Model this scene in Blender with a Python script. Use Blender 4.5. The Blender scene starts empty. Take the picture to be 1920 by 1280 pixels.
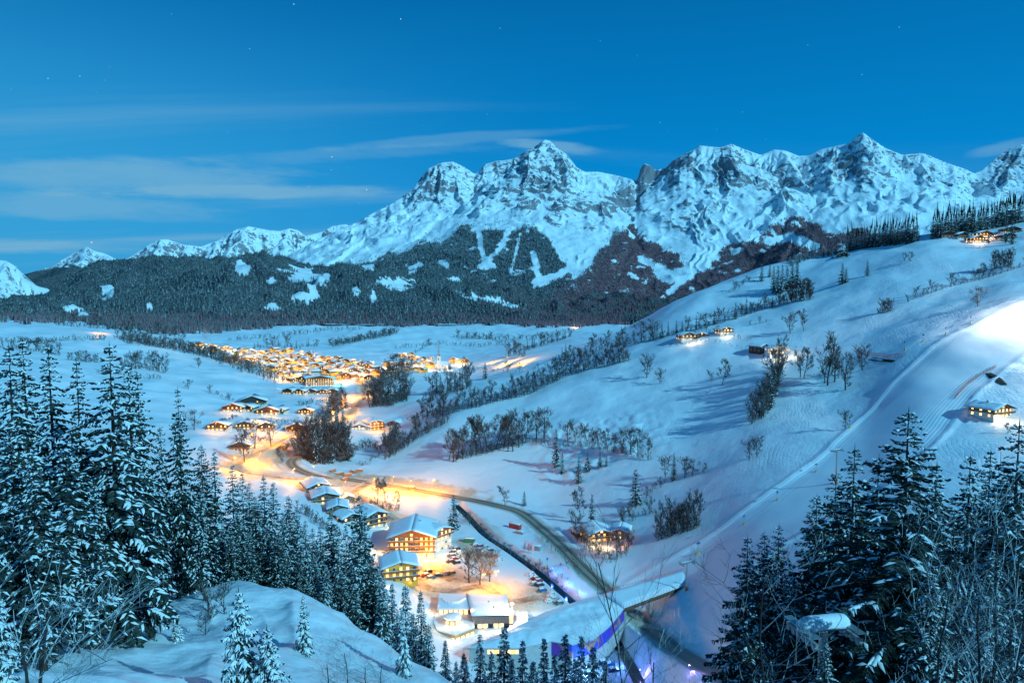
import bpy, bmesh, math, random
import numpy as np
from mathutils import Vector, Matrix
from math import radians, sin, cos, tan, atan, atan2, pi, hypot, log, exp, sqrt
random.seed(7)
rng = np.random.default_rng(11)
sc = bpy.context.scene
COL = sc.collection

# ------------------------------------------------------------------ camera
F = 1300.0                      # focal length in pixels of a 1920 px wide frame
PITCH = math.atan(100.0 / F)    # looking slightly down
cam_data = bpy.data.cameras.new('camera')
cam_data.sensor_width = 36.0
cam_data.lens = F / 1920.0 * 36.0
cam_data.clip_start = 0.5
cam_data.clip_end = 60000.0
cam = bpy.data.objects.new('camera', cam_data)
COL.objects.link(cam)
cam.location = (0, 0, 0)
cam.rotation_euler = (pi / 2 - PITCH, 0, 0)
sc.camera = cam

# ------------------------------------------------------------------ render / exposure
sc.view_settings.view_transform = 'Standard'
sc.view_settings.look = 'None'
sc.view_settings.exposure = 0.0
sc.view_settings.gamma = 1.0
sc.view_settings.use_curve_mapping = False
sc.render.engine = 'CYCLES'
sc.cycles.use_denoising = True
try:
    sc.cycles.denoiser = 'OPENIMAGEDENOISE'
except Exception:
    pass
sc.cycles.max_bounces = 5
sc.cycles.diffuse_bounces = 3
sc.cycles.glossy_bounces = 2
sc.cycles.transparent_max_bounces = 4
sc.cycles.sample_clamp_indirect = 4.0
sc.cycles.caustics_reflective = False
sc.cycles.caustics_refractive = False
try:
    sc.cycles.use_light_tree = True
except Exception:
    pass

# ------------------------------------------------------------------ moon (the one far lamp)
moon = bpy.data.lights.new('moonlight', 'SUN')
moon.energy = 3.95
moon.angle = radians(0.5)
moon.color = (0.235, 0.70, 0.93)
moon_ob = bpy.data.objects.new('moonlight', moon)
COL.objects.link(moon_ob)
MOON_DIR = Vector((0.82, -0.57, 0.0)).normalized()
MOON_EL = radians(31)
_d = Vector((MOON_DIR.x * cos(MOON_EL), MOON_DIR.y * cos(MOON_EL), sin(MOON_EL)))
moon_ob.rotation_euler = _d.to_track_quat('Z', 'Y').to_euler()

# ------------------------------------------------------------------ node helpers
def newmat(name):
    m = bpy.data.materials.new(name)
    m.use_nodes = True
    nt = m.node_tree
    nt.nodes.clear()
    return m, nt

class NT:
    def __init__(s, nt): s.nt = nt
    def n(s, t, **k):
        nd = s.nt.nodes.new(t)
        for a, b in k.items(): setattr(nd, a, b)
        return nd
    def link(s, a, b): s.nt.links.new(a, b)
    def setin(s, nd, i, v):
        if v is None: return
        if isinstance(v, bpy.types.NodeSocket): s.link(v, nd.inputs[i])
        else: nd.inputs[i].default_value = v
    def math(s, op, a, b=None, c=None, clamp=False):
        nd = s.n('ShaderNodeMath', operation=op); nd.use_clamp = clamp
        s.setin(nd, 0, a); s.setin(nd, 1, b); s.setin(nd, 2, c)
        return nd.outputs[0]
    def vmath(s, op, a, b=None, c=None):
        nd = s.n('ShaderNodeVectorMath', operation=op)
        s.setin(nd, 0, a); s.setin(nd, 1, b); s.setin(nd, 2, c)
        return nd.outputs['Value'] if op in ('LENGTH', 'DOT_PRODUCT', 'DISTANCE') else nd.outputs[0]
    def scale(s, v, k):
        nd = s.n('ShaderNodeVectorMath', operation='MULTIPLY')
        s.setin(nd, 0, v); nd.inputs[1].default_value = k if hasattr(k, '__len__') else (k, k, k)
        return nd.outputs[0]
    def mix(s, f, a, b, mode='MIX'):
        nd = s.n('ShaderNodeMix', data_type='RGBA'); nd.blend_type = mode; nd.clamp_factor = True
        s.setin(nd, 0, f); s.setin(nd, 6, a); s.setin(nd, 7, b)
        return nd.outputs[2]
    def noise(s, vec, scale, detail=3, rough=0.5, dist=0.0, out='Fac'):
        nd = s.n('ShaderNodeTexNoise'); s.setin(nd, 'Vector', vec)
        nd.inputs['Scale'].default_value = scale; nd.inputs['Detail'].default_value = detail
        nd.inputs['Roughness'].default_value = rough; nd.inputs['Distortion'].default_value = dist
        return nd.outputs[out]
    def rng(s, v, a, b, c=0.0, d=1.0, smooth=True):
        nd = s.n('ShaderNodeMapRange'); nd.interpolation_type = 'SMOOTHSTEP' if smooth else 'LINEAR'
        s.setin(nd, 0, v); nd.inputs[1].default_value = a; nd.inputs[2].default_value = b
        nd.inputs[3].default_value = c; nd.inputs[4].default_value = d
        return nd.outputs[0]
    def bump(s, h, strength, dist, normal=None):
        nd = s.n('ShaderNodeBump'); nd.inputs['Strength'].default_value = strength
        nd.inputs['Distance'].default_value = dist
        s.link(h, nd.inputs['Height'])
        if normal is not None: s.link(normal, nd.inputs['Normal'])
        return nd.outputs[0]
    def attr(s, name, out='Fac'):
        nd = s.n('ShaderNodeAttribute'); nd.attribute_name = name
        return nd.outputs[out]
    def pos(s):
        return s.n('ShaderNodeNewGeometry').outputs['Position']
    def bsdf(s, col, rough=0.6, spec=0.3, normal=None, metal=0.0, emit=None, emit_s=0.0):
        b = s.n('ShaderNodeBsdfPrincipled')
        s.setin(b, 'Base Color', col); s.setin(b, 'Roughness', rough)
        b.inputs['Specular IOR Level'].default_value = spec
        b.inputs['Metallic'].default_value = metal
        if normal is not None: s.link(normal, b.inputs['Normal'])
        if emit is not None:
            s.setin(b, 'Emission Color', emit); s.setin(b, 'Emission Strength', emit_s)
        o = s.n('ShaderNodeOutputMaterial'); s.link(b.outputs[0], o.inputs[0])
        return b

def c4(r, g, b): return (r, g, b, 1.0)

_mats = {}
def simple(name, col, rough=0.7, spec=0.25, var=0.15, scale=1.5, bump=0.0, metal=0.0):
    """plain paint / timber / plaster with a little grain and wear"""
    if name in _mats: return _mats[name]
    m, nt = newmat(name); s = NT(nt)
    tc = s.n('ShaderNodeTexCoord').outputs['Object']
    nz = s.noise(tc, scale, 5, 0.6)
    f = s.rng(nz, 0.3, 0.7, 1 - var, 1 + var)
    c = s.mix(1.0, c4(*col), None, 'MULTIPLY')
    nd = c.node; comb = s.n('ShaderNodeCombineColor')
    for i in range(3): s.link(f, comb.inputs[i])
    s.link(comb.outputs[0], nd.inputs[7])
    nrm = s.bump(s.noise(tc, scale * 4, 4), bump, 0.05) if bump else None
    s.bsdf(c, rough, spec, nrm, metal)
    _mats[name] = m
    return m

def glow(name, col, strength, base=(0.3, 0.25, 0.15)):
    if name in _mats: return _mats[name]
    m, nt = newmat(name); s = NT(nt)
    tc = s.n('ShaderNodeTexCoord').outputs['Object']
    v = s.rng(s.noise(tc, 1.3, 2), 0.25, 0.75, strength * 0.45, strength * 1.4)
    s.bsdf(c4(*base), 0.4, 0.4, None, 0.0, c4(*col), v)
    _mats[name] = m
    return m

# ------------------------------------------------------------------ world: night sky with thin cloud and stars
w = bpy.data.worlds.new("World"); sc.world = w; w.use_nodes = True
wt = w.node_tree; wt.nodes.clear(); s = NT(wt)
vec = s.n('ShaderNodeTexCoord').outputs['Generated']
sep = s.n('ShaderNodeSeparateXYZ'); s.link(vec, sep.inputs[0])
ramp = s.n('ShaderNodeValToRGB'); cr = ramp.color_ramp
cr.elements[0].position = 0.0;  cr.elements[0].color = c4(0.05, 0.30, 0.60)
cr.elements[1].position = 1.0;  cr.elements[1].color = c4(0.001, 0.07, 0.26)
for p_, c_ in ((0.07, (0.008, 0.25, 0.62)), (0.17, (0.001, 0.215, 0.56)), (0.27, (0.0008, 0.172, 0.47)), (0.38, (0.0008, 0.13, 0.37))):
    e = cr.elements.new(p_); e.color = c4(*c_)
s.link(sep.outputs[2], ramp.inputs[0])
skyc = ramp.outputs[0]
# brightening to the left, near the horizon (afterglow over the valley mouth)
lef = s.rng(sep.outputs[0], 0.15, -0.65, 0.0, 1.0)
skyc = s.mix(s.math('MULTIPLY', lef, s.rng(sep.outputs[2], 0.42, 0.05)), skyc, c4(0.035, 0.32, 0.62))
# planar projection for thin high cloud
zz = s.math('ADD', s.math('MAXIMUM', sep.outputs[2], 0.0), 0.09)
cx = s.math('DIVIDE', sep.outputs[0], zz); cy = s.math('DIVIDE', sep.outputs[1], zz)
cv = s.n('ShaderNodeCombineXYZ'); s.link(cx, cv.inputs[0]); s.link(cy, cv.inputs[1])
mp = s.n('ShaderNodeMapping'); s.link(cv.outputs[0], mp.inputs[0])
mp.inputs['Rotation'].default_value = (0, 0, radians(-14)); mp.inputs['Scale'].default_value = (0.16, 0.85, 1)
cl = s.noise(mp.outputs[0], 1.15, 7, 0.56, 0.35)
wisp = s.rng(cl, 0.47, 0.74, 0.0, 1.0)
msk = s.math('MULTIPLY', s.rng(sep.outputs[0], 0.42, -0.35, 0.12, 1.0), s.rng(sep.outputs[2], 0.0, 0.06))
wisp = s.math('MULTIPLY', s.math('MULTIPLY', wisp, msk), s.rng(sep.outputs[2], 0.30, 0.12, 0.25, 0.75))
# a few long lens-shaped clouds, each an ellipse on the sky sphere with ragged edges
wn = s.noise(s.scale(vec, (5, 5, 26)), 1.6, 6, 0.62)
def lens(px, py, hw, hh, tilt, amount):
    global wisp
    d = Vector(((px - 960) / F, (640 - py) / F, -1.0)); d.normalize()
    R = Matrix.Rotation(pi / 2 - PITCH, 3, 'X'); dw = R @ d
    right = Vector((dw.y, -dw.x, 0)).normalized(); up = right.cross(dw).normalized()
    a = radians(tilt); r2 = right * cos(a) + up * sin(a); u2 = up * cos(a) - right * sin(a)
    X = s.math('DIVIDE', s.math('SUBTRACT', s.vmath('DOT_PRODUCT', vec, tuple(r2)), dw.dot(r2)), hw / F)
    Y = s.math('DIVIDE', s.math('SUBTRACT', s.vmath('DOT_PRODUCT', vec, tuple(u2)), dw.dot(u2)), hh / F)
    q = s.math('ADD', s.math('MULTIPLY', X, X), s.math('MULTIPLY', Y, Y))
    q = s.math('ADD', q, s.math('MULTIPLY', s.math('SUBTRACT', wn, 0.5), 2.2))
    wisp = s.math('ADD', wisp, s.rng(q, 1.0, 0.0, 0.0, amount))
lens(500, 360, 270, 14, 3.0, 0.75)
lens(250, 330, 300, 34, 4.0, 0.65)
lens(120, 385, 300, 26, 0.0, 0.55)
lens(850, 262, 330, 12, 5.0, 0.30)
lens(640, 290, 330, 16, 5.0, 0.28)
lens(1040, 276, 110, 14, -6.0, 0.6)
lens(1885, 276, 60, 12, 8.0, 0.4)
lens(60, 460, 160, 14, 0.0, 0.45)
skyc = s.mix(s.math('MINIMUM', wisp, 0.85), skyc, c4(0.16, 0.40, 0.60))
# stars
vo = s.n('ShaderNodeTexVoronoi'); s.link(vec, vo.inputs['Vector']); vo.inputs['Scale'].default_value = 70
sepc = s.n('ShaderNodeSeparateColor'); s.link(vo.outputs['Color'], sepc.inputs[0])
rad = s.math('MULTIPLY', s.math('POWER', sepc.outputs[0], 5.0), 0.042)
star = s.math('MULTIPLY', s.math('LESS_THAN', vo.outputs['Distance'], s.math('ADD', rad, 0.018)), s.math('GREATER_THAN', sepc.outputs[1], 0.6))
skyc = s.mix(s.math('MULTIPLY', star, 0.75), skyc, c4(0.75, 0.95, 1.0))
bg = s.n('ShaderNodeBackground'); s.link(skyc, bg.inputs[0]); bg.inputs[1].default_value = 1.1
wo = s.n('ShaderNodeOutputWorld'); s.link(bg.outputs[0], wo.inputs[0])

# ------------------------------------------------------------------ view maths (used to survey where things stand)
CP, SP = cos(PITCH), sin(PITCH)
def ray(px, py):
    a = (px - 960.0) / F; b = (640.0 - py) / F
    # camera right = +x, up = (0, SP, CP), forward = (0, CP, -SP)
    return (a, CP + b * SP, -SP + b * CP)
def slope_of(px, py):
    d = ray(px, py); h = hypot(d[0], d[1])
    return atan2(d[0], d[1]), d[2] / h
def at_r(px, py, r):
    az, t = slope_of(px, py)
    return Vector((r * sin(az), r * cos(az), t * r))
def onz(px, py, z):
    d = ray(px, py); k = z / d[2]
    return Vector((d[0] * k, d[1] * k, z))

# ------------------------------------------------------------------ numpy noise
def _hash(ix, iy, seed):
    h = (ix.astype(np.int64) * 374761393 + iy.astype(np.int64) * 668265263 + seed * 1274126177) & 0xFFFFFFFF
    h = ((h ^ (h >> 13)) * 1274126177) & 0xFFFFFFFF
    h = h ^ (h >> 16)
    return h
def gnoise(x, y, seed=0):
    x = np.asarray(x, float); y = np.asarray(y, float)
    ix = np.floor(x); iy = np.floor(y); fx = x - ix; fy = y - iy
    ix = ix.astype(np.int64); iy = iy.astype(np.int64)
    u = fx * fx * fx * (fx * (fx * 6 - 15) + 10); v = fy * fy * fy * (fy * (fy * 6 - 15) + 10)
    def g(a, b, dx, dy):
        h = (_hash(a, b, seed) & 1023) * (2 * pi / 1024.0)
        return np.cos(h) * dx + np.sin(h) * dy
    n00 = g(ix, iy, fx, fy); n10 = g(ix + 1, iy, fx - 1, fy)
    n01 = g(ix, iy + 1, fx, fy - 1); n11 = g(ix + 1, iy + 1, fx - 1, fy - 1)
    return ((n00 * (1 - u) + n10 * u) * (1 - v) + (n01 * (1 - u) + n11 * u) * v) * 1.5
def fbm(x, y, octv=4, seed=0, gain=0.5):
    a = 1.0; t = 0; f = 1.0
    for o in range(octv):
        t = t + a * gnoise(x * f, y * f, seed + o * 17); a *= gain; f *= 2.03
    return t
def ridged(x, y, octv=4, seed=0, gain=0.5):
    a = 1.0; t = 0; f = 1.0; wgt = 1.0
    for o in range(octv):
        n = 1 - np.abs(gnoise(x * f, y * f, seed + o * 31)) * 1.6
        n = n * n * wgt; wgt = np.clip(n * 1.4, 0, 1)
        t = t + a * n; a *= gain; f *= 2.1
    return t
def sstep(x, a, b):
    t = np.clip((x - a) / (b - a), 0, 1); return t * t * (3 - 2 * t)
def pchip(x, y, xi):
    """monotone cubic through (x, y); y may be (n,) or (n, m)"""
    x = np.asarray(x, float); y = np.asarray(y, float)
    if y.ndim == 1: y = y[:, None]; flat = True
    else: flat = False
    h = np.diff(x)[:, None]; d = np.diff(y, axis=0) / h
    m = np.zeros_like(y)
    w1 = 2 * h[1:] + h[:-1]; w2 = h[1:] + 2 * h[:-1]
    with np.errstate(divide='ignore', invalid='ignore'):
        hm = (w1 + w2) / (w1 / d[:-1] + w2 / d[1:])
    m[1:-1] = np.where(d[:-1] * d[1:] > 0, hm, 0.0)
    m[0] = d[0]; m[-1] = d[-1]
    xi = np.clip(np.asarray(xi, float), x[0], x[-1])
    k = np.clip(np.searchsorted(x, xi) - 1, 0, len(x) - 2)
    t = ((xi - x[k]) / h[k, 0])[:, None]; hk = h[k]
    t2 = t * t; t3 = t2 * t
    out = (2 * t3 - 3 * t2 + 1) * y[k] + (t3 - 2 * t2 + t) * hk * m[k] + (-2 * t3 + 3 * t2) * y[k + 1] + (t3 - t2) * hk * m[k + 1]
    return out[:, 0] if flat else out
# ------------------------------------------------------------------ the near land: surveyed profiles
# for each bearing: (height in the view, distance in metres) from the camera's slope out to the far valley
far_mid = [(600, 3400)]
PROF = {
 -600: [(1400, 25), (1280, 42), (1200, 60), (1140, 90), (1120, 130), (1080, 200), (960, 350), (860, 500), (770, 700), (705, 900), (640, 1300), (600, 1700), (598, 2200), (590, 3000), (585, 3400)],
 0: [(1400, 25), (1285, 42), (1215, 60), (1150, 90), (1130, 130), (1090, 200), (960, 350), (860, 500), (765, 700), (700, 900), (645, 1300), (612, 1700), (611, 2200), (603, 3000), (596, 3400)],
 200: [(1420, 25), (1300, 42), (1228, 60), (1155, 85), (1130, 120), (1090, 200), (960, 350), (870, 500), (780, 700), (718, 900), (674, 1200), (642, 1500), (626, 1700), (626, 2100), (606, 3000), (598, 3400)],
 420: [(1420, 30), (1305, 45), (1185, 70), (1092, 92), (1115, 105), (1180, 140), (1150, 200), (1060, 300), (930, 450), (840, 600), (785, 750), (745, 900), (712, 1100), (690, 1300), (686, 1500), (668, 1800), (650, 2200), (634, 2600), (619, 3000), (600, 3400)],
 560: [(1430, 30), (1325, 45), (1215, 65), (1112, 90), (1135, 100), (1200, 140), (1160, 200), (1060, 300), (965, 420), (905, 520), (860, 600), (816, 700), (772, 850), (736, 1050), (708, 1300), (677, 1700), (651, 2200), (631, 2700), (608, 3200), (600, 3400)],
 700: [(1450, 30), (1355, 45), (1270, 60), (1192, 80), (1240, 95), (1265, 140), (1210, 200), (1140, 270), (1085, 340), (1027, 400), (973, 450), (932, 500), (898, 550), (866, 600), (825, 700), (775, 850), (742, 1000), (712, 1200), (690, 1500), (665, 1900), (640, 2400), (622, 2800), (603, 3400)],
 850: [(1480, 30), (1375, 50), (1278, 70), (1325, 85), (1390, 140), (1310, 200), (1240, 260), (1190, 300), (1097, 350), (1027, 400), (975, 450), (938, 490), (905, 530), (860, 570), (815, 620), (778, 670), (752, 730), (738, 820), (722, 1000), (706, 1300), (688, 1600), (668, 2000), (642, 2500), (614, 3000), (604, 3400)],
 1000: [(1500, 30), (1450, 60), (1420, 140), (1340, 200), (1262, 270), (1190, 300), (1097, 350), (1030, 400), (985, 440), (955, 475), (905, 515), (855, 555), (805, 600), (768, 645), (735, 700), (714, 770), (704, 860), (690, 960), (676, 1100), (670, 1250), (662, 1500), (652, 1900), (636, 2400), (614, 3000), (605, 3400)],
 1150: [(1500, 30), (1450, 60), (1420, 140), (1340, 200), (1262, 270), (1180, 312), (1105, 348), (1050, 382), (1000, 420), (945, 460), (880, 505), (830, 545), (785, 590), (742, 640), (703, 700), (670, 780), (648, 860), (630, 1000), (634, 1200), (630, 1600), (624, 2200), (612, 3000), (604, 3400)],
 1300: [(1500, 30), (1450, 60), (1420, 140), (1330, 200), (1270, 250), (1215, 282), (1130, 322), (1055, 362), (990, 402), (930, 442), (880, 482), (835, 522), (790, 562), (748, 604), (705, 652), (668, 702), (630, 762), (594, 822), (565, 880), (544, 940), (560, 1060), (600, 1300), (620, 1800), (612, 2500), (604, 3400)],
 1450: [(1480, 30), (1400, 60), (1380, 100), (1370, 150), (1290, 200), (1200, 250), (1110, 300), (1040, 340), (980, 380), (910, 430), (850, 480), (795, 530), (745, 580), (700, 630), (660, 680), (620, 740), (583, 800), (548, 870), (518, 940), (496, 1000), (510, 1100), (570, 1400), (610, 2000), (604, 3400)],
 1600: [(1450, 30), (1380, 60), (1340, 100), (1310, 150), (1220, 200), (1120, 250), (1030, 300), (960, 350), (895, 400), (835, 450), (780, 500), (735, 550), (690, 600), (650, 650), (610, 700), (560, 770), (515, 850), (482, 930), (463, 1000), (475, 1100), (550, 1400), (605, 2000), (604, 3400)],
 1750: [(1420, 30), (1380, 60), (1340, 100), (1290, 150), (1200, 200), (1105, 250), (1010, 300), (920, 350), (840, 400), (770, 450), (712, 500), (658, 560), (614, 630), (564, 715), (512, 800), (474, 870), (450, 930), (437, 980), (450, 1080), (530, 1400), (600, 2000), (604, 3400)],
 1920: [(1420, 30), (1390, 60), (1340, 100), (1280, 150), (1185, 200), (1085, 250), (990, 300), (902, 350), (822, 400), (745, 455), (686, 505), (636, 550), (596, 600), (566, 660), (532, 730), (496, 805), (462, 875), (434, 945), (416, 1010), (430, 1150), (510, 1400), (600, 2000), (604, 3400)],
 2500: [(1450, 30), (1420, 60), (1370, 100), (1310, 150), (1210, 200), (1110, 250), (1015, 300), (925, 350), (845, 400), (768, 455), (710, 505), (660, 550), (620, 600), (588, 660), (556, 730), (520, 805), (488, 875), (462, 945), (445, 1010), (460, 1150), (530, 1400), (600, 2000), (604, 3400)],
}
AZ0, AZ1 = radians(-44), radians(44)
NA = 760
NR = 660
R0, R1 = 7.0, 3250.0
# radial spacing: finer between 250 m and 900 m where roads and houses stand
_t = np.linspace(0, 1, 4001); _lr = np.log(R0) + _t * (np.log(R1) - np.log(R0))
_dens = 0.45 + 1.0 * np.exp(-((_lr - np.log(430)) / 0.55) ** 2) + 0.35 * np.exp(-((_lr - np.log(1200)) / 0.6) ** 2) + 0.25 * np.exp(-((_lr - np.log(80)) / 0.5) ** 2)
_cum = np.concatenate([[0], np.cumsum((_dens[1:] + _dens[:-1]) / 2)]); _cum /= _cum[-1]
LR = np.interp(np.linspace(0, 1, NR), _cum, _lr)
RG = np.exp(LR)
_ta = np.linspace(-1, 1, NA)
AZ = _ta * radians(44)
# ease the fall of the right-hand slope towards the valley
for _c, _k in ((1300, .975), (1450, .945), (1600, 1.0), (1750, 1.04), (1920, 1.08), (2500, 1.13)):
    _p = PROF[_c]; _q = []
    for py_, r_0 in _p:
        wgt = max(0.0, min(1.0, (r_0 - 120) / 80.0)) * max(0.0, min(1.0, (700 - r_0) / 200.0))
        _q.append((py_, r_0 * (1 + (_k - 1) * wgt)))
    PROF[_c] = _q
cols = sorted(PROF)
col_az = []; Ecol = []
for c in cols:
    az, _ = slope_of(c, 720); col_az.append(az)
    lr = [math.log(r) for _, r in PROF[c]]
    tt = [slope_of(c, py)[1] for py, _ in PROF[c]]
    lr = [math.log(5.0)] + lr; tt = [tt[0] * 1.5] + tt
    Ecol.append(pchip(lr, tt, LR))
Ecol = np.array(Ecol)                       # columns x NR
T = pchip(np.array(col_az), Ecol, AZ)       # NA x NR
# soften the joins between surveyed bearings
def smooth_axis(a, n, ax):
    k = np.array([0.25, 0.5, 0.25])
    for _ in range(n):
        b = np.roll(a, 1, ax); c = np.roll(a, -1, ax)
        if ax == 0: b[0] = a[0]; c[-1] = a[-1]
        else: b[:, 0] = a[:, 0]; c[:, -1] = a[:, -1]
        a = 0.25 * b + 0.5 * a + 0.25 * c
    return a
T = smooth_axis(T, 120, 0)
T = smooth_axis(T, 3, 1)
A2, R2 = np.meshgrid(AZ, RG, indexing='ij')
X2 = R2 * np.sin(A2); Y2 = R2 * np.cos(A2)
Z2 = T * R2
# rolling relief
amp = np.clip(R2 / 420.0, 0.12, 2.2)
rightside = sstep(X2, 60, 260) * sstep(R2, 380, 480)
valley = sstep(R2, 280, 330) * (1 - sstep(R2, 540, 620)) * (1 - sstep(X2 / R2, 0.05, 0.14)) * sstep(X2 / R2, -0.36, -0.26)
Z2 += fbm(X2 / 95, Y2 / 95, 3, 3) * 2.3 * amp * (1 - 0.9 * valley) * (0.35 + 0.65 * sstep(R2, 140, 400))
Z2 += fbm(X2 / 26, Y2 / 26, 3, 9) * 0.34 * np.clip(R2 / 300, 0.5, 1.2) * (1 - 0.85 * valley)
Z2 += (fbm(X2 / 7, Y2 / 7, 3, 21) * 0.42 + (ridged(X2 / 13 + Y2 / 40, Y2 / 22, 3, 24) - .9) * .55) * (1 - sstep(R2, 90, 220))
Z2 += ridged(X2 / 210 + 3, Y2 / 210, 2, 5) * 3.0 * sstep(R2, 1500, 2200)
# hummocks on the middle slope (old slips behind the young spruces)
hum = sstep(R2, 500, 520) * (1 - sstep(R2, 580, 610)) * sstep(X2 / R2, 0.02, 0.06) * (1 - sstep(X2 / R2, 0.16, 0.24))
Z2 += hum * np.abs(fbm(X2 / 16, Y2 / 16, 2, 77)) * 3.2

def at(px, py, grid=None):
    """where the sight line through (px, py) meets the snow"""
    az, t = slope_of(px, py)
    fa = (az - AZ[0]) / (AZ[-1] - AZ[0]) * (NA - 1)
    i = int(min(max(fa, 0), NA - 2)); k = fa - i
    zc = Z2[i] * (1 - k) + Z2[i + 1] * k
    d = t * RG - zc
    hit = np.nonzero(d <= 0)[0]
    hit = hit[hit > 3]
    if len(hit) == 0: r = RG[-2]
    else:
        j = hit[0]; a, b = d[j - 1], d[j]
        q = a / (a - b) if a > 0 else 0.0
        r = RG[j - 1] + (RG[j] - RG[j - 1]) * q
    return Vector((r * sin(az), r * cos(az), ground_z(r * sin(az), r * cos(az))))
def ground_z(x, y):
    r = hypot(x, y); az = atan2(x, y)
    fa = (az - AZ[0]) / (AZ[-1] - AZ[0]) * (NA - 1)
    i = int(min(max(fa, 0), NA - 2)); k = min(max(fa - i, 0), 1)
    j = int(min(max(np.searchsorted(RG, r) - 1, 0), NR - 2)); q = (r - RG[j]) / (RG[j + 1] - RG[j]); q = min(max(q, 0), 1)
    return float((Z2[i, j] * (1 - k) + Z2[i + 1, j] * k) * (1 - q) + (Z2[i, j + 1] * (1 - k) + Z2[i + 1, j + 1] * k) * q)

def resample(pts, step):
    pts = [Vector(p) for p in pts]
    # Catmull-Rom through the points
    out = []
    n = len(pts)
    for i in range(n - 1):
        p0 = pts[max(i - 1, 0)]; p1 = pts[i]; p2 = pts[i + 1]; p3 = pts[min(i + 2, n - 1)]
        m = max(2, int((p2 - p1).length / step))
        for q in range(m):
            t = q / m
            out.append(0.5 * ((2 * p1) + (-p0 + p2) * t + (2 * p0 - 5 * p1 + 4 * p2 - p3) * t * t + (-p0 + 3 * p1 - 3 * p2 + p3) * t ** 3))
    out.append(pts[-1])
    return out
def path_dist(pts):
    """distance of every ground vertex to the path and the path height there (only near the path)"""
    P = np.array([(p.x, p.y, p.z) for p in pts])
    D = np.full(X2.shape, 1e9); H = np.zeros(X2.shape)
    lo = P.min(0) - 40; hi = P.max(0) + 40
    m = (X2 > lo[0]) & (X2 < hi[0]) & (Y2 > lo[1]) & (Y2 < hi[1])
    xs = X2[m]; ys = Y2[m]; best = np.full(xs.shape, 1e9); hh = np.zeros(xs.shape)
    for a, b in zip(P[:-1], P[1:]):
        dx, dy = b[0] - a[0], b[1] - a[1]; L = dx * dx + dy * dy + 1e-9
        t = np.clip(((xs - a[0]) * dx + (ys - a[1]) * dy) / L, 0, 1)
        d = np.hypot(xs - a[0] - t * dx, ys - a[1] - t * dy)
        c = d < best; best[c] = d[c]; hh[c] = (a[2] + t * (b[2] - a[2]))[c]
    D[m] = best; H[m] = hh
    return D, H
def smooth_path(pts, n=30):
    z = np.array([p.z for p in pts])
    for _ in range(n):
        z[1:-1] = 0.25 * z[:-2] + 0.5 * z[1:-1] + 0.25 * z[2:]
    return [Vector((p.x, p.y, zz)) for p, zz in zip(pts, z)]

# --- roads: surveyed centre lines, bedded into the snow
ROADS = {
 'main_road': dict(w=9.5, px=[(1420, 1310), (1340, 1262), (1262, 1218), (1215, 1180), (1172, 1142), (1140, 1108), (1100, 1072), (1060, 1032), (1020, 995), (975, 962), (920, 945), (860, 932), (790, 921), (720, 910), (650, 900), (600, 893), (560, 880), (545, 866), (560, 853)]),
 'village_road': dict(w=5.5, px=[(850, 1088), (800, 1066), (760, 1062), (800, 1098), (850, 1110), (905, 1100), (955, 1128), (1010, 1118)]),
 'lane': dict(w=4.5, px=[(690, 907), (660, 925), (700, 950), (735, 975)]),
 'valley_lane': dict(w=4.5, px=[(620, 897), (560, 900), (500, 890), (455, 880), (440, 870), (480, 852), (520, 830), (560, 812), (640, 792)]),
 'town_road': dict(w=6.5, px=[(560, 853), (580, 842), (600, 832), (640, 790), (665, 765), (683, 742), (680, 720), (650, 705)]),
}
for nm, R in ROADS.items():
    pts = [at(*p) for p in R['px']]
    pts = smooth_path(resample(pts, 4.0), 60)
    R['pts'] = pts
    D, H = path_dist(pts); R['D'] = D
    k = 1 - sstep(D, R['w'] / 2 + 2.5, R['w'] / 2 + 9)
    Z2 = Z2 * (1 - k) + H * k
    # ploughed banks beside the road
    Z2 += 1.1 * np.exp(-((D - R['w'] / 2 - 2.8) / 1.3) ** 2) * (0.6 + 0.4 * fbm(X2 / 5, Y2 / 5, 2, 4))
# --- the stream in its cut
STREAM = [(855, 940), (880, 965), (915, 1000), (960, 1030), (1005, 1062), (1050, 1098), (1078, 1122), (1120, 1165), (1165, 1215), (1215, 1290)]
spts = smooth_path(resample([at(*p) for p in STREAM], 4.0), 60)
D, H = path_dist(spts)
k = 1 - sstep(D, 1.8, 5.2)
Z2 = Z2 * (1 - k) + (H - 2.8) * k
STREAM_D = D
# --- groomed piste
PISTE = [(2300, 520), (2080, 560), (1930, 602), (1830, 640), (1760, 690), (1705, 770), (1640, 850), (1560, 930), (1470, 985), (1380, 1040), (1300, 1085), (1262, 1102)]
ppts = resample([at(*p) for p in PISTE], 6.0)
_q = np.array([tuple(p) for p in ppts])
for _ in range(160): _q[1:-1] = 0.25 * _q[:-2] + 0.5 * _q[1:-1] + 0.25 * _q[2:]
ppts = [Vector(p) for p in _q]
D, H = path_dist(ppts)
PISTE_W = 34.0
PISTE_MASK = 1 - sstep(D + fbm(X2 / 12, Y2 / 12, 2, 8) * 3, PISTE_W * 0.75, PISTE_W * 0.95)
Z2 += 0.9 * np.exp(-((D - PISTE_W * 0.86) / 2.0) ** 2) * (D < 1e8) * (R2 > 200)
Z2 -= 0.8 * PISTE_MASK * (R2 > 330)
# coordinate across the piste for the groomer's corduroy
PISTE_D = np.where(D < 1e8, D, 0)

Z2 = Z2.astype(float)

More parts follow.
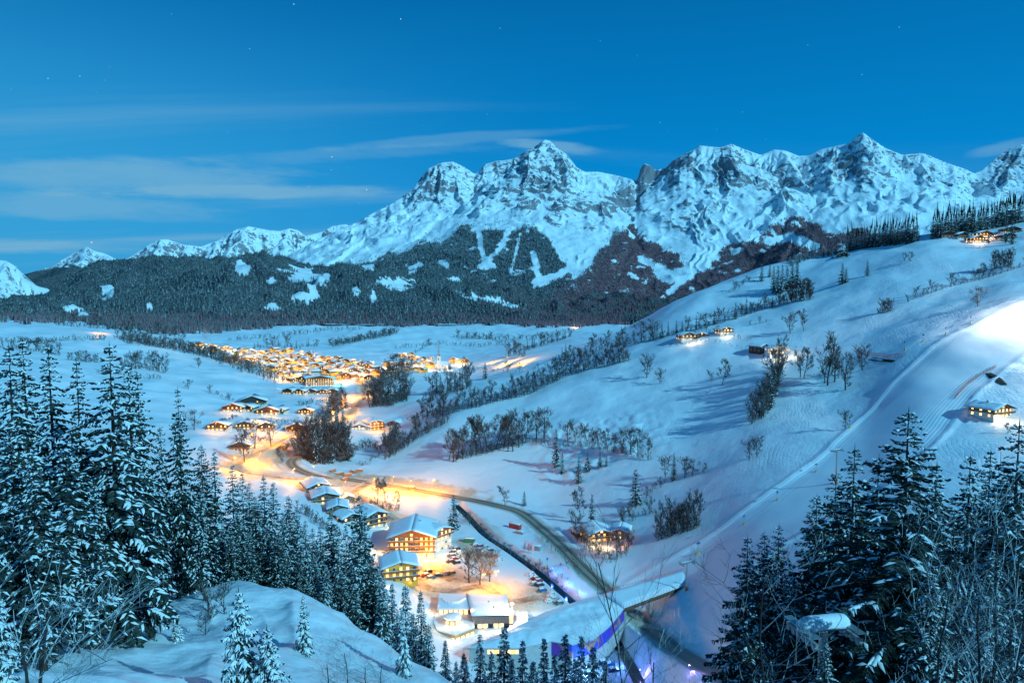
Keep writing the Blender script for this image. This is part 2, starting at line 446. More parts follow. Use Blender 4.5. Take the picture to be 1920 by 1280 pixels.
def grid_mesh(name, X, Y, Z, mat, attrs=None, kind='structure', flip=False):
    na, nr = X.shape
    co = np.stack([X, Y, Z], -1).reshape(-1, 3).astype(np.float32)
    i = np.arange(na - 1)[:, None]; j = np.arange(nr - 1)[None, :]
    a = i * nr + j; q = np.stack([a, a + nr, a + nr + 1, a + 1], -1).reshape(-1, 4)
    if not flip: q = q[:, ::-1]
    me = bpy.data.meshes.new(name)
    me.vertices.add(len(co)); me.vertices.foreach_set('co', co.ravel())
    me.loops.add(q.size); me.loops.foreach_set('vertex_index', q.ravel().astype(np.int32))
    me.polygons.add(len(q)); me.polygons.foreach_set('loop_start', np.arange(0, q.size, 4, dtype=np.int32))
    me.polygons.foreach_set('use_smooth', np.ones(len(q), bool))
    me.update(calc_edges=True)
    me.validate()
    for k, v in (attrs or {}).items():
        at_ = me.attributes.new(k, 'FLOAT', 'POINT'); at_.data.foreach_set('value', v.ravel().astype(np.float32))
    me.materials.append(mat)
    ob = bpy.data.objects.new(name, me); COL.objects.link(ob)
    if kind: ob['kind'] = kind
    return ob

# forested ground in the near sheet (darker litter under the woods)
azd = np.degrees(A2)
def px_of(x, y, z):
    dep = y * CP - z * SP
    return 960 + F * x / dep, 640 - F * (y * SP + z * CP) / dep
PXg, PYg = px_of(X2, Y2, Z2)
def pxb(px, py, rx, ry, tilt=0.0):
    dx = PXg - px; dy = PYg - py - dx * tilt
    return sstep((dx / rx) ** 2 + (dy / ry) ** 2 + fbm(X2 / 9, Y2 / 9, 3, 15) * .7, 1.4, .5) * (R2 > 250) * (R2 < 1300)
grit_glow = .9 * pxb(893, 1036, 42, 20, .35) + .9 * pxb(812, 1068, 55, 15) + .45 * pxb(985, 1115, 60, 26, .3) + .5 * pxb(1035, 1015, 45, 22, .7) + .8 * pxb(868, 1098, 70, 10) + .95 * pxb(760, 912, 150, 17, .12) + .7 * pxb(480, 868, 80, 34, -.1) + .7 * pxb(640, 905, 90, 16) + .5 * pxb(640, 770, 40, 40) + .6 * pxb(470, 862, 60, 22, -.2) + .5 * pxb(905, 985, 45, 16, .6) + .5 * pxb(840, 1180, 60, 14) + .6 * pxb(760, 1040, 60, 18)  # gritted snow, spread wider around the lamps to paint in their amber glow
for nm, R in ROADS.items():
    grit_glow = np.maximum(grit_glow, sstep(R['D'] + fbm(X2 / 11, Y2 / 11, 3, 31) * (5 if nm != 'main_road' else 1), R['w'] / 2 + (16 if nm != 'main_road' else 2.5), R['w'] / 2) * .9)
grit_glow = np.clip(grit_glow, 0, 1)

# snow
def snow_material():
    m, nt = newmat('snow'); s = NT(nt)
    p = s.pos()
    pm = s.attr('piste'); pd = s.attr('piste_d'); tr = s.attr('tracked')
    big = s.noise(p, 0.012, 4, 0.55)
    fine = s.noise(p, 0.9, 4, 0.6)
    base = s.mix(s.rng(big, 0.35, 0.65), c4(0.80, 0.82, 0.84), c4(0.86, 0.87, 0.88))
    base = s.mix(s.math('MULTIPLY', s.attr('grit_glow'), s.rng(fine, .3, .7, .55, 1.0)), base, c4(0.50, 0.36, 0.18))  # sandy grit tone, yellowed so amber lamp glow is in the colour
    # soft wind relief
    npm = s.math('SUBTRACT', 1.0, s.math('MULTIPLY', pm, .85))
    h = s.math('MULTIPLY', s.math('MULTIPLY', s.noise(p, 0.11, 5, 0.55), 0.9), npm)
    h = s.math('ADD', h, s.math('MULTIPLY', s.math('MULTIPLY', s.noise(p, 0.6, 3, 0.5), 0.22), npm))
    # swung ski tracks: thin crossing lines, warped
    def lines(rot, sc_, warp, seed):
        mp = s.n('ShaderNodeMapping'); s.link(p, mp.inputs[0])
        mp.inputs['Rotation'].default_value = (0, 0, radians(rot)); mp.inputs['Location'].default_value = (seed, seed * 2, 0)
        wv = s.n('ShaderNodeTexWave'); wv.wave_type = 'BANDS'; wv.bands_direction = 'X'
        s.link(mp.outputs[0], wv.inputs['Vector'])
        wv.inputs['Scale'].default_value = sc_; wv.inputs['Distortion'].default_value = warp
        wv.inputs['Detail'].default_value = 3.0; wv.inputs['Detail Scale'].default_value = 0.35
        return s.rng(wv.outputs['Fac'], 0.0, 0.25)
    l1 = lines(25, 0.13, 16.0, 3); l2 = lines(-38, 0.10, 19.0, 17)
    patch = s.rng(s.noise(p, 0.022, 3, 0.6), 0.42, 0.60)
    trk = s.math('MULTIPLY', s.math('MULTIPLY', s.math('ADD', l1, l2), 0.09), s.math('MULTIPLY', tr, patch))
    h = s.math('ADD', h, trk)
    # corduroy along the piste, lighter and darker groomer lanes
    lane = s.n('ShaderNodeTexWave'); lane.wave_type = 'BANDS'; lane.bands_direction = 'X'
    cb = s.n('ShaderNodeCombineXYZ'); s.link(pd, cb.inputs[0])
    s.link(cb.outputs[0], lane.inputs['Vector']); lane.inputs['Scale'].default_value = 0.16
    lane.inputs['Distortion'].default_value = 1.0
    h = s.math('ADD', h, s.math('MULTIPLY', s.math('MULTIPLY', lane.outputs['Fac'], pm), 0.10))
    nrm = s.bump(h, 0.9, 1.0)
    s.bsdf(base, 0.55, 0.25, nrm)
    return m
SNOW = snow_material()
tracked = np.clip(sstep(X2 / R2, 0.10, 0.2) * sstep(R2, 330, 420), 0, 1) * (1 - PISTE_MASK)
ground = grid_mesh('ground', X2, Y2, Z2, SNOW, dict(piste=PISTE_MASK, piste_d=PISTE_D, tracked=tracked, grit_glow=grit_glow))

def strip(name, pts, width, mat, lift=0.05, kind='structure', ncross=5, crown=0.06):
    v = []; f = []
    n = len(pts)
    for i, p in enumerate(pts):
        a = pts[max(i - 1, 0)]; b = pts[min(i + 1, n - 1)]
        d = Vector((b.x - a.x, b.y - a.y, 0)).normalized(); nrm = Vector((-d.y, d.x, 0))
        for c in range(ncross):
            t = c / (ncross - 1) * 2 - 1
            v.append((p.x + nrm.x * t * width / 2, p.y + nrm.y * t * width / 2, p.z + lift + crown * (1 - t * t)))
    for i in range(n - 1):
        for c in range(ncross - 1):
            a = i * ncross + c
            f.append((a, a + 1, a + ncross + 1, a + ncross))
    me = bpy.data.meshes.new(name); me.from_pydata(v, [], f)
    if me.polygons[0].normal.z < 0: me.flip_normals()
    uv = me.attributes.new('across', 'FLOAT', 'POINT')
    for i in range(len(v)): uv.data[i].value = (i % ncross) / (ncross - 1)
    for p in me.polygons: p.use_smooth = True
    me.materials.append(mat)
    o = bpy.data.objects.new(name, me); COL.objects.link(o); o['kind'] = kind
    return o
def road_material():
    m, nt = newmat('salted_asphalt'); s = NT(nt)
    p = s.pos(); a = s.attr('across')
    tr = s.math('ABSOLUTE', s.math('SUBTRACT', s.math('ABSOLUTE', s.math('SUBTRACT', a, 0.5)), 0.22))
    wet = s.rng(s.math('ADD', tr, s.math('MULTIPLY', s.noise(p, 0.3, 4), 0.10)), 0.08, 0.17)
    c = s.mix(wet, c4(0.11, 0.098, 0.08), c4(0.33, 0.28, 0.21))
    edge = s.rng(s.math('ADD', s.math('ABSOLUTE', s.math('SUBTRACT', a, 0.5)), s.math('MULTIPLY', s.noise(p, 0.5, 3), 0.06)), 0.44, 0.50)
    c = s.mix(edge, c, c4(0.6, 0.6, 0.6))
    s.bsdf(c, s.rng(wet, 0, 1, 0.35, 0.7), 0.4, s.bump(s.noise(p, 2.0, 4), 0.3, 0.05))
    return m
ROADM = road_material()
PACKED = None
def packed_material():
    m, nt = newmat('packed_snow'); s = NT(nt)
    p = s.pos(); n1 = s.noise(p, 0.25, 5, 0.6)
    c = s.mix(s.rng(n1, 0.35, 0.65), c4(0.26, 0.20, 0.13), c4(0.50, 0.44, 0.36))  # dirty packed snow, browned further to paint in amber lamplight
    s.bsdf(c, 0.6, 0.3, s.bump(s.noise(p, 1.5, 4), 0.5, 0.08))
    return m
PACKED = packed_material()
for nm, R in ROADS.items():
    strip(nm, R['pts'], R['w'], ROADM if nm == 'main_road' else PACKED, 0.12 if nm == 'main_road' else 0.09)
def water_material():
    m, nt = newmat('dark_water'); s = NT(nt); p = s.pos()
    s.bsdf(c4(0.012, 0.02, 0.025), 0.15, 0.5, s.bump(s.noise(p, 0.8, 3), 0.4, 0.1))
    return m
strip('stream_water', [Vector((p.x, p.y, p.z - 2.5)) for p in spts], 4.6, water_material(), 0.0, crown=0.0)
# ------------------------------------------------------------------ mountains
def pos3(px, py, r): 
    v = at_r(px, py, r); return (v.x, v.y, v.z)
def spine_field(X, Y, spines, k0=0.95, k1=0.62, kd=500.0, spurs=0, reach=9000.0, seed=1):
    """height of a massif whose ridges run along the given 3-D lines; also along-ridge arc length and distance.
    spurs: side ribs dropping from every ridge, the way a weathered face is ribbed"""
    Z = np.full(X.shape, -1e9); S = np.zeros(X.shape); Dm = np.full(X.shape, 400.0)
    Rn = random.Random(seed); lines = [[pos3(*q) for q in sp] for sp in spines]
    ribs = []
    if spurs:
        for li, P in enumerate(lines):
            for a, b in zip(P[:-1], P[1:]):
                L = hypot(b[0] - a[0], b[1] - a[1]); ux, uy = (b[0] - a[0]) / L, (b[1] - a[1]) / L
                n = max(1, int(L / (spurs * (1.25 if li == 0 else 1))))
                for k in range(n):
                    t = (k + Rn.uniform(.2, .8)) / n; p = [a[c] + (b[c] - a[c]) * t for c in range(3)]
                    if li and p[2] < 420: continue
                    for sd in ((1,) if li == 0 else (-1, 1)):
                        # towards the viewer off the crest, to both sides off a rib
                        if li == 0: dx, dy = -p[0] / hypot(p[0], p[1]) + Rn.uniform(-.45, .45), -p[1] / hypot(p[0], p[1]); 
                        else: dx, dy = ux * .7 - uy * sd * Rn.uniform(.7, 1.1), uy * .7 + ux * sd * Rn.uniform(.7, 1.1)
                        m = hypot(dx, dy); dx /= m; dy /= m
                        ln = Rn.uniform(500, 1000) if li == 0 else Rn.uniform(220, 520); sl = Rn.uniform(.56, .74) if li == 0 else Rn.uniform(.55, .72)
                        q = [tuple(p)]; cx, cy, cz = p
                        for w_ in range(3):
                            dx += Rn.uniform(-.22, .22); dy += Rn.uniform(-.22, .22); m = hypot(dx, dy); dx /= m; dy /= m
                            cx += dx * ln / 3; cy += dy * ln / 3; cz -= sl * ln / 3; q.append((cx, cy, cz))
                        ribs.append(q)
    soff = 0.0
    for li, P in enumerate(lines + ribs):
        rib = li >= len(lines); rc = 620.0 if rib else reach; kk0 = k0 * (1.15 if rib else 1.0); kd_ = kd * (.55 if rib else 1)
        for a, b in zip(P[:-1], P[1:]):
            dx, dy = b[0] - a[0], b[1] - a[1]; L2 = dx * dx + dy * dy + 1e-6; L = math.sqrt(L2)
            m = (X > min(a[0], b[0]) - rc) & (X < max(a[0], b[0]) + rc) & (Y > min(a[1], b[1]) - rc) & (Y < max(a[1], b[1]) + rc)
            xs = X[m]; ys = Y[m]
            t = np.clip(((xs - a[0]) * dx + (ys - a[1]) * dy) / L2, 0, 1)
            d = np.hypot(xs - a[0] - t * dx, ys - a[1] - t * dy)
            h = a[2] + t * (b[2] - a[2]) - (k1 * d + (kk0 - k1) * kd_ * (1 - np.exp(-d / kd_)))
            z = Z[m]; c = h > z; z[c] = h[c]; Z[m] = z
            q = S[m]; q[c] = (soff + t * L)[c]; S[m] = q
            q = Dm[m]; q[c] = d[c]; Dm[m] = q
            soff += L
        soff += 777.0
    return Z, S, Dm

def polar(px0, px1, na, r0, r1, nr, power=1.0):
    a0 = slope_of(px0, 500)[0]; a1 = slope_of(px1, 500)[0]
    A = np.linspace(a0, a1, na); R = r0 + (r1 - r0) * np.linspace(0, 1, nr) ** power
    a, r = np.meshgrid(A, R, indexing='ij')
    return A, R, a, r, r * np.sin(a), r * np.cos(a)

def match_skyline(A, R, Z, line, lo=0.35, smooth=3):
    """raise or lower the upper part of each bearing so that the crest stands where it was surveyed"""
    px = np.array([960 + F * math.tan(a) / CP for a in A])   # close enough at crest height
    lx = np.array([p[0] for p in line], float); ly = np.array([p[1] for p in line], float)
    tgt = np.array([slope_of(x, np.interp(x, lx, ly))[1] for x in px])
    sl = Z / R[None, :]
    jm = sl.argmax(1); cur = sl[np.arange(len(A)), jm]
    diff = tgt - cur
    for _ in range(smooth):
        diff[1:-1] = 0.25 * diff[:-2] + 0.5 * diff[1:-1] + 0.25 * diff[2:]
    wgt = sstep(sl / np.maximum(cur[:, None], 1e-3), lo, 1.0)
    return Z + diff[:, None] * R[None, :] * wgt

def slope_mask(X, Y, Z):
    # surface normal z from finite differences on the polar grid
    dXa = np.gradient(X, axis=0); dYa = np.gradient(Y, axis=0); dZa = np.gradient(Z, axis=0)
    dXr = np.gradient(X, axis=1); dYr = np.gradient(Y, axis=1); dZr = np.gradient(Z, axis=1)
    nx = dYa * dZr - dZa * dYr; ny = dZa * dXr - dXa * dZr; nz = dXa * dYr - dYa * dXr
    L = np.sqrt(nx * nx + ny * ny + nz * nz) + 1e-9
    sg = np.sign(nz); return nx * sg / L, ny * sg / L, np.abs(nz) / L

def mountain_material(name, rockc, rockd, forestc, forestc2, texscale=1.0):
    m, nt = newmat(name); s = NT(nt)
    p = s.pos(); rk = s.attr('rock'); fo = s.attr('forest')
    n1 = s.noise(s.scale(p, (1, 1, 1.5)), 0.011 * texscale, 9, 0.76, 0.6)
    n2 = s.noise(p, 0.05 * texscale, 5, 0.65)
    n3 = s.noise(p, 0.09 * texscale, 3, 0.6)
    snow = c4(0.88, 0.89, 0.90)
    rock = s.mix(n2, c4(*rockc), c4(*rockd))
    rm = s.math('ADD', rk, s.math('MULTIPLY', s.math('SUBTRACT', n1, 0.5), 2.6))
    rm = s.rng(rm, 0.60, 0.70)
    c = s.mix(rm, snow, rock)
    fm = s.math('ADD', fo, s.math('MULTIPLY', s.math('SUBTRACT', n3, 0.5), 1.1))
    fm = s.rng(fm, 0.45, 0.62)
    wood = s.mix(s.rng(n2, 0.38, 0.62), c4(*forestc), c4(*forestc2))
    c = s.mix(fm, c, wood)
    h = s.math('MULTIPLY', n1, 24.0)
    h = s.math('ADD', h, s.math('MULTIPLY', n2, 8.0))
    h = s.math('ADD', h, s.math('MULTIPLY', s.math('MULTIPLY', s.noise(p, 0.085, 2, 0.5), fm), 16.0))
    s.bsdf(c, 0.75, 0.1, s.bump(h, 0.6, 1.0))
    return m
MTM = mountain_material('snowy_limestone', (0.16, 0.14, 0.16), (0.38, 0.35, 0.37), (0.03, 0.035, 0.035), (0.15, 0.16, 0.17))
MTB = mountain_material('snowy_limestone_and_larch', (0.17, 0.14, 0.15), (0.30, 0.27, 0.28), (0.075, 0.05, 0.055), (0.17, 0.13, 0.14))

SKY_MAIN = [(480, 505), (540, 478), (560, 470), (600, 448), (640, 430), (670, 417), (700, 400), (740, 380), (775, 355), (790, 335), (805, 316), (830, 305), (850, 303), (870, 312), (890, 326), (897, 322), (910, 308), (930, 302), (950, 300), (970, 295), (985, 283), (1003, 274), (1020, 262), (1030, 264), (1045, 279), (1062, 290), (1080, 314), (1095, 322), (1120, 322), (1150, 328), (1192, 339), (1197, 318), (1205, 306), (1216, 311), (1226, 319), (1245, 315), (1258, 301), (1285, 286), (1300, 279), (1305, 273), (1345, 277), (1365, 270), (1385, 279), (1420, 291), (1445, 281), (1465, 283), (1490, 293), (1510, 292), (1530, 281), (1560, 274), (1580, 270), (1595, 256), (1607, 249), (1620, 259), (1650, 279), (1680, 291), (1720, 288), (1760, 305), (1800, 318), (1815, 326), (1830, 320), (1850, 300), (1880, 279), (1900, 272), (1925, 276), (1980, 290), (2100, 320)]
SPINES = [
 [(480, 510, 8600), (560, 472, 8900), (640, 432, 9000), (700, 401, 9000), (775, 356, 9000), (805, 318, 9000), (850, 303, 9000), (892, 326, 9100), (930, 302, 9100), (985, 285, 9000), (1020, 262, 8900), (1062, 290, 9000), (1095, 322, 9300), (1150, 330, 9600), (1195, 335, 9300), (1205, 308, 9000), (1245, 315, 8900), (1305, 273, 8800), (1365, 270, 8800), (1420, 291, 8900), (1445, 281, 9000), (1490, 294, 9000), (1560, 274, 9000), (1607, 249, 8900), (1650, 279, 9000), (1720, 288, 9000), (1800, 318, 9200), (1860, 300, 9700), (1900, 272, 9900), (2000, 290, 9900), (2150, 320, 9900)],
 [(820, 308, 9000), (770, 372, 8500), (700, 432, 8000), (640, 475, 7500), (590, 510, 7000)],
 [(850, 303, 9000), (835, 360, 8600), (790, 410, 8150), (735, 455, 7600), (690, 500, 7000)],
 [(700, 401, 9000), (640, 452, 8300), (560, 500, 7700)],
 [(892, 326, 9100), (905, 372, 8600), (880, 410, 8150), (830, 450, 7600), (770, 490, 7000)],
 [(935, 305, 9050), (925, 370, 8400), (940, 420, 7900), (935, 470, 7400), (900, 520, 6700)],
 [(1020, 262, 8900), (985, 330, 8500), (975, 385, 8100), (1000, 440, 7700), (985, 500, 7000), (1010, 545, 6400)],
 [(1020, 262, 8900), (1050, 340, 8450), (1085, 400, 8000), (1075, 455, 7600), (1062, 505, 7000)],
 [(1062, 290, 9000), (1105, 370, 8500), (1140, 420, 8150)],
 [(1195, 345, 9200), (1190, 380, 8700), (1150, 400, 8450)],
 [(1245, 315, 8900), (1235, 370, 8350), (1200, 425, 7800), (1160, 470, 7200), (1110, 520, 6500), (1050, 565, 5900)],
 [(1305, 273, 8800), (1300, 350, 8300), (1285, 410, 7900), (1250, 470, 7300), (1245, 520, 6700), (1230, 560, 6200)],
 [(1365, 270, 8800), (1370, 330, 8450), (1395, 385, 8100), (1355, 440, 7700), (1320, 480, 7300)],
 [(1445, 281, 9000), (1440, 330, 8600), (1470, 365, 8250)],
 [(1560, 400, 7600), (1515, 365, 7700), (1470, 351, 7700), (1435, 385, 7500), (1400, 430, 7100), (1340, 490, 6500), (1270, 560, 5900)],
 [(1470, 351, 7700), (1530, 415, 7300), (1560, 450, 6900), (1590, 500, 6400)],
 [(1470, 440, 6500), (1500, 425, 6450), (1540, 455, 6200)],
 [(1607, 249, 8900), (1600, 310, 8500), (1560, 340, 8200), (1560, 400, 7600)],
 [(1607, 249, 8900), (1650, 330, 8400), (1670, 390, 7900), (1650, 440, 7400)],
 [(1720, 288, 9000), (1740, 345, 8500), (1790, 395, 8000), (1800, 450, 7500)],
 [(1900, 272, 9900), (1870, 340, 9300), (1880, 400, 8800)],
 [(1980, 290, 9900), (1960, 350, 9300), (1940, 420, 8700)],
]
A, R, a_, r_, X, Y = polar(380, 2060, 1080, 5400, 10300, 290)
wx = fbm(X / 420, Y / 420, 3, 41) * 55; wy = fbm(X / 420 + 9, Y / 420, 3, 43) * 55
Z, S, Dd = spine_field(X + wx, Y + wy, SPINES, 1.02, 0.50, 560.0, spurs=310)
# base of the range
base = np.array([slope_of(800, 568)[1]])[0] * r_ + 0
base = slope_of(800, 560)[1] * r_ + (r_ - 5400) * 0.10 - 160 * sstep(r_, 6000, 5400)
Z = np.logaddexp(Z / 60, base / 60) * 60
hgt = sstep(Z, 50, 900)
fl = sstep(Dd, 15, 260)
# flutes running down from the ridges
flute = ridged(S / 105 + fbm(X / 300, Y / 300, 2, 4) * 0.8, Dd / 1400, 3, 12, 0.55)
Z += (flute - 0.9) * 46 * fl * (0.35 + 0.65 * hgt)
Z += (ridged(X / 560, Y / 560, 4, 66, 0.45) - 0.9) * 14 * (0.25 + 0.75 * hgt) * sstep(Dd, 0, 200)
Z += fbm(X / 120, Y / 120, 4, 91) * 4 * (0.3 + 0.7 * hgt)
# ledges: limestone strata
Z += (ridged(X / 150, Y / 150, 3, 35, 0.5) - 0.9) * 9 * (0.2 + 0.8 * hgt)
st = Z + fbm(X / 500, Y / 500, 2, 5) * 60
Z += np.sin(st / 46.0) * 9.0 * hgt
Z = match_skyline(A, R, Z, SKY_MAIN, 0.5, 2)
nx, ny, nz = slope_mask(X, Y, Z)
PX, PY = px_of(X, Y, Z)
upper = sstep(Z, 350, 1100)
rock = sstep(nz, 0.88, 0.62) * (0.55 + 0.35 * upper) * 0.60
rock += 0.05 * sstep(Dd, 200, 0) * upper
# the two bare towers and the big broken face
def blob(px, py, rx, ry): return np.exp(-(((PX - px) / rx) ** 2 + ((PY - py) / ry) ** 2))
rock += 0.30 * blob(1010, 370, 85, 85) + .28 * blob(1110, 425, 45, 35) + 0.5 * blob(1165, 380, 55, 22) + 0.75 * blob(1208, 328, 18, 26) + 0.35 * blob(1270, 310, 38, 30)
rock += 0.3 * blob(815, 350, 40, 25) + 0.3 * blob(1600, 320, 45, 40) + 0.35 * blob(1360, 320, 35, 35) + 0.30 * blob(1300, 430, 60, 60) + 0.3 * blob(1890, 310, 30, 30) + 0.2 * blob(1440, 340, 60, 30)
rock -= 0.35 * blob(1120, 350, 40, 18) + 0.3 * blob(1325, 300, 18, 25) + 0.25 * blob(1450, 300, 40, 14)
# forest on the lower flanks: the tree line wanders, with avalanche tracks left white
tl = np.interp(PX, [380, 560, 640, 734, 796, 840, 865, 890, 912, 940, 960, 980, 1009, 1027, 1052, 1067, 1075, 1092, 1127, 1171, 1186, 1200, 1236, 1270, 1289, 1293, 1339, 1392, 1432, 1467, 1510, 1573, 1700, 2000],
                   [505, 505, 501, 482, 460, 445, 429, 429, 436, 426, 430, 420, 429, 451, 486, 500, 528, 518, 467, 429, 416, 440, 462, 482, 507, 516, 485, 454, 440, 407, 414, 436, 440, 440])
tl = tl + fbm(PX / 45, PY / 45, 4, 14) * 12
forest = sstep(PY, tl - 16, tl + 16) * (0.98 + 0.35 * fbm(X / 160, Y / 160, 3, 61))
def track(pts, w):
    d = np.full(PX.shape, 1e9)
    for (x0, y0), (x1, y1) in zip(pts[:-1], pts[1:]):
        L2 = (x1 - x0) ** 2 + (y1 - y0) ** 2; t = np.clip(((PX - x0) * (x1 - x0) + (PY - y0) * (y1 - y0)) / L2, 0, 1)
        d = np.minimum(d, np.hypot(PX - x0 - t * (x1 - x0), PY - y0 - t * (y1 - y0)))
    return np.exp(-((d + fbm(X / 70, Y / 70, 3, 62) * 3) / w) ** 2)
gull = 1.2 * track([(896, 425), (903, 470), (912, 498)], 4.5) + 1.1 * track([(956, 425), (940, 462), (912, 492)], 4.0) + .8 * track([(975, 440), (966, 480), (958, 512)], 2.5) + track([(900, 500), (925, 500)], 5)
gull += .9 * track([(1000, 478), (1008, 515)], 6) + 1.2 * track([(1003, 531), (1040, 518), (1072, 502)], 6.5) + 1.1 * track([(1204, 486), (1217, 493)], 7) + .8 * track([(1178, 512), (1192, 520)], 4)
gull += 1.2 * track([(1236, 508), (1262, 520), (1280, 512)], 11) + 1.3 * track([(1255, 548), (1290, 518), (1342, 482)], 5) + .9 * track([(1440, 455), (1480, 444), (1528, 462)], 8) + .7 * track([(770, 502), (790, 498)], 6) + .7 * track([(825, 492), (838, 498)], 5) + .5 * track([(1350, 500), (1372, 488)], 3)
gull += .45 * np.clip(fbm(X / 140, Y / 140, 4, 63) - .25, 0, 1) * 2
forest = forest * (1 - np.clip(gull * 1.3, 0, 1)) * (0.92)
brown = sstep(PX + (PY - 500) * 0.9, 1060, 1130)
mr = grid_mesh('mountain_range', X, Y, Z, MTM, dict(rock=np.clip(rock, 0, 1.2), forest=forest, brown=brown))
# larch-brown flank on the right: colour lies with the trees there
nt = MTM.node_tree; s = NT(nt)
bs = [n for n in nt.nodes if n.type == 'BSDF_PRINCIPLED'][0]
oldlink = bs.inputs['Base Color'].links[0].from_socket
woodnode = oldlink.node.inputs[7].links[0].from_socket
p = s.pos(); n2 = s.noise(p, 0.05, 4, 0.6)
bw = s.mix(s.rng(n2, 0.38, 0.62), c4(0.16, 0.065, 0.075), c4(0.34, 0.19, 0.20))
s.link(s.mix(s.attr('brown'), woodnode, bw), oldlink.node.inputs[7])
MAIN_GRID = (A, R, Z.copy(), forest.copy(), brown.copy())

# --- the lower range to the left, further down the valley
SKY_L = [(150, 540), (200, 505), (235, 488), (255, 476), (280, 460), (300, 449), (315, 448), (345, 458), (380, 462), (405, 452), (425, 440), (445, 430), (470, 424), (490, 428), (505, 431), (525, 433), (545, 428), (560, 431), (575, 442), (600, 436), (625, 424), (650, 420), (670, 430), (760, 450)]
A, R, a_, r_, X, Y = polar(90, 800, 460, 10500, 14500, 130)
SP2 = [[(120, 560, 12000), (200, 505, 12000), (255, 476, 12000), (305, 449, 12000), (345, 458, 12200), (380, 462, 12500), (425, 442, 12500), (470, 424, 12300), (525, 433, 12500), (560, 431, 12500), (600, 440, 13000), (640, 420, 13000), (700, 440, 13500), (800, 460, 13500)],
       [(305, 449, 12000), (290, 480, 11200), (250, 505, 10700)], [(345, 458, 12200), (365, 490, 11400)], [(470, 424, 12300), (440, 465, 11500), (400, 490, 11000)], [(525, 433, 12500), (530, 475, 11500)], [(405, 452, 12500), (395, 480, 11600)]]
Z, S, Dd = spine_field(X + fbm(X / 500, Y / 500, 3, 4) * 100, Y + fbm(X / 500, Y / 500, 3, 8) * 100, SP2, 0.9, 0.5, 600)
Z = np.maximum(Z, -200)
Z += (ridged(S / 190, Dd / 1500, 3, 2) - 0.9) * 90 * sstep(Dd, 10, 250) + (ridged(X / 500, Y / 500, 4, 5) - 0.9) * 70 * sstep(Dd, 0, 200)
Z = match_skyline(A, R, Z, SKY_L, 0.3, 1)
nx, ny, nz = slope_mask(X, Y, Z); PX, PY = px_of(X, Y, Z)
grid_mesh('far_mountain', X, Y, Z, MTM, dict(rock=np.clip(sstep(nz, 0.85, 0.5) * 0.75, 0, 1), forest=sstep(PY + fbm(X / 300, Y / 300, 2, 3) * 14, 478, 500) * 0.8, brown=np.zeros(X.shape)))

# --- the cone far down the valley and the white flank at the left edge
A, R, a_, r_, X, Y = polar(-250, 420, 420, 13000, 19500, 110)
SP3 = [[(-250, 540, 18000), (-100, 530, 18000), (40, 515, 18000), (90, 500, 18000), (120, 485, 18000), (168, 464, 18000), (200, 474, 18000), (228, 490, 18200), (300, 505, 18500), (450, 520, 18500)], [(168, 464, 18000), (150, 490, 16500), (110, 510, 15500), (60, 530, 14500)], [(200, 474, 18000), (215, 500, 16500), (230, 520, 15000)]]
Z, S, Dd = spine_field(X + fbm(X / 700, Y / 700, 3, 4) * 120, Y, SP3, 0.75, 0.4, 700)
Z += (ridged(S / 260, Dd / 2000, 3, 2) - 0.9) * 110 * sstep(Dd, 10, 300)
Z = match_skyline(A, R, Z, [(-250, 540), (-100, 530), (40, 516), (70, 508), (95, 500), (120, 486), (140, 475), (160, 465), (168, 463), (180, 470), (200, 475), (228, 490), (300, 505), (420, 520)], 0.2, 1)
nx, ny, nz = slope_mask(X, Y, Z); PX, PY = px_of(X, Y, Z)
grid_mesh('far_mountain', X, Y, Z, MTM, dict(rock=np.clip(sstep(nz, 0.9, 0.6) * 0.7, 0, 1), forest=sstep(PY + fbm(X / 400, Y / 400, 2, 3) * 10, 490, 508) * 0.85, brown=np.zeros(X.shape)))
A, R, a_, r_, X, Y = polar(-300, 160, 260, 8200, 11500, 110)
SP4 = [[(-300, 440, 10000), (-100, 470, 10000), (0, 487, 10000), (20, 490, 9900), (45, 512, 9700), (80, 545, 9400), (120, 575, 9000)], [(0, 487, 10000), (-20, 540, 9000), (-10, 590, 8300)]]
Z, S, Dd = spine_field(X + fbm(X / 500, Y / 500, 3, 4) * 80, Y, SP4, 0.8, 0.5, 500)
Z = np.maximum(Z, slope_of(0, 585)[1] * r_ - (r_ - 8200) * 0.02)
Z += (ridged(S / 190, Dd / 1500, 3, 2) - 0.9) * 60 * sstep(Dd, 10, 300)
Z = match_skyline(A, R, Z, [(-300, 440), (-100, 470), (0, 487), (15, 489), (30, 498), (50, 518), (78, 544), (100, 560), (130, 578), (160, 585)], 0.2, 1)
nx, ny, nz = slope_mask(X, Y, Z); PX, PY = px_of(X, Y, Z)
grid_mesh('far_mountain', X, Y, Z, MTM, dict(rock=np.clip(sstep(nz, 0.9, 0.6) * 0.6, 0, 1), forest=sstep(PY - PX * 0.2, 545, 565) * 0.8, brown=np.zeros(X.shape)))

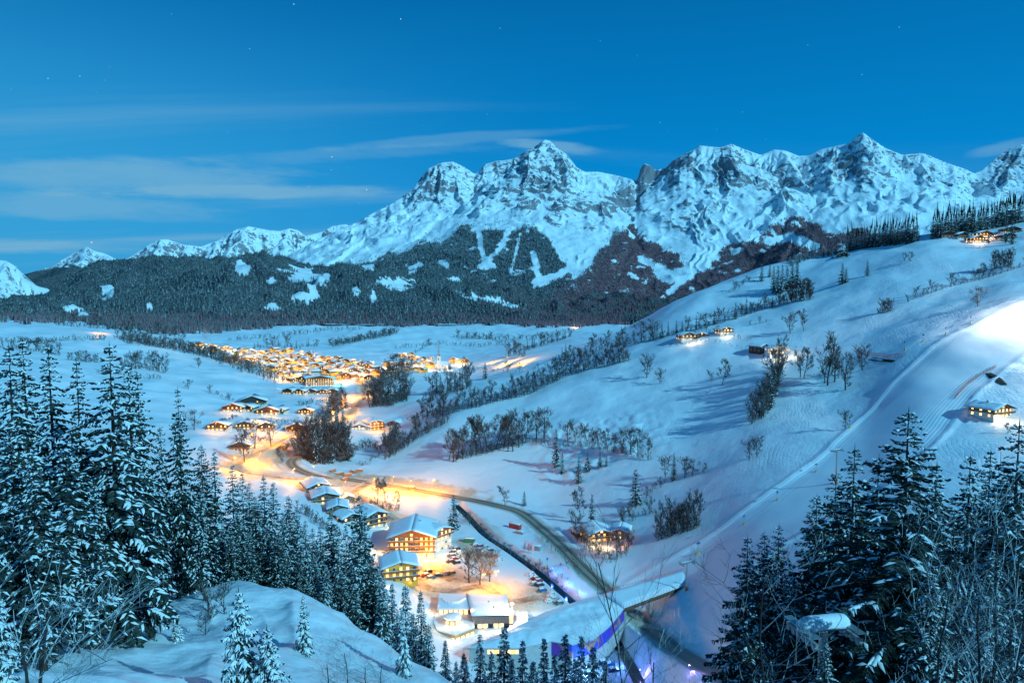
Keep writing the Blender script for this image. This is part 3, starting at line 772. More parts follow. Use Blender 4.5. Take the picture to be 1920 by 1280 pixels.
# --- wooded hills in front of the range
HILL = {
 -300: [(592, 3000), (590, 3600), (583, 4400), (575, 5400), (570, 6200), (566, 7000)],
 60: [(602, 3000), (598, 3600), (592, 4400), (584, 5400), (572, 6200), (566, 7000), (575, 8200)],
 160: [(604, 3000), (592, 3600), (580, 4200), (572, 4800), (560, 5800), (525, 6800), (508, 7600), (530, 8200)],
 250: [(606, 3000), (590, 3500), (568, 4000), (550, 4600), (540, 5200), (520, 6200), (492, 7400), (510, 8200)],
 340: [(607, 3000), (585, 3500), (555, 4100), (520, 4800), (503, 5300), (508, 6200), (489, 7200), (505, 8200)],
 440: [(608, 3000), (580, 3500), (545, 4100), (510, 4700), (487, 5300), (500, 6000), (495, 7000), (510, 8200)],
 530: [(608, 3000), (578, 3500), (545, 4100), (520, 4600), (486, 5300), (505, 6200), (520, 8200)],
 600: [(607, 3000), (575, 3500), (543, 4000), (528, 4500), (505, 5200), (512, 6200), (525, 8200)],
 700: [(606, 3000), (575, 3500), (545, 4000), (523, 4500), (512, 5200), (505, 6000), (520, 8200)],
 800: [(606, 3000), (580, 3500), (560, 4000), (545, 4500), (528, 5200), (510, 6000), (520, 8200)],
 950: [(608, 3000), (590, 3500), (574, 4100), (562, 4700), (548, 5400), (530, 6100), (530, 8200)],
 1080: [(606, 3000), (598, 3500), (588, 4100), (578, 4700), (560, 5400), (540, 6100), (540, 8200)],
 1250: [(600, 3000), (592, 3500), (588, 4100), (582, 4700), (570, 5400), (555, 6100), (560, 8200)],
 2150: [(600, 3000), (592, 3500), (588, 4100), (582, 4700), (570, 5400), (555, 6100), (560, 8200)],
}
NAh, NRh = 640, 200
Ah = np.linspace(slope_of(-300, 560)[0], slope_of(1700, 560)[0], NAh); Rh = np.linspace(3130, 8200, NRh)
hc = sorted(HILL); E = []
for c in hc:
    E.append(pchip([q[1] for q in HILL[c]], [slope_of(c, q[0])[1] for q in HILL[c]], np.clip(Rh, HILL[c][0][1], HILL[c][-1][1])))
Th = pchip([slope_of(c, 560)[0] for c in hc], np.array(E), Ah)
Th = smooth_axis(Th, 40, 0)
ah, rh = np.meshgrid(Ah, Rh, indexing='ij'); Xh = rh * np.sin(ah); Yh = rh * np.cos(ah)
Zh = Th * rh + (ridged(Xh / 600, Yh / 600, 4, 19) - 0.9) * 75 * sstep(rh, 3200, 3900) + fbm(Xh / 160, Yh / 160, 3, 3) * 8
_tg = np.interp(Ah, AZ, T[:, -1]); Zh = np.where(rh < 3600, Zh * sstep(rh, 3200, 3600) + (_tg[:, None] * rh - 2.0) * (1 - sstep(rh, 3200, 3600)), Zh)
Zh += 26 * np.maximum(0, fbm(Xh / 420, Yh / 260, 2, 23)) * sstep(rh, 3300, 3700)
PXh, PYh = px_of(Xh, Yh, Zh)
clear = np.zeros(Xh.shape)
def clearing(px, py, rx, ry, tilt=0.0):
    global clear
    dx = PXh - px; dy = PYh - py - dx * tilt
    q = (dx / rx) ** 2 + (dy / ry) ** 2 + fbm(Xh / 110, Yh / 110, 4, 8) * 1.1
    clear = np.maximum(clear, sstep(q, 1.1, 0.8))
for c in [(458, 505, 22, 10), (512, 527, 10, 6), (575, 517, 42, 15, 0.15), (740, 532, 38, 12, 0.12), (565, 558, 35, 9, -0.15), (130, 580, 16, 7), (860, 524, 22, 3.5), (905, 560, 45, 4.5, 0.18), (960, 573, 26, 3.5, 0.1), (668, 545, 8, 6), (700, 560, 6, 9), (510, 577, 14, 4), (330, 615, 30, 6), (156, 596, 12, 14), (280, 572, 8, 4), (840, 495, 18, 7), (770, 505, 12, 10), (200, 545, 12, 12), (690, 498, 16, 8), (610, 495, 10, 4), (450, 500, 6, 20, 0.2)]:
    clearing(*c)

HM = mountain_material('wooded_hillside', (0.2, 0.2, 0.2), (0.3, 0.3, 0.3), (0.035, 0.04, 0.04), (0.16, 0.17, 0.18), 2.0)
grid_mesh('hills', Xh, Yh, Zh, HM, dict(rock=np.zeros(Xh.shape), forest=(1 - clear) * 0.8, brown=np.zeros(Xh.shape)))
# ------------------------------------------------------------------ materials for vegetation
def needle_material(name, dark, light, snowline, snowamt=0.9):
    """spruce needles with rime: colour only"""
    m, nt = newmat(name); s = NT(nt)
    tc = s.pos()
    nz = s.noise(tc, 1.1, 3, 0.6)
    c = s.mix(s.rng(nz, 0.3, 0.7), c4(*dark), c4(*light))
    if snowline is not None:
        g = s.n('ShaderNodeNewGeometry'); sp = s.n('ShaderNodeSeparateXYZ'); s.link(g.outputs['Normal'], sp.inputs[0])
        k = s.math('ADD', s.math('ABSOLUTE', sp.outputs[2]), s.math('MULTIPLY', s.math('SUBTRACT', s.noise(tc, 2.2, 3, 0.7), 0.5), 1.2))
        c = s.mix(s.math('MULTIPLY', s.rng(k, snowline, snowline + 0.15), snowamt), c, c4(0.78, 0.80, 0.83))
    s.bsdf(c, 0.85, 0.1)
    return m
NEEDLE = needle_material('spruce_needles', (0.014, 0.026, 0.022), (0.040, 0.056, 0.045), 0.90, 0.14)
NEEDLE_FAR = needle_material('rimed_spruce', (0.018, 0.028, 0.024), (0.05, 0.062, 0.05), 0.72, 0.75)
NEEDLE_HILL = needle_material('hillside_spruce', (0.024, 0.034, 0.036), (0.085, 0.095, 0.095), 0.20, 0.66)
LARCH_HILL = needle_material('hillside_larch', (0.17, 0.07, 0.08), (0.36, 0.19, 0.20), 0.34, 0.42)
BARK = simple('bark', (0.07, 0.05, 0.04), 0.9, 0.1, 0.4, 3.0, 0.5)
def twig_material(name, col, amt):
    m, nt = newmat(name); s = NT(nt)
    tc = s.n('ShaderNodeTexCoord').outputs['Object']
    g = s.n('ShaderNodeNewGeometry'); sp = s.n('ShaderNodeSeparateXYZ'); s.link(g.outputs['Normal'], sp.inputs[0])
    k = s.math('ADD', sp.outputs[2], s.math('MULTIPLY', s.math('SUBTRACT', s.noise(tc, 1.5, 2, 0.6), 0.5), 0.9))
    c = s.mix(s.math('MULTIPLY', s.rng(k, 0.25, 0.5), amt), c4(*col), c4(0.8, 0.82, 0.84))
    s.bsdf(c, 0.9, 0.1)
    return m
TWIG = twig_material('bare_twigs', (0.062, 0.046, 0.040), 0.35)
TWIG_SNOW = twig_material('snowed_twigs', (0.05, 0.042, 0.04), 0.6)
TREE_SNOW = None
def tree_snow():
    m, nt = newmat('branch_snow'); s = NT(nt)
    tc = s.n('ShaderNodeTexCoord').outputs['Object']
    s.bsdf(c4(0.84, 0.86, 0.88), 0.6, 0.2, s.bump(s.noise(tc, 3.0, 3), 0.5, 0.1))
    return m
TREE_SNOW = tree_snow()

def mesh_np(name, V, Fc, mats, mi=None, smooth=False):
    me = bpy.data.meshes.new(name)
    me.from_pydata(V, [], Fc)
    for m in mats: me.materials.append(m)
    if mi is not None: me.polygons.foreach_set('material_index', mi)
    if smooth: me.polygons.foreach_set('use_smooth', [True] * len(Fc))
    return me

def spruce_meshes(seed, H=26.0, rb=3.6, levels=40, per=6, step=0.42, snow=0.6, lo=0.1, twigw=0.20, droop=0.5, bare=0.0, curtain=True):
    """one alpine spruce: trunk mesh, needle crown mesh, snow mesh"""
    R = random.Random(seed)
    V = []; Fc = []; SV = []; SF = []
    for L_ in range(levels):
        t = (L_ + R.uniform(-0.3, 0.3)) / levels
        t = min(max(t, 0), 0.985)
        zb = H * (lo + (1 - lo) * (1 - (1 - t) ** 1.12))
        prof = (1 - t) ** 0.84 * (0.6 + 0.4 * min(1, t / 0.12))
        n = max(3, int(per * (0.6 + 0.4 * (1 - t))))
        ph = R.uniform(0, 6.28)
        for b in range(n):
            if R.random() < bare: continue
            ang = ph + b * 6.283 / n + R.uniform(-0.35, 0.35)
            L = rb * prof * R.choice((0.5, 0.68, 0.85, 0.95, 1.0, 1.08, 1.25)) + 0.16
            z0 = zb + R.uniform(-0.5, 0.5) * H * (1 - lo) / levels * (1.6 - t)
            ca, sa = cos(ang), sin(ang)
            up = 0.25 * t - 0.22 * (1 - t) + R.uniform(-0.08, 0.08); dr = droop * (0.55 + 0.5 * (1 - t)) * R.uniform(0.8, 1.2)
            tip = R.uniform(0.05, 0.3); wob = R.uniform(-.05, .05)
            def P(q, side=0.0, dz=0.0):
                rr = L * q * (1 - 0.06 * q)
                z = z0 + L * (up * q - dr * q * q + tip * q ** 4 + wob * sin(q * 5 + ph)) + dz
                return (ca * rr - sa * side, sa * rr + ca * side, z)
            m = max(3, int(L / step))
            for k in range(m):
                q = 0.12 + 0.88 * (k + R.uniform(0.1, 0.9)) / m
                tl = min(0.55 if levels > 30 else 9.0, 0.42 * L * (1 - q) ** 0.7 * (0.35 + q) + 0.16) * R.uniform(0.7, 1.2)
                for sd in (-1, 1):
                    a0 = P(q); dq = tl * 0.55 / L
                    sag = -tl * R.uniform(0.15, 0.55)
                    tipp = P(min(q + dq, 1.12), sd * tl, sag)
                    w = twigw * R.uniform(0.7, 1.4) * (1.0 if twigw < .3 else 1.0)
                    m1 = P(q + dq * 0.35 - w / L * 0.8, sd * tl * 0.5, sag * 0.25 + 0.03)
                    m2 = P(q + dq * 0.35 + w / L * 0.8, sd * tl * 0.5, sag * 0.3 - 0.02)
                    i = len(V); V += [a0, m1, tipp, m2]; Fc.append((i, i + 1, i + 2, i + 3))
                    if curtain and R.random() < 0.75:
                        hgt = w * R.uniform(0.5, 1.6) * (0.4 + 0.6 * (1 - t)) + 0.05 * L
                        c1 = P(q + dq * 0.5, sd * tl * 0.55, sag * 0.4 - hgt)
                        i = len(V); V += [a0, c1, tipp]; Fc.append((i, i + 1, i + 2))
                    if R.random() < snow * 0.62:
                        i = len(SV); hh = 0.05 + 0.05 * R.random()
                        e = lambda p, dz: (p[0], p[1], p[2] + dz)
                        mid = tuple((m1[c] + m2[c]) / 2 for c in range(3))
                        SV += [e(a0, hh), e(m1, hh * 0.6), e(tipp, 0.03), e(m2, hh * 0.6), e(mid, hh + 0.09)]
                        SF += [(i, i + 1, i + 4), (i + 1, i + 2, i + 4), (i + 2, i + 3, i + 4), (i + 3, i, i + 4)]
                if k % 2 == 0 and curtain:
                    hgt = 0.10 + 0.13 * L * R.random()
                    p0 = P(q - 0.06); p1 = P(min(q + 0.16, 1.05)); p2 = P(q + 0.05, R.uniform(-0.1, 0.1), -hgt)
                    i = len(V); V += [p0, p1, p2]; Fc.append((i, i + 1, i + 2))
            # snow pillow lying along the branch
            if R.random() < snow:
                q0 = R.uniform(0.2, 0.6); q1 = min(1.0, q0 + (R.uniform(.2, .42) if levels > 30 else R.uniform(.4, .7))); ns = max(2, int((q1 - q0) * L / 0.55))
                base = len(SV)
                for k in range(ns + 1):
                    q = q0 + (q1 - q0) * k / ns
                    ww = min(0.17 if levels > 30 else 9, 0.09 + (0.085 if levels > 30 else 0.13) * L * (1 - q) ** 0.6 * (0.5 + q)) * R.uniform(0.6, 1.35) * (0.25 if k in (0, ns) else 1)
                    th = ww * 0.55
                    SV += [P(q, -ww, -0.10), P(q, -ww * 0.6, th * 0.75), P(q, 0, th + 0.03), P(q, ww * 0.6, th * 0.75), P(q, ww, -0.10)]
                for k in range(ns):
                    for c in range(4):
                        a = base + k * 5 + c; SF.append((a, a + 5, a + 6, a + 1))
    # leader
    i = len(V); V += [(0.06, 0, H * 0.97), (-0.04, 0.06, H * 0.97), (-0.04, -0.06, H * 0.97), (0, 0, H + 0.5)]
    Fc += [(i, i + 1, i + 3), (i + 1, i + 2, i + 3), (i + 2, i, i + 3)]
    # trunk
    tv = []; tf = []; NS = 9; r0 = 0.011 * H + 0.05
    for k in range(NS + 1):
        z = -1.5 + (H * 0.99 + 1.5) * k / NS; r = max(0.02, r0 * (1 - k / NS) ** 0.85)
        for c in range(7):
            a = c * 6.283 / 7; tv.append((cos(a) * r, sin(a) * r, z))
    for k in range(NS):
        for c in range(7):
            tf.append((k * 7 + c, k * 7 + (c + 1) % 7, (k + 1) * 7 + (c + 1) % 7, (k + 1) * 7 + c))
    # dead lower twigs on the trunk
    for q in range(10 if levels > 20 else 0):
        z = H * R.uniform(0.03, lo + 0.12); a = R.uniform(0, 6.28); l = R.uniform(0.5, 1.6)
        i = len(tv); tv += [(0, 0, z + 0.03), (0, 0, z - 0.03), (cos(a) * l, sin(a) * l, z - 0.25 * l)]; tf.append((i, i + 1, i + 2))
    cm = mesh_np('crown', V, Fc, [NEEDLE if levels > 20 else NEEDLE_FAR])
    sm = mesh_np('branch_snow', SV, SF, [TREE_SNOW], smooth=True) if SV else None
    tm = mesh_np('trunk', tv, tf, [BARK], smooth=True)
    return dict(H=H, crown=cm, snow=sm, trunk=tm)

def bare_meshes(seed, H=14.0, spread=0.55, depth=4, mat=None, trunk_r=0.16, clear=0.25, minr=0.022, fork=(3, 4), up=0.35):
    R = random.Random(seed); tv = []; tf = []; cv = []; cf = []
    def limb(V, Fc, p, d, L, r, nseg, sides):
        pts = [p.copy()]; dd = d.copy()
        for k in range(nseg):
            dd = (dd + Vector((R.uniform(-1, 1), R.uniform(-1, 1), R.uniform(-0.3, 0.8))) * 0.13).normalized()
            pts.append(pts[-1] + dd * L / nseg)
        base = len(V)
        ref = Vector((0, 0, 1)) if abs(dd.z) < 0.9 else Vector((1, 0, 0))
        u = dd.cross(ref).normalized(); v = dd.cross(u)
        for k, q in enumerate(pts):
            rr = max(minr * 0.6, r * (1 - 0.55 * k / nseg))
            for c in range(sides):
                a = c * 6.283 / sides; w_ = q + u * cos(a) * rr + v * sin(a) * rr; V.append(tuple(w_))
        for k in range(nseg):
            for c in range(sides):
                Fc.append((base + k * sides + c, base + k * sides + (c + 1) % sides, base + (k + 1) * sides + (c + 1) % sides, base + (k + 1) * sides + c))
        return pts, dd
    def grow(p, d, L, r, lev):
        pts, dd = limb(cv, cf, p, d, L, r, 3 if lev > 1 else 2, 3)
        if lev <= 0: return
        n = R.randint(*fork) + (1 if lev == 1 else 0)
        for i in range(n):
            t = R.uniform(0.25, 1.0); k = min(int(t * (len(pts) - 1)), len(pts) - 2)
            q = pts[k].lerp(pts[k + 1], t * (len(pts) - 1) - k)
            side = Vector((R.uniform(-1, 1), R.uniform(-1, 1), R.uniform(-0.2, 0.6) + up)).normalized()
            nd = (dd * 0.75 + side * (0.55 + spread * 0.6)).normalized()
            grow(q, nd, L * R.uniform(0.5, 0.72), max(minr, r * 0.48), lev - 1)
    # leader with limbs along it
    pts, dd = limb(tv, tf, Vector((0, 0, -0.8)), Vector((0, 0, 1)), H * 0.92 + 0.8, trunk_r, 6, 5)
    nl = int(9 + H * 0.45)
    for i in range(nl):
        t = clear + (1 - clear) * (i + R.random()) / nl; t = min(t, 0.99)
        k = min(int(t * 6), 5); q = pts[k].lerp(pts[k + 1], t * 6 - k)
        a = R.uniform(0, 6.283); el = 0.35 + 0.7 * t
        d = Vector((cos(a), sin(a), el + up * 0.5)).normalized()
        L = H * (0.16 + 0.30 * spread * sin(pi * min(1, (1 - t) * 1.0 + 0.12)) ** 0.8) * R.uniform(0.75, 1.2)
        grow(q, d, L, trunk_r * 0.4 * (1.1 - t) + 0.02, depth - 2)
    return dict(H=H, crown=mesh_np('crown', cv, cf, [mat or TWIG]), trunk=mesh_np('trunk', tv, tf, [BARK if mat is None else mat]), snow=None)

SPR = {
 'near_snow': [spruce_meshes(1, 26, 4.1, 54, 5, 0.26, 0.42, 0.10, 0.135, 0.55), spruce_meshes(2, 26, 3.6, 52, 5, 0.26, 0.48, 0.14, 0.135, 0.62), spruce_meshes(3, 26, 3.4, 50, 5, 0.26, 0.38, 0.20, 0.135, 0.5)],
 'near_dark': [spruce_meshes(11, 26, 5.4, 56, 6, 0.25, 0.22, 0.05, 0.12, 0.42), spruce_meshes(12, 26, 4.8, 54, 6, 0.25, 0.26, 0.06, 0.12, 0.48)],
 'laden': [spruce_meshes(21, 8, 2.2, 24, 6, 0.24, 1.1, 0.03, 0.12, 0.5)],
 'slim': [spruce_meshes(31, 20, 1.9, 46, 5, 0.30, 0.5, 0.12, 0.13, 0.65)],
 'mid': [spruce_meshes(41, 20, 3.0, 26, 6, 0.8, 0.28, 0.04, 0.40, 0.45), spruce_meshes(42, 20, 3.4, 24, 6, 0.8, 0.22, 0.05, 0.40, 0.4), spruce_meshes(43, 20, 2.5, 26, 6, 0.75, 0.32, 0.04, 0.38, 0.5)],
}
BAR = {
 'tall': [bare_meshes(51, 15, 0.36, 5, None, 0.26, 0.22, 0.05), bare_meshes(52, 15, 0.46, 5, None, 0.26, 0.2, 0.05), bare_meshes(53, 15, 0.32, 5, None, 0.24, 0.28, 0.05)],
 'round': [bare_meshes(61, 11, 0.85, 5, None, 0.28, 0.18, 0.05, (3, 4), 0.2), bare_meshes(62, 11, 0.75, 5, None, 0.28, 0.16, 0.05, (3, 4), 0.25)],
 'bush': [bare_meshes(71, 5, 1.2, 4, None, 0.12, 0.04, 0.045, (3, 5), 0.3), bare_meshes(72, 5, 1.0, 4, None, 0.12, 0.04, 0.045, (3, 5), 0.4)],
 'birch': [bare_meshes(81, 16, 0.55, 5, TWIG_SNOW, 0.13, 0.12, 0.012, (2, 3), 0.1), bare_meshes(82, 16, 0.5, 5, TWIG_SNOW, 0.12, 0.15, 0.012, (2, 3), 0.0)],
 'sapling': [bare_meshes(91, 14, 0.22, 4, None, 0.07, 0.15, 0.010, (2, 3), 0.5)],
}
def tag(o, label, cat, group=None, kind=None):
    o['label'] = label; o['category'] = cat
    if group: o['group'] = group
    if kind: o['kind'] = kind
    return o
def root(name, loc, rz=0.0, sc_=(1, 1, 1)):
    o = bpy.data.objects.new(name, None); o.empty_display_size = 0.5
    o.location = loc; o.rotation_euler = (0, 0, rz); o.scale = sc_; COL.objects.link(o); return o
def child(name, me, par, mat=None):
    o = bpy.data.objects.new(name, me); COL.objects.link(o); o.parent = par; return o
_ones = ['', 'first', 'second', 'third', 'fourth', 'fifth', 'sixth', 'seventh', 'eighth', 'ninth', 'tenth', 'eleventh', 'twelfth', 'thirteenth', 'fourteenth', 'fifteenth', 'sixteenth', 'seventeenth', 'eighteenth', 'nineteenth']
ORD = _ones[1:] + ['twentieth'] + ['twenty-' + q for q in _ones[1:10]] + ['thirtieth'] + ['thirty-' + q for q in _ones[1:10]] + ['fortieth']
def ordn(i, n):
    if n == 1: return 'single'
    if i == 0: return 'leftmost'
    if i == n - 1: return 'rightmost'
    if i < len(ORD): return ORD[i] + ' from left'
    j = n - 1 - i
    return (ORD[j] if j < len(ORD) else 'middle') + ' from right'
n_tree = 0
def put_tree(pro, loc, H, label, cat, group, name, wide=1.0):
    global n_tree
    n_tree += 1
    k = H / pro['H']
    o = root(name, loc, random.uniform(0, 6.28), (k * wide, k * wide, k))
    child('trunk', pro['trunk'], o); child('crown', pro['crown'], o)
    if pro['snow']: child('branch_snow', pro['snow'], o)['kind'] = 'stuff'
    tag(o, label, cat, group)
    return o
def depth_of(v): return v.y * CP - v.z * SP
def tree_px(kind, px, py, hpx, label, group, name=None, wide=1.0):
    b = at(px, py); H = hpx * depth_of(b) / F
    P = SPR.get(kind) or BAR.get(kind)
    pro = random.choice(P)
    if name is None: name = 'spruce_tree' if kind in SPR else ('bare_bush' if kind == 'bush' else 'bare_tree')
    return put_tree(pro, b, H, label, 'spruce tree' if kind in SPR else ('bush' if kind == 'bush' else 'tree'), group, name, wide)
def tree_top(kind, px, py, r, label, group, wide=1.0, name=None, idx=None):
    t = at_r(px, py, r); gz = ground_z(t.x, t.y); H = t.z - gz
    P = SPR.get(kind) or BAR.get(kind); pro = P[idx] if idx is not None else random.choice(P)
    if name is None: name = 'spruce_tree' if kind in SPR else 'bare_tree'
    # keep a natural girth whatever the height
    wd = wide * (pro['H'] / H) ** 0.35 if H > 0 else 1
    return put_tree(pro, Vector((t.x, t.y, gz)), H, label, 'spruce tree' if kind in SPR else 'tree', group, name, wd)

# ------------------------------------------------------------------ forests nobody could count: low trees spread over the hills
def forest_nodes(mat, hw=0.17):
    ng = bpy.data.node_groups.new('forest_spread', 'GeometryNodeTree')
    ng.interface.new_socket('Geometry', in_out='INPUT', socket_type='NodeSocketGeometry')
    ng.interface.new_socket('Geometry', in_out='OUTPUT', socket_type='NodeSocketGeometry')
    N = ng.nodes.new; Lk = ng.links.new
    gi = N('NodeGroupInput'); go = N('NodeGroupOutput')
    j = N('GeometryNodeJoinGeometry')
    for (rb, z0, z1, rt) in ((hw, 0.08, 0.62, 0.03), (hw * 0.72, 0.36, 0.84, 0.02), (hw * 0.45, 0.62, 1.0, 0.0)):
        c = N('GeometryNodeMeshCone'); c.fill_type = 'NONE'
        c.inputs['Vertices'].default_value = 6; c.inputs['Radius Top'].default_value = rt
        c.inputs['Radius Bottom'].default_value = rb; c.inputs['Depth'].default_value = z1 - z0
        t = N('GeometryNodeTransform'); t.inputs['Translation'].default_value = (0, 0, z0)
        Lk(c.outputs['Mesh'], t.inputs['Geometry']); Lk(t.outputs[0], j.inputs[0])
    sm = N('GeometryNodeSetMaterial'); sm.inputs['Material'].default_value = mat
    Lk(j.outputs[0], sm.inputs['Geometry'])
    ip = N('GeometryNodeInstanceOnPoints'); Lk(gi.outputs[0], ip.inputs['Points']); Lk(sm.outputs[0], ip.inputs['Instance'])
    na = N('GeometryNodeInputNamedAttribute'); na.data_type = 'FLOAT_VECTOR'; na.inputs['Name'].default_value = 'tree_scale'
    Lk(na.outputs[0], ip.inputs['Scale'])
    nb = N('GeometryNodeInputNamedAttribute'); nb.data_type = 'FLOAT_VECTOR'; nb.inputs['Name'].default_value = 'tree_rot'
    Lk(nb.outputs[0], ip.inputs['Rotation'])
    Lk(ip.outputs[0], go.inputs[0])
    return ng
def forest(name, P, H, mat, wide=1.0, hw=0.17):
    n = len(P)
    me = bpy.data.meshes.new(name); me.vertices.add(n); me.vertices.foreach_set('co', P.astype(np.float32).ravel())
    a = me.attributes.new('tree_scale', 'FLOAT_VECTOR', 'POINT')
    wv = H * rng.uniform(0.8, 1.25, n) * wide
    a.data.foreach_set('vector', np.stack([wv, wv, H], -1).astype(np.float32).ravel())
    b = me.attributes.new('tree_rot', 'FLOAT_VECTOR', 'POINT')
    b.data.foreach_set('vector', np.stack([rng.uniform(-.05, .05, n), rng.uniform(-.05, .05, n), rng.uniform(0, 6.28, n)], -1).astype(np.float32).ravel())
    o = bpy.data.objects.new(name, me); COL.objects.link(o); o['kind'] = 'stuff'
    md = o.modifiers.new('spread', 'NODES'); md.node_group = forest_nodes(mat, hw)
    return o
def sample_grid(A, R, Z, dens_fn, n):
    u = rng.uniform(0, 1, n); r = np.sqrt(R[0] ** 2 + u * (R[-1] ** 2 - R[0] ** 2)); a = rng.uniform(A[0], A[-1], n)
    fa = (a - A[0]) / (A[-1] - A[0]) * (len(A) - 1); i = np.clip(fa.astype(int), 0, len(A) - 2); k = fa - i
    j = np.clip(np.searchsorted(R, r) - 1, 0, len(R) - 2); q = (r - R[j]) / (R[j + 1] - R[j])
    def ev(G): return (G[i, j] * (1 - k) + G[i + 1, j] * k) * (1 - q) + (G[i, j + 1] * (1 - k) + G[i + 1, j + 1] * k) * q
    z = ev(Z); keep = dens_fn(ev) > rng.uniform(0, 1, n)
    x = r * np.sin(a); y = r * np.cos(a)
    return np.stack([x, y, z], -1)[keep], keep
def visible_in_frame(P, m=60):
    px, py = px_of(P[:, 0], P[:, 1], P[:, 2]); return (px > -m) & (px < 1920 + m)
P, _ = sample_grid(Ah, Rh, Zh, lambda ev: np.where(ev(clear) < 0.5, 1.0, 0.0) * (ev(rh) > 3190 + 60 * ev(np.abs(fbm(Xh / 130, Yh / 130, 2, 88)))), 165000)
# the wood's edge comes down onto the meadows in lobes
EDGE = ([-100, 0, 160, 200, 280, 350, 440, 520, 640, 760, 900, 1000, 1060, 1150, 1300], [604, 604, 603, 614, 622, 628, 622, 612, 606, 611, 606, 611, 615, 606, 600])
Gp, _ = sample_grid(AZ, RG, Z2, lambda ev: (ev(PYg) < np.interp(ev(PXg), *EDGE) + 7 * ev(fbm(X2 / 140, Y2 / 140, 3, 71))) * (ev(R2) > 1750) * (ev(PXg) < 1180) * 1.0, 60000)
P = np.concatenate([P, Gp])
P = P[visible_in_frame(P)]
dist = np.hypot(P[:, 0], P[:, 1])
P = P[(dist < 5600) | (rng.uniform(0, 1, len(P)) < 0.6)]
pxx, pyy = px_of(P[:, 0], P[:, 1], P[:, 2])
lar = (pxx + rng.normal(0, 70, len(P)) > 1000) | ((pyy > 588) & (rng.uniform(0, 1, len(P)) < 0.55))
Pn = P[~lar]; Pl = P[lar]
H = rng.uniform(15, 27, len(Pn)); Pn[:, 2] -= 1.0; forest('forest', Pn, H, NEEDLE_HILL, 1.0)
H = rng.uniform(15, 25, len(Pl)); Pl[:, 2] -= 1.0; forest('forest', Pl, H, LARCH_HILL, 1.0)
A, R, Zm, fo, br = MAIN_GRID
P, keep = sample_grid(A, R, Zm, lambda ev: np.where(ev(fo) > 0.45, 1.0, 0.04 * (ev(fo) > 0.1)), 210000)
pxx, pyy = px_of(P[:, 0], P[:, 1], P[:, 2])
ok = visible_in_frame(P) & (pyy < 590); P = P[ok]; pxx = pxx[ok]; pyy = pyy[ok]
lar = (pxx + (pyy - 500) * 0.9 + rng.normal(0, 25, len(P))) > 1100
Pn = P[~lar]; forest('forest', Pn, rng.uniform(14, 26, len(Pn)), NEEDLE_HILL, 1.15)
Pl = P[lar]; forest('forest', Pl, rng.uniform(14, 24, len(Pl)), LARCH_HILL, 1.15)
# ------------------------------------------------------------------ mesh builder for built things
class MB:
    def __init__(s): s.v = []; s.f = []; s.m = []
    def quad(s, a, b, c, d, mi=0):
        i = len(s.v); s.v += [tuple(a), tuple(b), tuple(c), tuple(d)]; s.f.append((i, i + 1, i + 2, i + 3)); s.m.append(mi)
    def box(s, x0, x1, y0, y1, z0, z1, mi=0):
        i = len(s.v)
        s.v += [(x0, y0, z0), (x1, y0, z0), (x1, y1, z0), (x0, y1, z0), (x0, y0, z1), (x1, y0, z1), (x1, y1, z1), (x0, y1, z1)]
        for f in ((0, 3, 2, 1), (4, 5, 6, 7), (0, 1, 5, 4), (1, 2, 6, 5), (2, 3, 7, 6), (3, 0, 4, 7)):
            s.f.append(tuple(i + k for k in f)); s.m.append(mi)
        return s
    def prism(s, pts, z0, z1, mi=0, top=None):
        """vertical prism over a polygon (list of xy, counter-clockwise)"""
        n = len(pts); i = len(s.v)
        s.v += [(p[0], p[1], z0) for p in pts] + [(p[0], p[1], z1 if len(p) < 3 else p[2]) for p in pts]
        s.f.append(tuple(range(i + n - 1, i - 1, -1))); s.m.append(mi)
        s.f.append(tuple(range(i + n, i + 2 * n))); s.m.append(mi if top is None else top)
        for k in range(n):
            s.f.append((i + k, i + (k + 1) % n, i + n + (k + 1) % n, i + n + k)); s.m.append(mi)
        return s
    def bar(s, a, b, r, sides=6, mi=0, r2=None):
        a = Vector(a); b = Vector(b); d = (b - a).normalized()
        ref = Vector((0, 0, 1)) if abs(d.z) < 0.9 else Vector((1, 0, 0))
        u = d.cross(ref).normalized(); v = d.cross(u); i = len(s.v); r2 = r if r2 is None else r2
        for q, rr in ((a, r), (b, r2)):
            for c in range(sides):
                t = c * 2 * pi / sides; s.v.append(tuple(q + u * cos(t) * rr + v * sin(t) * rr))
        for c in range(sides):
            s.f.append((i + c, i + (c + 1) % sides, i + sides + (c + 1) % sides, i + sides + c)); s.m.append(mi)
        s.f.append(tuple(i + c for c in range(sides - 1, -1, -1))); s.m.append(mi)
        s.f.append(tuple(i + sides + c for c in range(sides))); s.m.append(mi)
        return s
    def slab(s, quadpts, th, mi=0):
        """a sloping board: four top corners, thickness downwards"""
        i = len(s.v); q = [Vector(p) for p in quadpts]
        s.v += [tuple(p) for p in q] + [tuple(p - Vector((0, 0, th))) for p in q]
        for f in ((0, 1, 2, 3), (7, 6, 5, 4), (0, 4, 5, 1), (1, 5, 6, 2), (2, 6, 7, 3), (3, 7, 4, 0)):
            s.f.append(tuple(i + k for k in f)); s.m.append(mi)
        return s
    def mesh(s, name, mats, smooth=False):
        me = bpy.data.meshes.new(name); me.from_pydata(s.v, [], s.f)
        for m in (mats if isinstance(mats, (list, tuple)) else [mats]): me.materials.append(m)
        me.polygons.foreach_set('material_index', s.m)
        if smooth: me.polygons.foreach_set('use_smooth', [True] * len(s.f))
        me.update(); return me
    def obj(s, name, mats, par=None, smooth=False, loc=None):
        o = bpy.data.objects.new(name, s.mesh(name, mats, smooth)); COL.objects.link(o)
        if par is not None: o.parent = par
        if loc is not None: o.location = loc
        return o

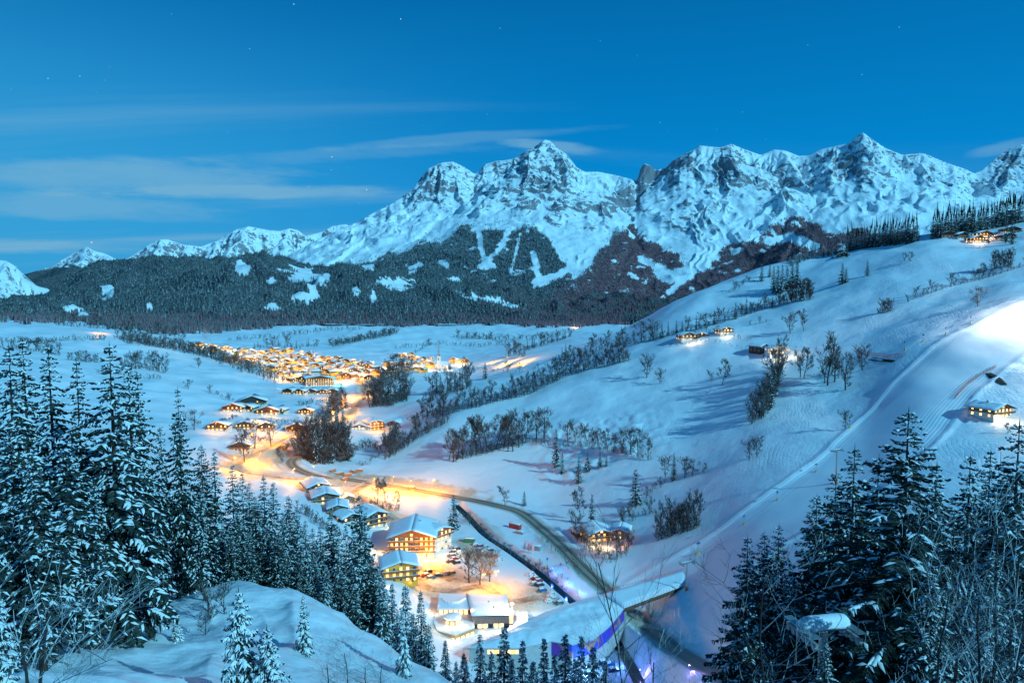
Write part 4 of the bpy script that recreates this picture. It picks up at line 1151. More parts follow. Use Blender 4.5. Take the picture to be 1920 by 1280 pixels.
PLASTER = simple('plaster', (0.62, 0.58, 0.50), 0.85, 0.2, 0.08, 0.6)
YELLOWP = simple('yellow_plaster', (0.70, 0.38, 0.05), 0.85, 0.2, 0.1, 0.6)
TIMBER = simple('larch_boards', (0.20, 0.10, 0.05), 0.8, 0.2, 0.3, 2.5, 0.3)
DARKT = simple('weathered_boards', (0.085, 0.055, 0.04), 0.85, 0.15, 0.3, 2.5, 0.3)
BALC = simple('balcony_boards', (0.26, 0.12, 0.055), 0.75, 0.2, 0.25, 2.0, 0.2)
ROOFM = simple('roof_edge_boards', (0.10, 0.065, 0.045), 0.8, 0.2, 0.2, 2.0)
METAL = simple('galvanised_steel', (0.36, 0.37, 0.38), 0.4, 0.5, 0.1, 3.0, 0.0, 0.6)
GREYP = simple('grey_paint', (0.30, 0.31, 0.32), 0.5, 0.4, 0.1, 2.0)
CONC = simple('concrete', (0.42, 0.40, 0.38), 0.85, 0.2, 0.12, 0.8, 0.2)
REDP = simple('red_paint', (0.45, 0.05, 0.04), 0.5, 0.4, 0.15, 2.0)
ORANGEP = simple('orange_padding', (0.65, 0.16, 0.04), 0.7, 0.3, 0.15, 2.0)
BROWNG = simple('rusted_girder', (0.16, 0.075, 0.05), 0.7, 0.3, 0.3, 0.8, 0.2)
WHITEP = simple('white_paint', (0.72, 0.72, 0.70), 0.5, 0.4, 0.05, 1.0)
GREENP = simple('green_paint', (0.03, 0.20, 0.12), 0.5, 0.4, 0.15, 1.0)
BLUEP = simple('blue_paint', (0.03, 0.12, 0.35), 0.5, 0.4, 0.15, 1.0)
BLACKP = simple('black_rubber', (0.02, 0.02, 0.022), 0.6, 0.4, 0.1, 1.0)
LOGS = simple('sawn_timber', (0.42, 0.20, 0.09), 0.85, 0.15, 0.35, 1.5, 0.3)
WIN_LIT = glow('lit_window', (1.0, 0.47, 0.09), 2.3)
WIN_LIT2 = glow('bright_lit_window', (1.0, 0.60, 0.20), 3.4)
WIN_DARK = simple('dark_glass', (0.02, 0.03, 0.04), 0.12, 0.6, 0.1, 1.0)
NEON = glow('white_neon', (0.75, 0.95, 1.0), 9.0)
LAMPG = glow('sodium_lamp', (1.0, 0.62, 0.20), 30.0)
LAMPW = glow('floodlight_glass', (1.0, 0.93, 0.80), 400.0)
ROOF_SNOW = None
def roof_snow():
    m, nt = newmat('roof_snow'); s = NT(nt)
    tc = s.n('ShaderNodeTexCoord').outputs['Object']
    s.bsdf(c4(0.82, 0.84, 0.86), 0.6, 0.2, s.bump(s.noise(tc, 0.5, 4), 0.6, 0.4)); return m
ROOF_SNOW = roof_snow()

def snow_blanket(poly_fn, nx, ny, th, seed=0):
    """soft snow on a roof plane: poly_fn(u, v) -> roof point; edges rounded, thickness uneven"""
    R = random.Random(seed); b = MB(); top = []
    for i in range(nx + 1):
        for j in range(ny + 1):
            u, v = i / nx, j / ny
            e = min(u, 1 - u, v, 1 - v)
            t = th * (0.25 if e == 0 else 1.0) * (1 + R.uniform(-0.15, 0.15))
            p = Vector(poly_fn(u, v)); top.append((p.x, p.y, p.z + t))
    n0 = len(b.v); b.v += top
    for i in range(nx):
        for j in range(ny):
            a = n0 + i * (ny + 1) + j; b.f.append((a, a + ny + 1, a + ny + 2, a + 1)); b.m.append(0)
    # skirt
    ring = [(i, 0) for i in range(nx)] + [(nx, j) for j in range(ny)] + [(i, ny) for i in range(nx, 0, -1)] + [(0, j) for j in range(ny, 0, -1)]
    lo = len(b.v)
    for (i, j) in ring:
        p = Vector(poly_fn(i / nx, j / ny)); b.v.append((p.x, p.y, p.z + 0.006))
    for k in range(len(ring)):
        (i, j), (i2, j2) = ring[k], ring[(k + 1) % len(ring)]
        b.f.append((n0 + i * (ny + 1) + j, lo + k, lo + (k + 1) % len(ring), n0 + i2 * (ny + 1) + j2)); b.m.append(0)
    return b

def chalet_parts(W=14, D=16, floors=3, fh=2.8, pitch=0.36, over=1.6, upper=1, wall=None, up=None, balc=(1, 2), litp=0.55, seed=0, nwin=4, chim=True, snow=0.55, detail=2, side_lit=None, sink=2.5):
    """list of (name, mesh, [children (name, mesh)]) - gable front faces -y"""
    R = random.Random(seed); out = []
    wall = wall or PLASTER; up = up or TIMBER
    hw = W / 2; H = floors * fh; hz = hw * pitch
    zsp = H if upper is None else max(0.0, (floors - upper) * fh)
    lowr = MB().box(-hw, hw, 0, D, -sink, zsp)
    out.append(('wall', lowr.mesh('wall', wall), []))
    b = MB()
    g = 0.02
    # upper storey and gable, one pentagonal prism
    i = len(b.v)
    prof = [(-hw - g, zsp), (hw + g, zsp), (hw + g, H), (0, H + hz), (-hw - g, H)]
    for y in (-g, D + g): b.v += [(x, y, z) for x, z in prof]
    b.f += [(0, 1, 2, 3, 4), (9, 8, 7, 6, 5)]; b.m += [0, 0]
    for k in range(5):
        b.f.append((k, k + 5, (k + 1) % 5 + 5, (k + 1) % 5)); b.m.append(0)
    out.append(('upper_wall' if upper else 'gable', b.mesh('upper_wall', up), []))
    # roof boards
    ov = over; rz = H + hz + 0.05; ez = H - ov * pitch + 0.05
    rf = MB()
    rf.slab([(0, -ov, rz), (0, D + ov * 0.6, rz), (-hw - ov, D + ov * 0.6, ez), (-hw - ov, -ov, ez)], 0.22)
    rf.slab([(0.001, -ov, rz), (hw + ov, -ov, ez), (hw + ov, D + ov * 0.6, ez), (0.001, D + ov * 0.6, rz)], 0.22)
    subs = []
    if chim:
        cx = R.choice((-1, 1)) * hw * 0.3; cy = D * R.uniform(0.35, 0.65); cz = H + hz - abs(cx) * pitch
        subs.append(('chimney', MB().box(cx - 0.45, cx + 0.45, cy - 0.45, cy + 0.45, cz - 0.3, cz + 1.7).mesh('chimney', CONC)))
        subs.append(('chimney_cap', MB().box(cx - 0.6, cx + 0.6, cy - 0.6, cy + 0.6, cz + 1.7, cz + 2.05).mesh('chimney_cap', ROOF_SNOW)))
    out.append(('roof', rf.mesh('roof', ROOFM), subs))
    nx_, ny_ = (6, 9) if detail > 1 else (2, 2)
    sm = MB()
    for sg in (-1, 1):
        fn = lambda u, v, sg=sg: (sg * (hw + ov) * u * 0.985 if sg > 0 else -(hw + ov) * (1 - u) * 0.985, -ov + 0.06 + (D + ov * 1.6 - 0.12) * v, rz - (pitch * (hw + ov) * u if sg > 0 else pitch * (hw + ov) * (1 - u)))
        q = snow_blanket(fn, nx_, ny_, snow, seed + sg)
        o_ = len(sm.v); sm.v += q.v; sm.f += [tuple(x + o_ for x in f) for f in q.f]; sm.m += q.m
    out.append(('roof_snow', sm.mesh('roof_snow', ROOF_SNOW, True), []))
    # windows: front and the two sides
    def win(name, x0, x1, z0, z1, face):
        lit = R.random() < litp; M = (WIN_LIT2 if R.random() < 0.3 else WIN_LIT) if lit else WIN_DARK
        p = MB(); fr = MB(); t = 0.10
        if face == 'f':
            p.box(x0, x1, -0.06, -0.03, z0, z1)
            if detail > 1:
                fr.box(x0 - t, x0, -0.12, -0.03, z0 - t, z1 + t); fr.box(x1, x1 + t, -0.12, -0.03, z0 - t, z1 + t)
                fr.box(x0, x1, -0.12, -0.03, z1, z1 + t); fr.box(x0, x1, -0.12, -0.03, z0 - t, z0)
                fr.box((x0 + x1) / 2 - 0.04, (x0 + x1) / 2 + 0.04, -0.10, -0.065, z0, z1)
        else:
            sx = hw + 0.03 if face == 'r' else -hw - 0.06
            p.box(sx, sx + 0.03, x0, x1, z0, z1)
            if detail > 1:
                fx0, fx1 = (sx + 0.0, sx + 0.09) if face == 'r' else (sx - 0.06, sx + 0.03)
                fr.box(fx0, fx1, x0 - t, x0, z0 - t, z1 + t); fr.box(fx0, fx1, x1, x1 + t, z0 - t, z1 + t)
                fr.box(fx0, fx1, x0, x1, z1, z1 + t); fr.box(fx0, fx1, x0, x1, z0 - t, z0)
        out.append((name, p.mesh('window', M), [('frame', fr.mesh('frame', WHITEP))] if detail > 1 else []))
    for f in range(floors):
        z0 = f * fh + 0.9 if f not in balc else f * fh + 0.25; z1 = f * fh + 2.25
        for k in range(nwin):
            x = -hw + W * (k + 0.5) / nwin; ww = min(1.3, W / nwin * 0.5)
            win('window', x - ww / 2, x + ww / 2, z0, z1, 'f')
        ns = max(1, int(D / 4.5))
        if detail > 0:
            for k in range(ns):
                y = D * (k + 0.5) / ns
                for fc in (('l', 'r') if detail > 1 else ('l',)):
                    win('window', y - 0.6, y + 0.6, f * fh + 0.95, z1, fc)
    if W > 9 and detail > 1: win('window', -0.7, 0.7, H + 0.25, H + 1.5, 'f')
    for f in balc:
        if f >= floors + (1 if W > 16 else 0): continue
        z = f * fh; bw = hw + (0.9 if f < floors else -hw * 0.35)
        bl = MB(); bl.box(-bw, bw, -1.35, -0.03, z - 0.16, z)
        out.append(('balcony', bl.mesh('balcony', ROOFM), []))
        if detail > 1:
            rl = MB(); rl.box(-bw, bw, -1.42, -1.30, z + 0.98, z + 1.08)
            x = -bw
            kids = []
            nb = int(2 * bw / 0.42)
            for q in range(nb):
                x = -bw + 2 * bw * q / nb
                rl.box(x + 0.02, x + 2 * bw / nb - 0.03, -1.40, -1.352, z + 0.02, z + 0.975)
            out[-1][2].append(('railing', rl.mesh('railing', BALC)))
            out[-1][2].append(('railing_snow', MB().box(-bw, bw, -1.43, -1.29, z + 1.082, z + 1.2).mesh('railing_snow', ROOF_SNOW)))
            for px_ in (-bw * 0.98, bw * 0.98, 0):
                pass
        else:
            rl = MB().box(-bw, bw, -1.42, -1.352, z + 0.0, z + 1.0)
            out[-1][2].append(('railing', rl.mesh('railing', BALC)))
    if detail > 0:
        out.append(('door', MB().box(hw * 0.62, hw * 0.62 + 1.2, -0.07, -0.03, 0, 2.15).mesh('door', TIMBER), []))
    return out
def put_building(parts, loc, rz, label, cat='house', group=None, name='chalet', sc_=(1, 1, 1)):
    o = root(name, loc, rz, sc_)
    for nm, me, subs in parts:
        c = child(nm, me, o)
        for sn, sm in subs: child(sn, sm, c)
    tag(o, label, cat, group)
    return o
def lamp_at(loc, power, col=(1.0, 0.58, 0.16), rad=0.6, name='lamp_light', par=None):
    l = bpy.data.lights.new(name, 'POINT'); l.energy = power; l.color = col; l.shadow_soft_size = rad
    o = bpy.data.objects.new(name, l); COL.objects.link(o); o.location = loc
    if par is not None: o.parent = par
    return o
def mound(L, W, H, nx=18, ny=8, z=0.0, seed=0, sag=0.0):
    """an elongated cushion of snow with rounded rim"""
    R = random.Random(seed); b = MB()
    for i in range(nx + 1):
        for j in range(ny + 1):
            u = -1 + 2 * i / nx; v = -1 + 2 * j / ny
            w_ = (1 - abs(u) ** 3.2) ** 0.45 * (0.72 + 0.28 * u * u)
            h = H * max(0.0, 1 - abs(u) ** 6) ** 0.5 * max(0.0, 1 - v * v) ** 0.5 * (0.8 + 0.35 * u * u) + R.uniform(-.03, .03) * H
            b.v.append((u * L, v * W * w_, z + h - (sag * u * u)))
    for i in range(nx):
        for j in range(ny):
            a = i * (ny + 1) + j; b.f.append((a, a + ny + 1, a + ny + 2, a + 1)); b.m.append(0)
    n0 = len(b.v)
    b.v += [(x, y, z - 0.22 * H - sag * (x / L) ** 2) for x, y, _ in [b.v[i * (ny + 1)] for i in range(nx + 1)] + [b.v[i * (ny + 1) + ny] for i in range(nx + 1)]]
    for i in range(nx):
        b.f += [(i * (ny + 1), n0 + i, n0 + i + 1, (i + 1) * (ny + 1)), (i * (ny + 1) + ny, (i + 1) * (ny + 1) + ny, n0 + nx + 1 + i + 1, n0 + nx + 1 + i), (n0 + i, n0 + nx + 1 + i, n0 + nx + 2 + i, n0 + i + 1)]; b.m += [0, 0, 0]
    return b
_post = {}
def street_lamp(px, py, power, label, h=7.0, col=(1.0, 0.55, 0.12), group='street lamps along the village road', arm=1.2, white=False):
    b = at(px, py); o = root('street_lamp', b)
    key = (h, arm, white)
    if key not in _post:
        m = MB(); m.bar((0, 0, -0.5), (0, 0, h), 0.09, 6, 0, 0.06); m.bar((0, 0, h), (arm, 0, h + 0.15), 0.05, 5)
        hd = MB(); hd.box(arm - 0.3, arm + 0.35, -0.16, 0.16, h + 0.10, h + 0.24)
        gl = MB(); gl.box(arm - 0.22, arm + 0.28, -0.12, 0.12, h + 0.02, h + 0.098)
        _post[key] = (m.mesh('post', GREYP), hd.mesh('lamp_head', GREYP), gl.mesh('lamp_glass', LAMPW if white else LAMPG))
    a, b2, c = _post[key]
    child('post', a, o); child('lamp_head', b2, o); child('lamp_glass', c, o)
    lamp_at((arm, 0, h - 0.35), power, col, 0.35, par=o)
    tag(o, label, 'street lamp', group); return o

# ---- cars
def car_parts(paint, kind=0):
    L, Wd, Hh = (4.3, 1.75, 1.5) if kind == 0 else (4.8, 1.9, 1.9)
    b = MB(); prof = [(-L / 2, 0.35), (L / 2, 0.35), (L / 2, 0.75), (L / 2 - 0.9, 0.92), (L / 2 - 1.5, Hh), (-L / 2 + 0.7, Hh), (-L / 2 + 0.05, 0.95)]
    n = len(prof); i = 0
    for y, k in ((-Wd / 2, 1), (Wd / 2, 1)):
        b.v += [(x, y * (0.86 if z > 1.0 else 1), z) for x, z in prof]
    b.f.append(tuple(range(n))); b.m.append(0); b.f.append(tuple(range(2 * n - 1, n - 1, -1))); b.m.append(0)
    for k in range(n): b.f.append((k, k + n, (k + 1) % n + n, (k + 1) % n)); b.m.append(0)
    body = b.mesh('body', paint)
    gl = MB(); x0, x1 = L / 2 - 0.98, L / 2 - 1.45; hz = Hh - 0.08
    gl.quad((x0 + .02, -Wd * .38, .98), (x0 + .02, Wd * .38, .98), (x1 + .02, Wd * .36, hz), (x1 + .02, -Wd * .36, hz))
    for sg in (-1, 1):
        gl.quad((x0 - .1, sg * (Wd * .5 * .93 + .012), 1.0), (-L / 2 + .3, sg * (Wd * .5 * .93 + .012), 1.0), (-L / 2 + .8, sg * (Wd * .43 + .012), hz), (x1 - .1, sg * (Wd * .43 + .012), hz))
    snow = MB().box(-L / 2 + .75, L / 2 - 1.55, -Wd * .41, Wd * .41, Hh + .003, Hh + .22)
    wh = MB()
    wheels = []
    for sx in (-1, 1):
        for sy in (-1, 1):
            wheels.append(MB().bar((sx * L * .31, sy * Wd * .40, .33), (sx * L * .31, sy * Wd * .52, .33), .33, 10).mesh('wheel', BLACKP))
    lights = [MB().box(L / 2 - .02, L / 2 + .03, s_ * Wd * .38 - .18, s_ * Wd * .38 + .18, .6, .74).mesh('headlight', WHITEP) for s_ in (-1, 1)]
    return [('body', body, []), ('windows', gl.mesh('windows', WIN_DARK), []), ('roof_snow', snow.mesh('roof_snow', ROOF_SNOW), [])] + [('wheel', w_, []) for w_ in wheels] + [('headlight', l_, []) for l_ in lights]
PAINTS = {'dark blue': (0.02, 0.04, 0.10), 'silver': (0.35, 0.36, 0.38), 'red': (0.30, 0.03, 0.03), 'black': (0.02, 0.02, 0.025), 'white': (0.65, 0.66, 0.68), 'brown': (0.09, 0.05, 0.035), 'grey': (0.13, 0.14, 0.15), 'blue': (0.02, 0.13, 0.35)}
CARS = {k: car_parts(simple('paint_' + k.replace(' ', '_'), v, 0.3, 0.5, 0.05, 1.0), 0) for k, v in PAINTS.items()}
# ------------------------------------------------------------------ hotel quarter in the valley
D2 = radians
put_building(chalet_parts(25, 26, 4, 3.0, 0.34, 2.2, 3, PLASTER, TIMBER, (1, 2, 3), 0.68, 5, 9, True, 0.6), at(772, 1044), D2(3), 'large hotel with three lit timber balconies under a broad snowy gable', 'hotel', 'buildings of the hotel quarter', 'hotel')
put_building(chalet_parts(15, 25, 4, 3.0, 0.30, 1.6, 1, PLASTER, TIMBER, (3,), 0.7, 8, 5, True, 0.6), at(829, 1032), D2(48), 'white plastered hotel wing turned sideways behind the balconied hotel', 'hotel', 'buildings of the hotel quarter', 'hotel')
put_building(chalet_parts(17, 15, 3, 2.9, 0.30, 2.0, 1, YELLOWP, YELLOWP, (1, 2), 0.45, 12, 5, False, 0.6), at(752, 1092), D2(14), 'yellow plastered guest house with a snowy hipped roof beside the yard', 'guest house', 'buildings of the hotel quarter', 'guest_house')
put_building(chalet_parts(15, 20, 3, 2.9, 0.34, 1.8, 2, PLASTER, DARKT, (1, 2), 0.35, 15, 4, True, 0.6), at(706, 990), D2(38), 'brown boarded house with balconies behind the tall spruce left of the hotel', 'house', 'buildings of the hotel quarter', 'house')
put_building(chalet_parts(15, 18, 2, 2.9, 0.32, 1.6, 1, PLASTER, DARKT, (1,), 0.6, 17, 4, False, 0.6), at(598, 926), D2(30), 'dark timber house with a wide snowy roof just below the road bend', 'house', 'buildings of the hotel quarter', 'house')
put_building(chalet_parts(17, 17, 2, 2.9, 0.30, 1.6, 1, PLASTER, TIMBER, (1,), 0.7, 19, 4, True, 0.6), at(612, 946), D2(20), 'timber house with a lit gable window and flat snowy roof below the dark house', 'house', 'buildings of the hotel quarter', 'house')
put_building(chalet_parts(9, 9, 1, 2.9, 0.40, 1.0, None, LOGS, LOGS, (), 0.6, 21, 2, False, 0.5), at(653, 941), D2(25), 'small orange lit cabin with a peaked snowy roof beside the lane', 'cabin', 'buildings of the hotel quarter', 'cabin')
put_building(chalet_parts(12, 14, 2, 2.9, 0.32, 1.4, 1, PLASTER, DARKT, (), 0.4, 23, 3, False, 0.6), at(660, 985), D2(40), 'low snow covered annex in front of the brown boarded house', 'house', 'buildings of the hotel quarter', 'house')
put_building(chalet_parts(12, 15, 2, 2.9, 0.32, 1.4, 1, PLASTER, TIMBER, (1,), 0.5, 24, 3, True, 0.6), at(634, 968), D2(15), 'snow roofed house standing among the spruce tops above the annex', 'house', 'buildings of the hotel quarter', 'house')

# --- valley station: pavilion terrace, round-fronted block, long hall
zt = ground_z(*at(850, 1170).xy)
def P2(px, py, z): v = onz(px, py, z); return (v.x, v.y)
o = root('restaurant', (0, 0, 0))
ter = [P2(812, 1166, zt + 3), P2(819, 1183, zt + 3), P2(854, 1191, zt + 3), P2(890, 1177, zt + 3), P2(886, 1152, zt + 3), P2(818, 1148, zt + 3)]
MB().prism(ter, zt - 3, zt + 3.0).obj('terrace_wall', simple('warm_boards', (0.45, 0.30, 0.16), 0.8, 0.2, 0.2, 1.0), o)
cx = sum(p[0] for p in ter) / 6; cy = sum(p[1] for p in ter) / 6
MB().prism([(cx + (p[0] - cx) * .985, cy + (p[1] - cy) * .985) for p in ter], zt + 3.004, zt + 3.3).obj('terrace_snow', ROOF_SNOW, o)
rl = MB()
for a, b in zip(ter, ter[1:] + ter[:1]):
    a = Vector((*a, zt + 3.0)); b = Vector((*b, zt + 3.0)); n = max(2, int((b - a).length / 0.8))
    rl.bar(a + Vector((0, 0, 1.2)), b + Vector((0, 0, 1.2)), 0.06, 4)
    for k in range(n): q = a.lerp(b, k / n); rl.bar(q, q + Vector((0, 0, 1.2)), 0.05, 4)
rl.obj('railing', WHITEP, o)
gl = MB()
for a, b in zip(ter[:4], ter[1:4]):
    a = Vector((*a, 0)); b = Vector((*b, 0)); d = (b - a); out_ = Vector((d.y, -d.x, 0)).normalized()
    if out_.y > 0: out_ = -out_
    n = max(2, int(d.length / 2.2))
    for k in range(n):
        p0 = a.lerp(b, (k + .18) / n) + out_ * .03; p1 = a.lerp(b, (k + .82) / n) + out_ * .03
        w_ = MB(); w_.quad((p0.x, p0.y, zt - 1.2), (p1.x, p1.y, zt - 1.2), (p1.x, p1.y, zt + 1.6), (p0.x, p0.y, zt + 1.6)); w_.obj('window', WIN_LIT2, o)
pc = onz(849, 1157, zt + 5.5)
def ngon(cx, cy, r, n=8, ph=0.4): return [(cx + r * cos(ph + k * 2 * pi / n), cy + r * sin(ph + k * 2 * pi / n)) for k in range(n)]
MB().prism(ngon(pc.x, pc.y, 3.5), zt + 3.0, zt + 5.5).obj('pavilion_wall', simple('pavilion_boards', (0.55, 0.42, 0.24), 0.7, 0.2, 0.1), o)
for k in range(8):
    a0 = 0.4 + (k + .2) * pi / 4; a1 = 0.4 + (k + .8) * pi / 4; rr = 3.5 * cos(pi / 8) / cos(pi / 8 - .2 * pi / 4) + 0.03
    w_ = MB(); q0 = (pc.x + rr * cos(a0), pc.y + rr * sin(a0)); q1 = (pc.x + rr * cos(a1), pc.y + rr * sin(a1))
    w_.quad((*q0, zt + 3.6), (*q1, zt + 3.6), (*q1, zt + 5.1), (*q0, zt + 5.1)); w_.obj('window', WIN_LIT2, o)
pr = MB(); base = ngon(pc.x, pc.y, 4.5); i = 0
pr.prism(base, zt + 5.5, zt + 5.75); pr.obj('pavilion_roof', ROOFM, o)
ps = MB(); r1 = ngon(pc.x, pc.y, 4.4); r2 = ngon(pc.x, pc.y, 2.6)
for k in range(8):
    k2 = (k + 1) % 8
    ps.quad((*r1[k], zt + 5.754), (*r1[k2], zt + 5.754), (*r1[k2], zt + 6.2), (*r1[k], zt + 6.2))
    ps.quad((*r1[k], zt + 6.2), (*r1[k2], zt + 6.2), (*r2[k2], zt + 6.8), (*r2[k], zt + 6.8))
    ps.quad((*r2[k], zt + 6.8), (*r2[k2], zt + 6.8), (pc.x, pc.y, zt + 7.2), (pc.x, pc.y, zt + 7.2))
ps.obj('pavilion_snow', ROOF_SNOW, o, True)
up_ = [P2(822, 1140, zt + 6), P2(878, 1140, zt + 6), P2(874, 1116, zt + 6), P2(826, 1114, zt + 6)]
MB().prism(up_, zt - 2, zt + 5.5).obj('upper_block', simple('warm_boards', (0.45, 0.30, 0.16)), o)
MB().prism([P2(820, 1141, zt + 5.9), P2(880, 1141, zt + 5.9), P2(876, 1114, zt + 5.9), P2(824, 1112, zt + 5.9)], zt + 5.504, zt + 6.1).obj('upper_roof_snow', ROOF_SNOW, o)
e0 = Vector((*up_[0], 0)); e1 = Vector((*up_[1], 0))
for k in range(6):
    p0 = e0.lerp(e1, (k + .15) / 6); p1 = e0.lerp(e1, (k + .85) / 6); w_ = MB()
    w_.quad((p0.x, p0.y - .06, zt + 3.4), (p1.x, p1.y - .06, zt + 3.4), (p1.x, p1.y - .06, zt + 5.2), (p0.x, p0.y - .06, zt + 5.2)); w_.obj('window', WIN_LIT2, o)
# curved snow ridge on the block's roof
cv_ = []
for k in range(9):
    t = k / 8; px = 828 + 44 * t; py = 1121 + 9 * sin(pi * t); cv_.append(onz(px, py, zt + 6.5))
cr_ = MB()
for a, b in zip(cv_[:-1], cv_[1:]): cr_.bar(a, b, 0.55, 6)
cr_.obj('curved_parapet_snow', ROOF_SNOW, o, True)
tag(o, 'brightly lit restaurant with a small round pavilion on its snowy terrace', 'restaurant')
for (px, py, z, pw) in ((832, 1160, zt + 7.5, 9000), (868, 1160, zt + 7, 8000), (850, 1196, zt + 4, 9000), (817, 1135, zt + 6, 9000), (884, 1142, zt + 7, 5000)):
    v = onz(px, py, z); lamp_at((v.x, v.y, z), pw * .09, (1.0, 0.62, 0.22), 0.5, par=None)
# long hall beside it
o = root('station_hall', (0, 0, 0)); zh = zt + 6.5
c4p = [(885, 1153), (955, 1151), (949, 1114), (876, 1112)]
hall = [P2(x, y, zh) for x, y in c4p]
MB().prism(hall, zt - 3, zh - 0.5).obj('wall', simple('hall_panels', (0.30, 0.20, 0.18), 0.7), o)
cxh = sum(p[0] for p in hall) / 4; cyh = sum(p[1] for p in hall) / 4
MB().prism([(cxh + (p[0] - cxh) * 1.04, cyh + (p[1] - cyh) * 1.04) for p in hall], zh - 0.496, zh - 0.2).obj('roof', ROOFM, o)
def hall_fn(u, v):
    a = Vector((*hall[0], 0)).lerp(Vector((*hall[1], 0)), u); b = Vector((*hall[3], 0)).lerp(Vector((*hall[2], 0)), u); q = a.lerp(b, v)
    q = Vector((cxh, cyh, 0)) + (q - Vector((cxh, cyh, 0))) * 1.035; return (q.x, q.y, zh - 0.196)
snow_blanket(hall_fn, 16, 9, 0.55, 4).obj('roof_snow', ROOF_SNOW, o, True)
h0 = Vector((*hall[0], 0)); h1 = Vector((*hall[1], 0)); dd = (h1 - h0); on = Vector((dd.y, -dd.x, 0)).normalized() * 0.05
if on.y > 0: on = -on
for k in range(7):
    p0 = h0.lerp(h1, (k + .1) / 7) + on; p1 = h0.lerp(h1, (k + .9) / 7) + on; w_ = MB()
    w_.quad((p0.x, p0.y, zt + .4), (p1.x, p1.y, zt + .4), (p1.x, p1.y, zt + 2.3), (p0.x, p0.y, zt + 2.3)); w_.obj('window', WIN_LIT2 if k % 3 else WIN_DARK, o)
for px, py in ((916, 1128), (926, 1138)):
    v = onz(px, py, zh + .4); MB().bar((v.x, v.y, zh - .1), (v.x, v.y, zh + 1.0), .35, 8).obj('roof_vent', METAL, o)
# oval lit sign at the end of the hall
sg = onz(938, 1164, zt + 1.5); sm_ = MB()
MBs = [(sg.x + 2.6 * cos(k * pi / 10), sg.y, sg.z + 1.0 * sin(k * pi / 10)) for k in range(20)]
i = len(sm_.v); sm_.v += MBs + [(x, y - 0.3, z) for x, y, z in MBs]
sm_.f += [tuple(range(20)), tuple(range(39, 19, -1))] + [(k, 20 + k, 20 + (k + 1) % 20, (k + 1) % 20) for k in range(20)]; sm_.m += [0] * 22
sgo = sm_.obj('sign', NEON, o)
tag(o, 'long low hall with a flat snow roof and an oval lit sign', 'hall')
# bright floodlight with its mast
b = at(960, 1166); top = onz(960, 1130, b.z + 10.5)
o = root('floodlight_mast', (top.x, top.y, b.z))
MB().bar((0, 0, -1), (0, 0, 10.2), .14, 8, 0, .09).obj('mast', METAL, o)
MB().box(-.5, .5, -.25, .05, 10.2, 10.7).obj('floodlight_housing', METAL, o)
MB().box(-.42, .42, -.30, -.255, 10.26, 10.64).obj('floodlight_lens', LAMPW, o)
lamp_at((0, -.9, 10.4), 16000, (1.0, .90, .78), 0.35, par=o)
tag(o, 'tall mast with a glaring white floodlight beside the hall roof', 'floodlight')
# kiosk and glazed lift cabin at its foot
for (px, py, w_, d_, h_, lab, cat, mat) in ((955, 1168, 3.2, 3, 6.0, 'glass walled lift tower right under the glaring floodlight', 'lift tower', METAL), (981, 1160, 4.0, 2.8, 2.6, 'small snow capped white kiosk on the packed snow by the ramp', 'kiosk', WHITEP)):
    b = at(px, py); o = root(cat.replace(' ', '_'), b, 0.2)
    MB().box(-w_ / 2, w_ / 2, -d_ / 2, d_ / 2, -1, h_).obj('wall', mat, o)
    for k in range(2):
        x0 = -w_ / 2 + w_ * (k + .12) / 2; MB().box(x0, x0 + w_ * .38, -d_ / 2 - .05, -d_ / 2 - .01, .7, h_ - .4).obj('window', NEON if cat == 'kiosk' else WIN_LIT2, o)
    snow_blanket(lambda u, v: (-w_ / 2 - .3 + (w_ + .6) * u, -d_ / 2 - .3 + (d_ + .6) * v, h_ + .02), 4, 4, .5).obj('roof_snow', ROOF_SNOW, o, True)
    MB().box(-w_ / 2 - .3, w_ / 2 + .3, -d_ / 2 - .3, d_ / 2 + .3, h_ - .12, h_ + .016).obj('roof', ROOFM, o)
    tag(o, lab, cat)

# ------------------------------------------------------------------ snow roofed terminal with painted wall, and the ski bridge
def mural():
    m, nt = newmat('painted_wall'); s = NT(nt)
    p = s.pos(); n1 = s.noise(p, 0.09, 2, 0.5)
    r = s.n('ShaderNodeValToRGB'); cr = r.color_ramp
    cr.elements[0].position = .30; cr.elements[0].color = c4(.05, .05, .45)
    cr.elements[1].position = .72; cr.elements[1].color = c4(.05, .16, .60)
    for q, c in ((.42, (.20, .05, .35)), (.50, (.14, .04, .28)), (.57, (.55, .26, .10)), (.60, (.05, .07, .5))):
        e = cr.elements.new(q); e.color = c4(*c)
    s.link(n1, r.inputs[0]); s.bsdf(r.outputs[0], .6, .3); return m
MUR = mural()
zT = b_deck = ground_z(*at(1287, 1106).xy) - 0.7
o = root('lift_terminal', (0, 0, 0))
outline = [(880, 1212), (912, 1213), (975, 1213), (1034, 1200), (1072, 1206), (1112, 1197), (1142, 1172), (1160, 1151), (1170, 1137), (1130, 1112), (1082, 1126), (1022, 1146), (985, 1166), (930, 1190)]
roofp = [P2(x, y, zT) for x, y in outline]
MB().prism(roofp, zT - 13, zT - .6).obj('wall', CONC, o)
for a, b in zip(roofp[3:8], roofp[4:9]):
    a = Vector((*a, 0)); b = Vector((*b, 0)); d = b - a; on = Vector((d.y, -d.x, 0)).normalized() * .06
    if on.y > 0 and abs(on.y) > abs(on.x): on = -on
    q = MB(); q.prism([tuple((p + on * k)[:2]) for p, k in ((a, -1), (b, -1), (b, 1), (a, 1))], zT - 6.2, zT - .7); q.obj('painted_panel', MUR, o)
ctr = (sum(p[0] for p in roofp) / len(roofp), sum(p[1] for p in roofp) / len(roofp))
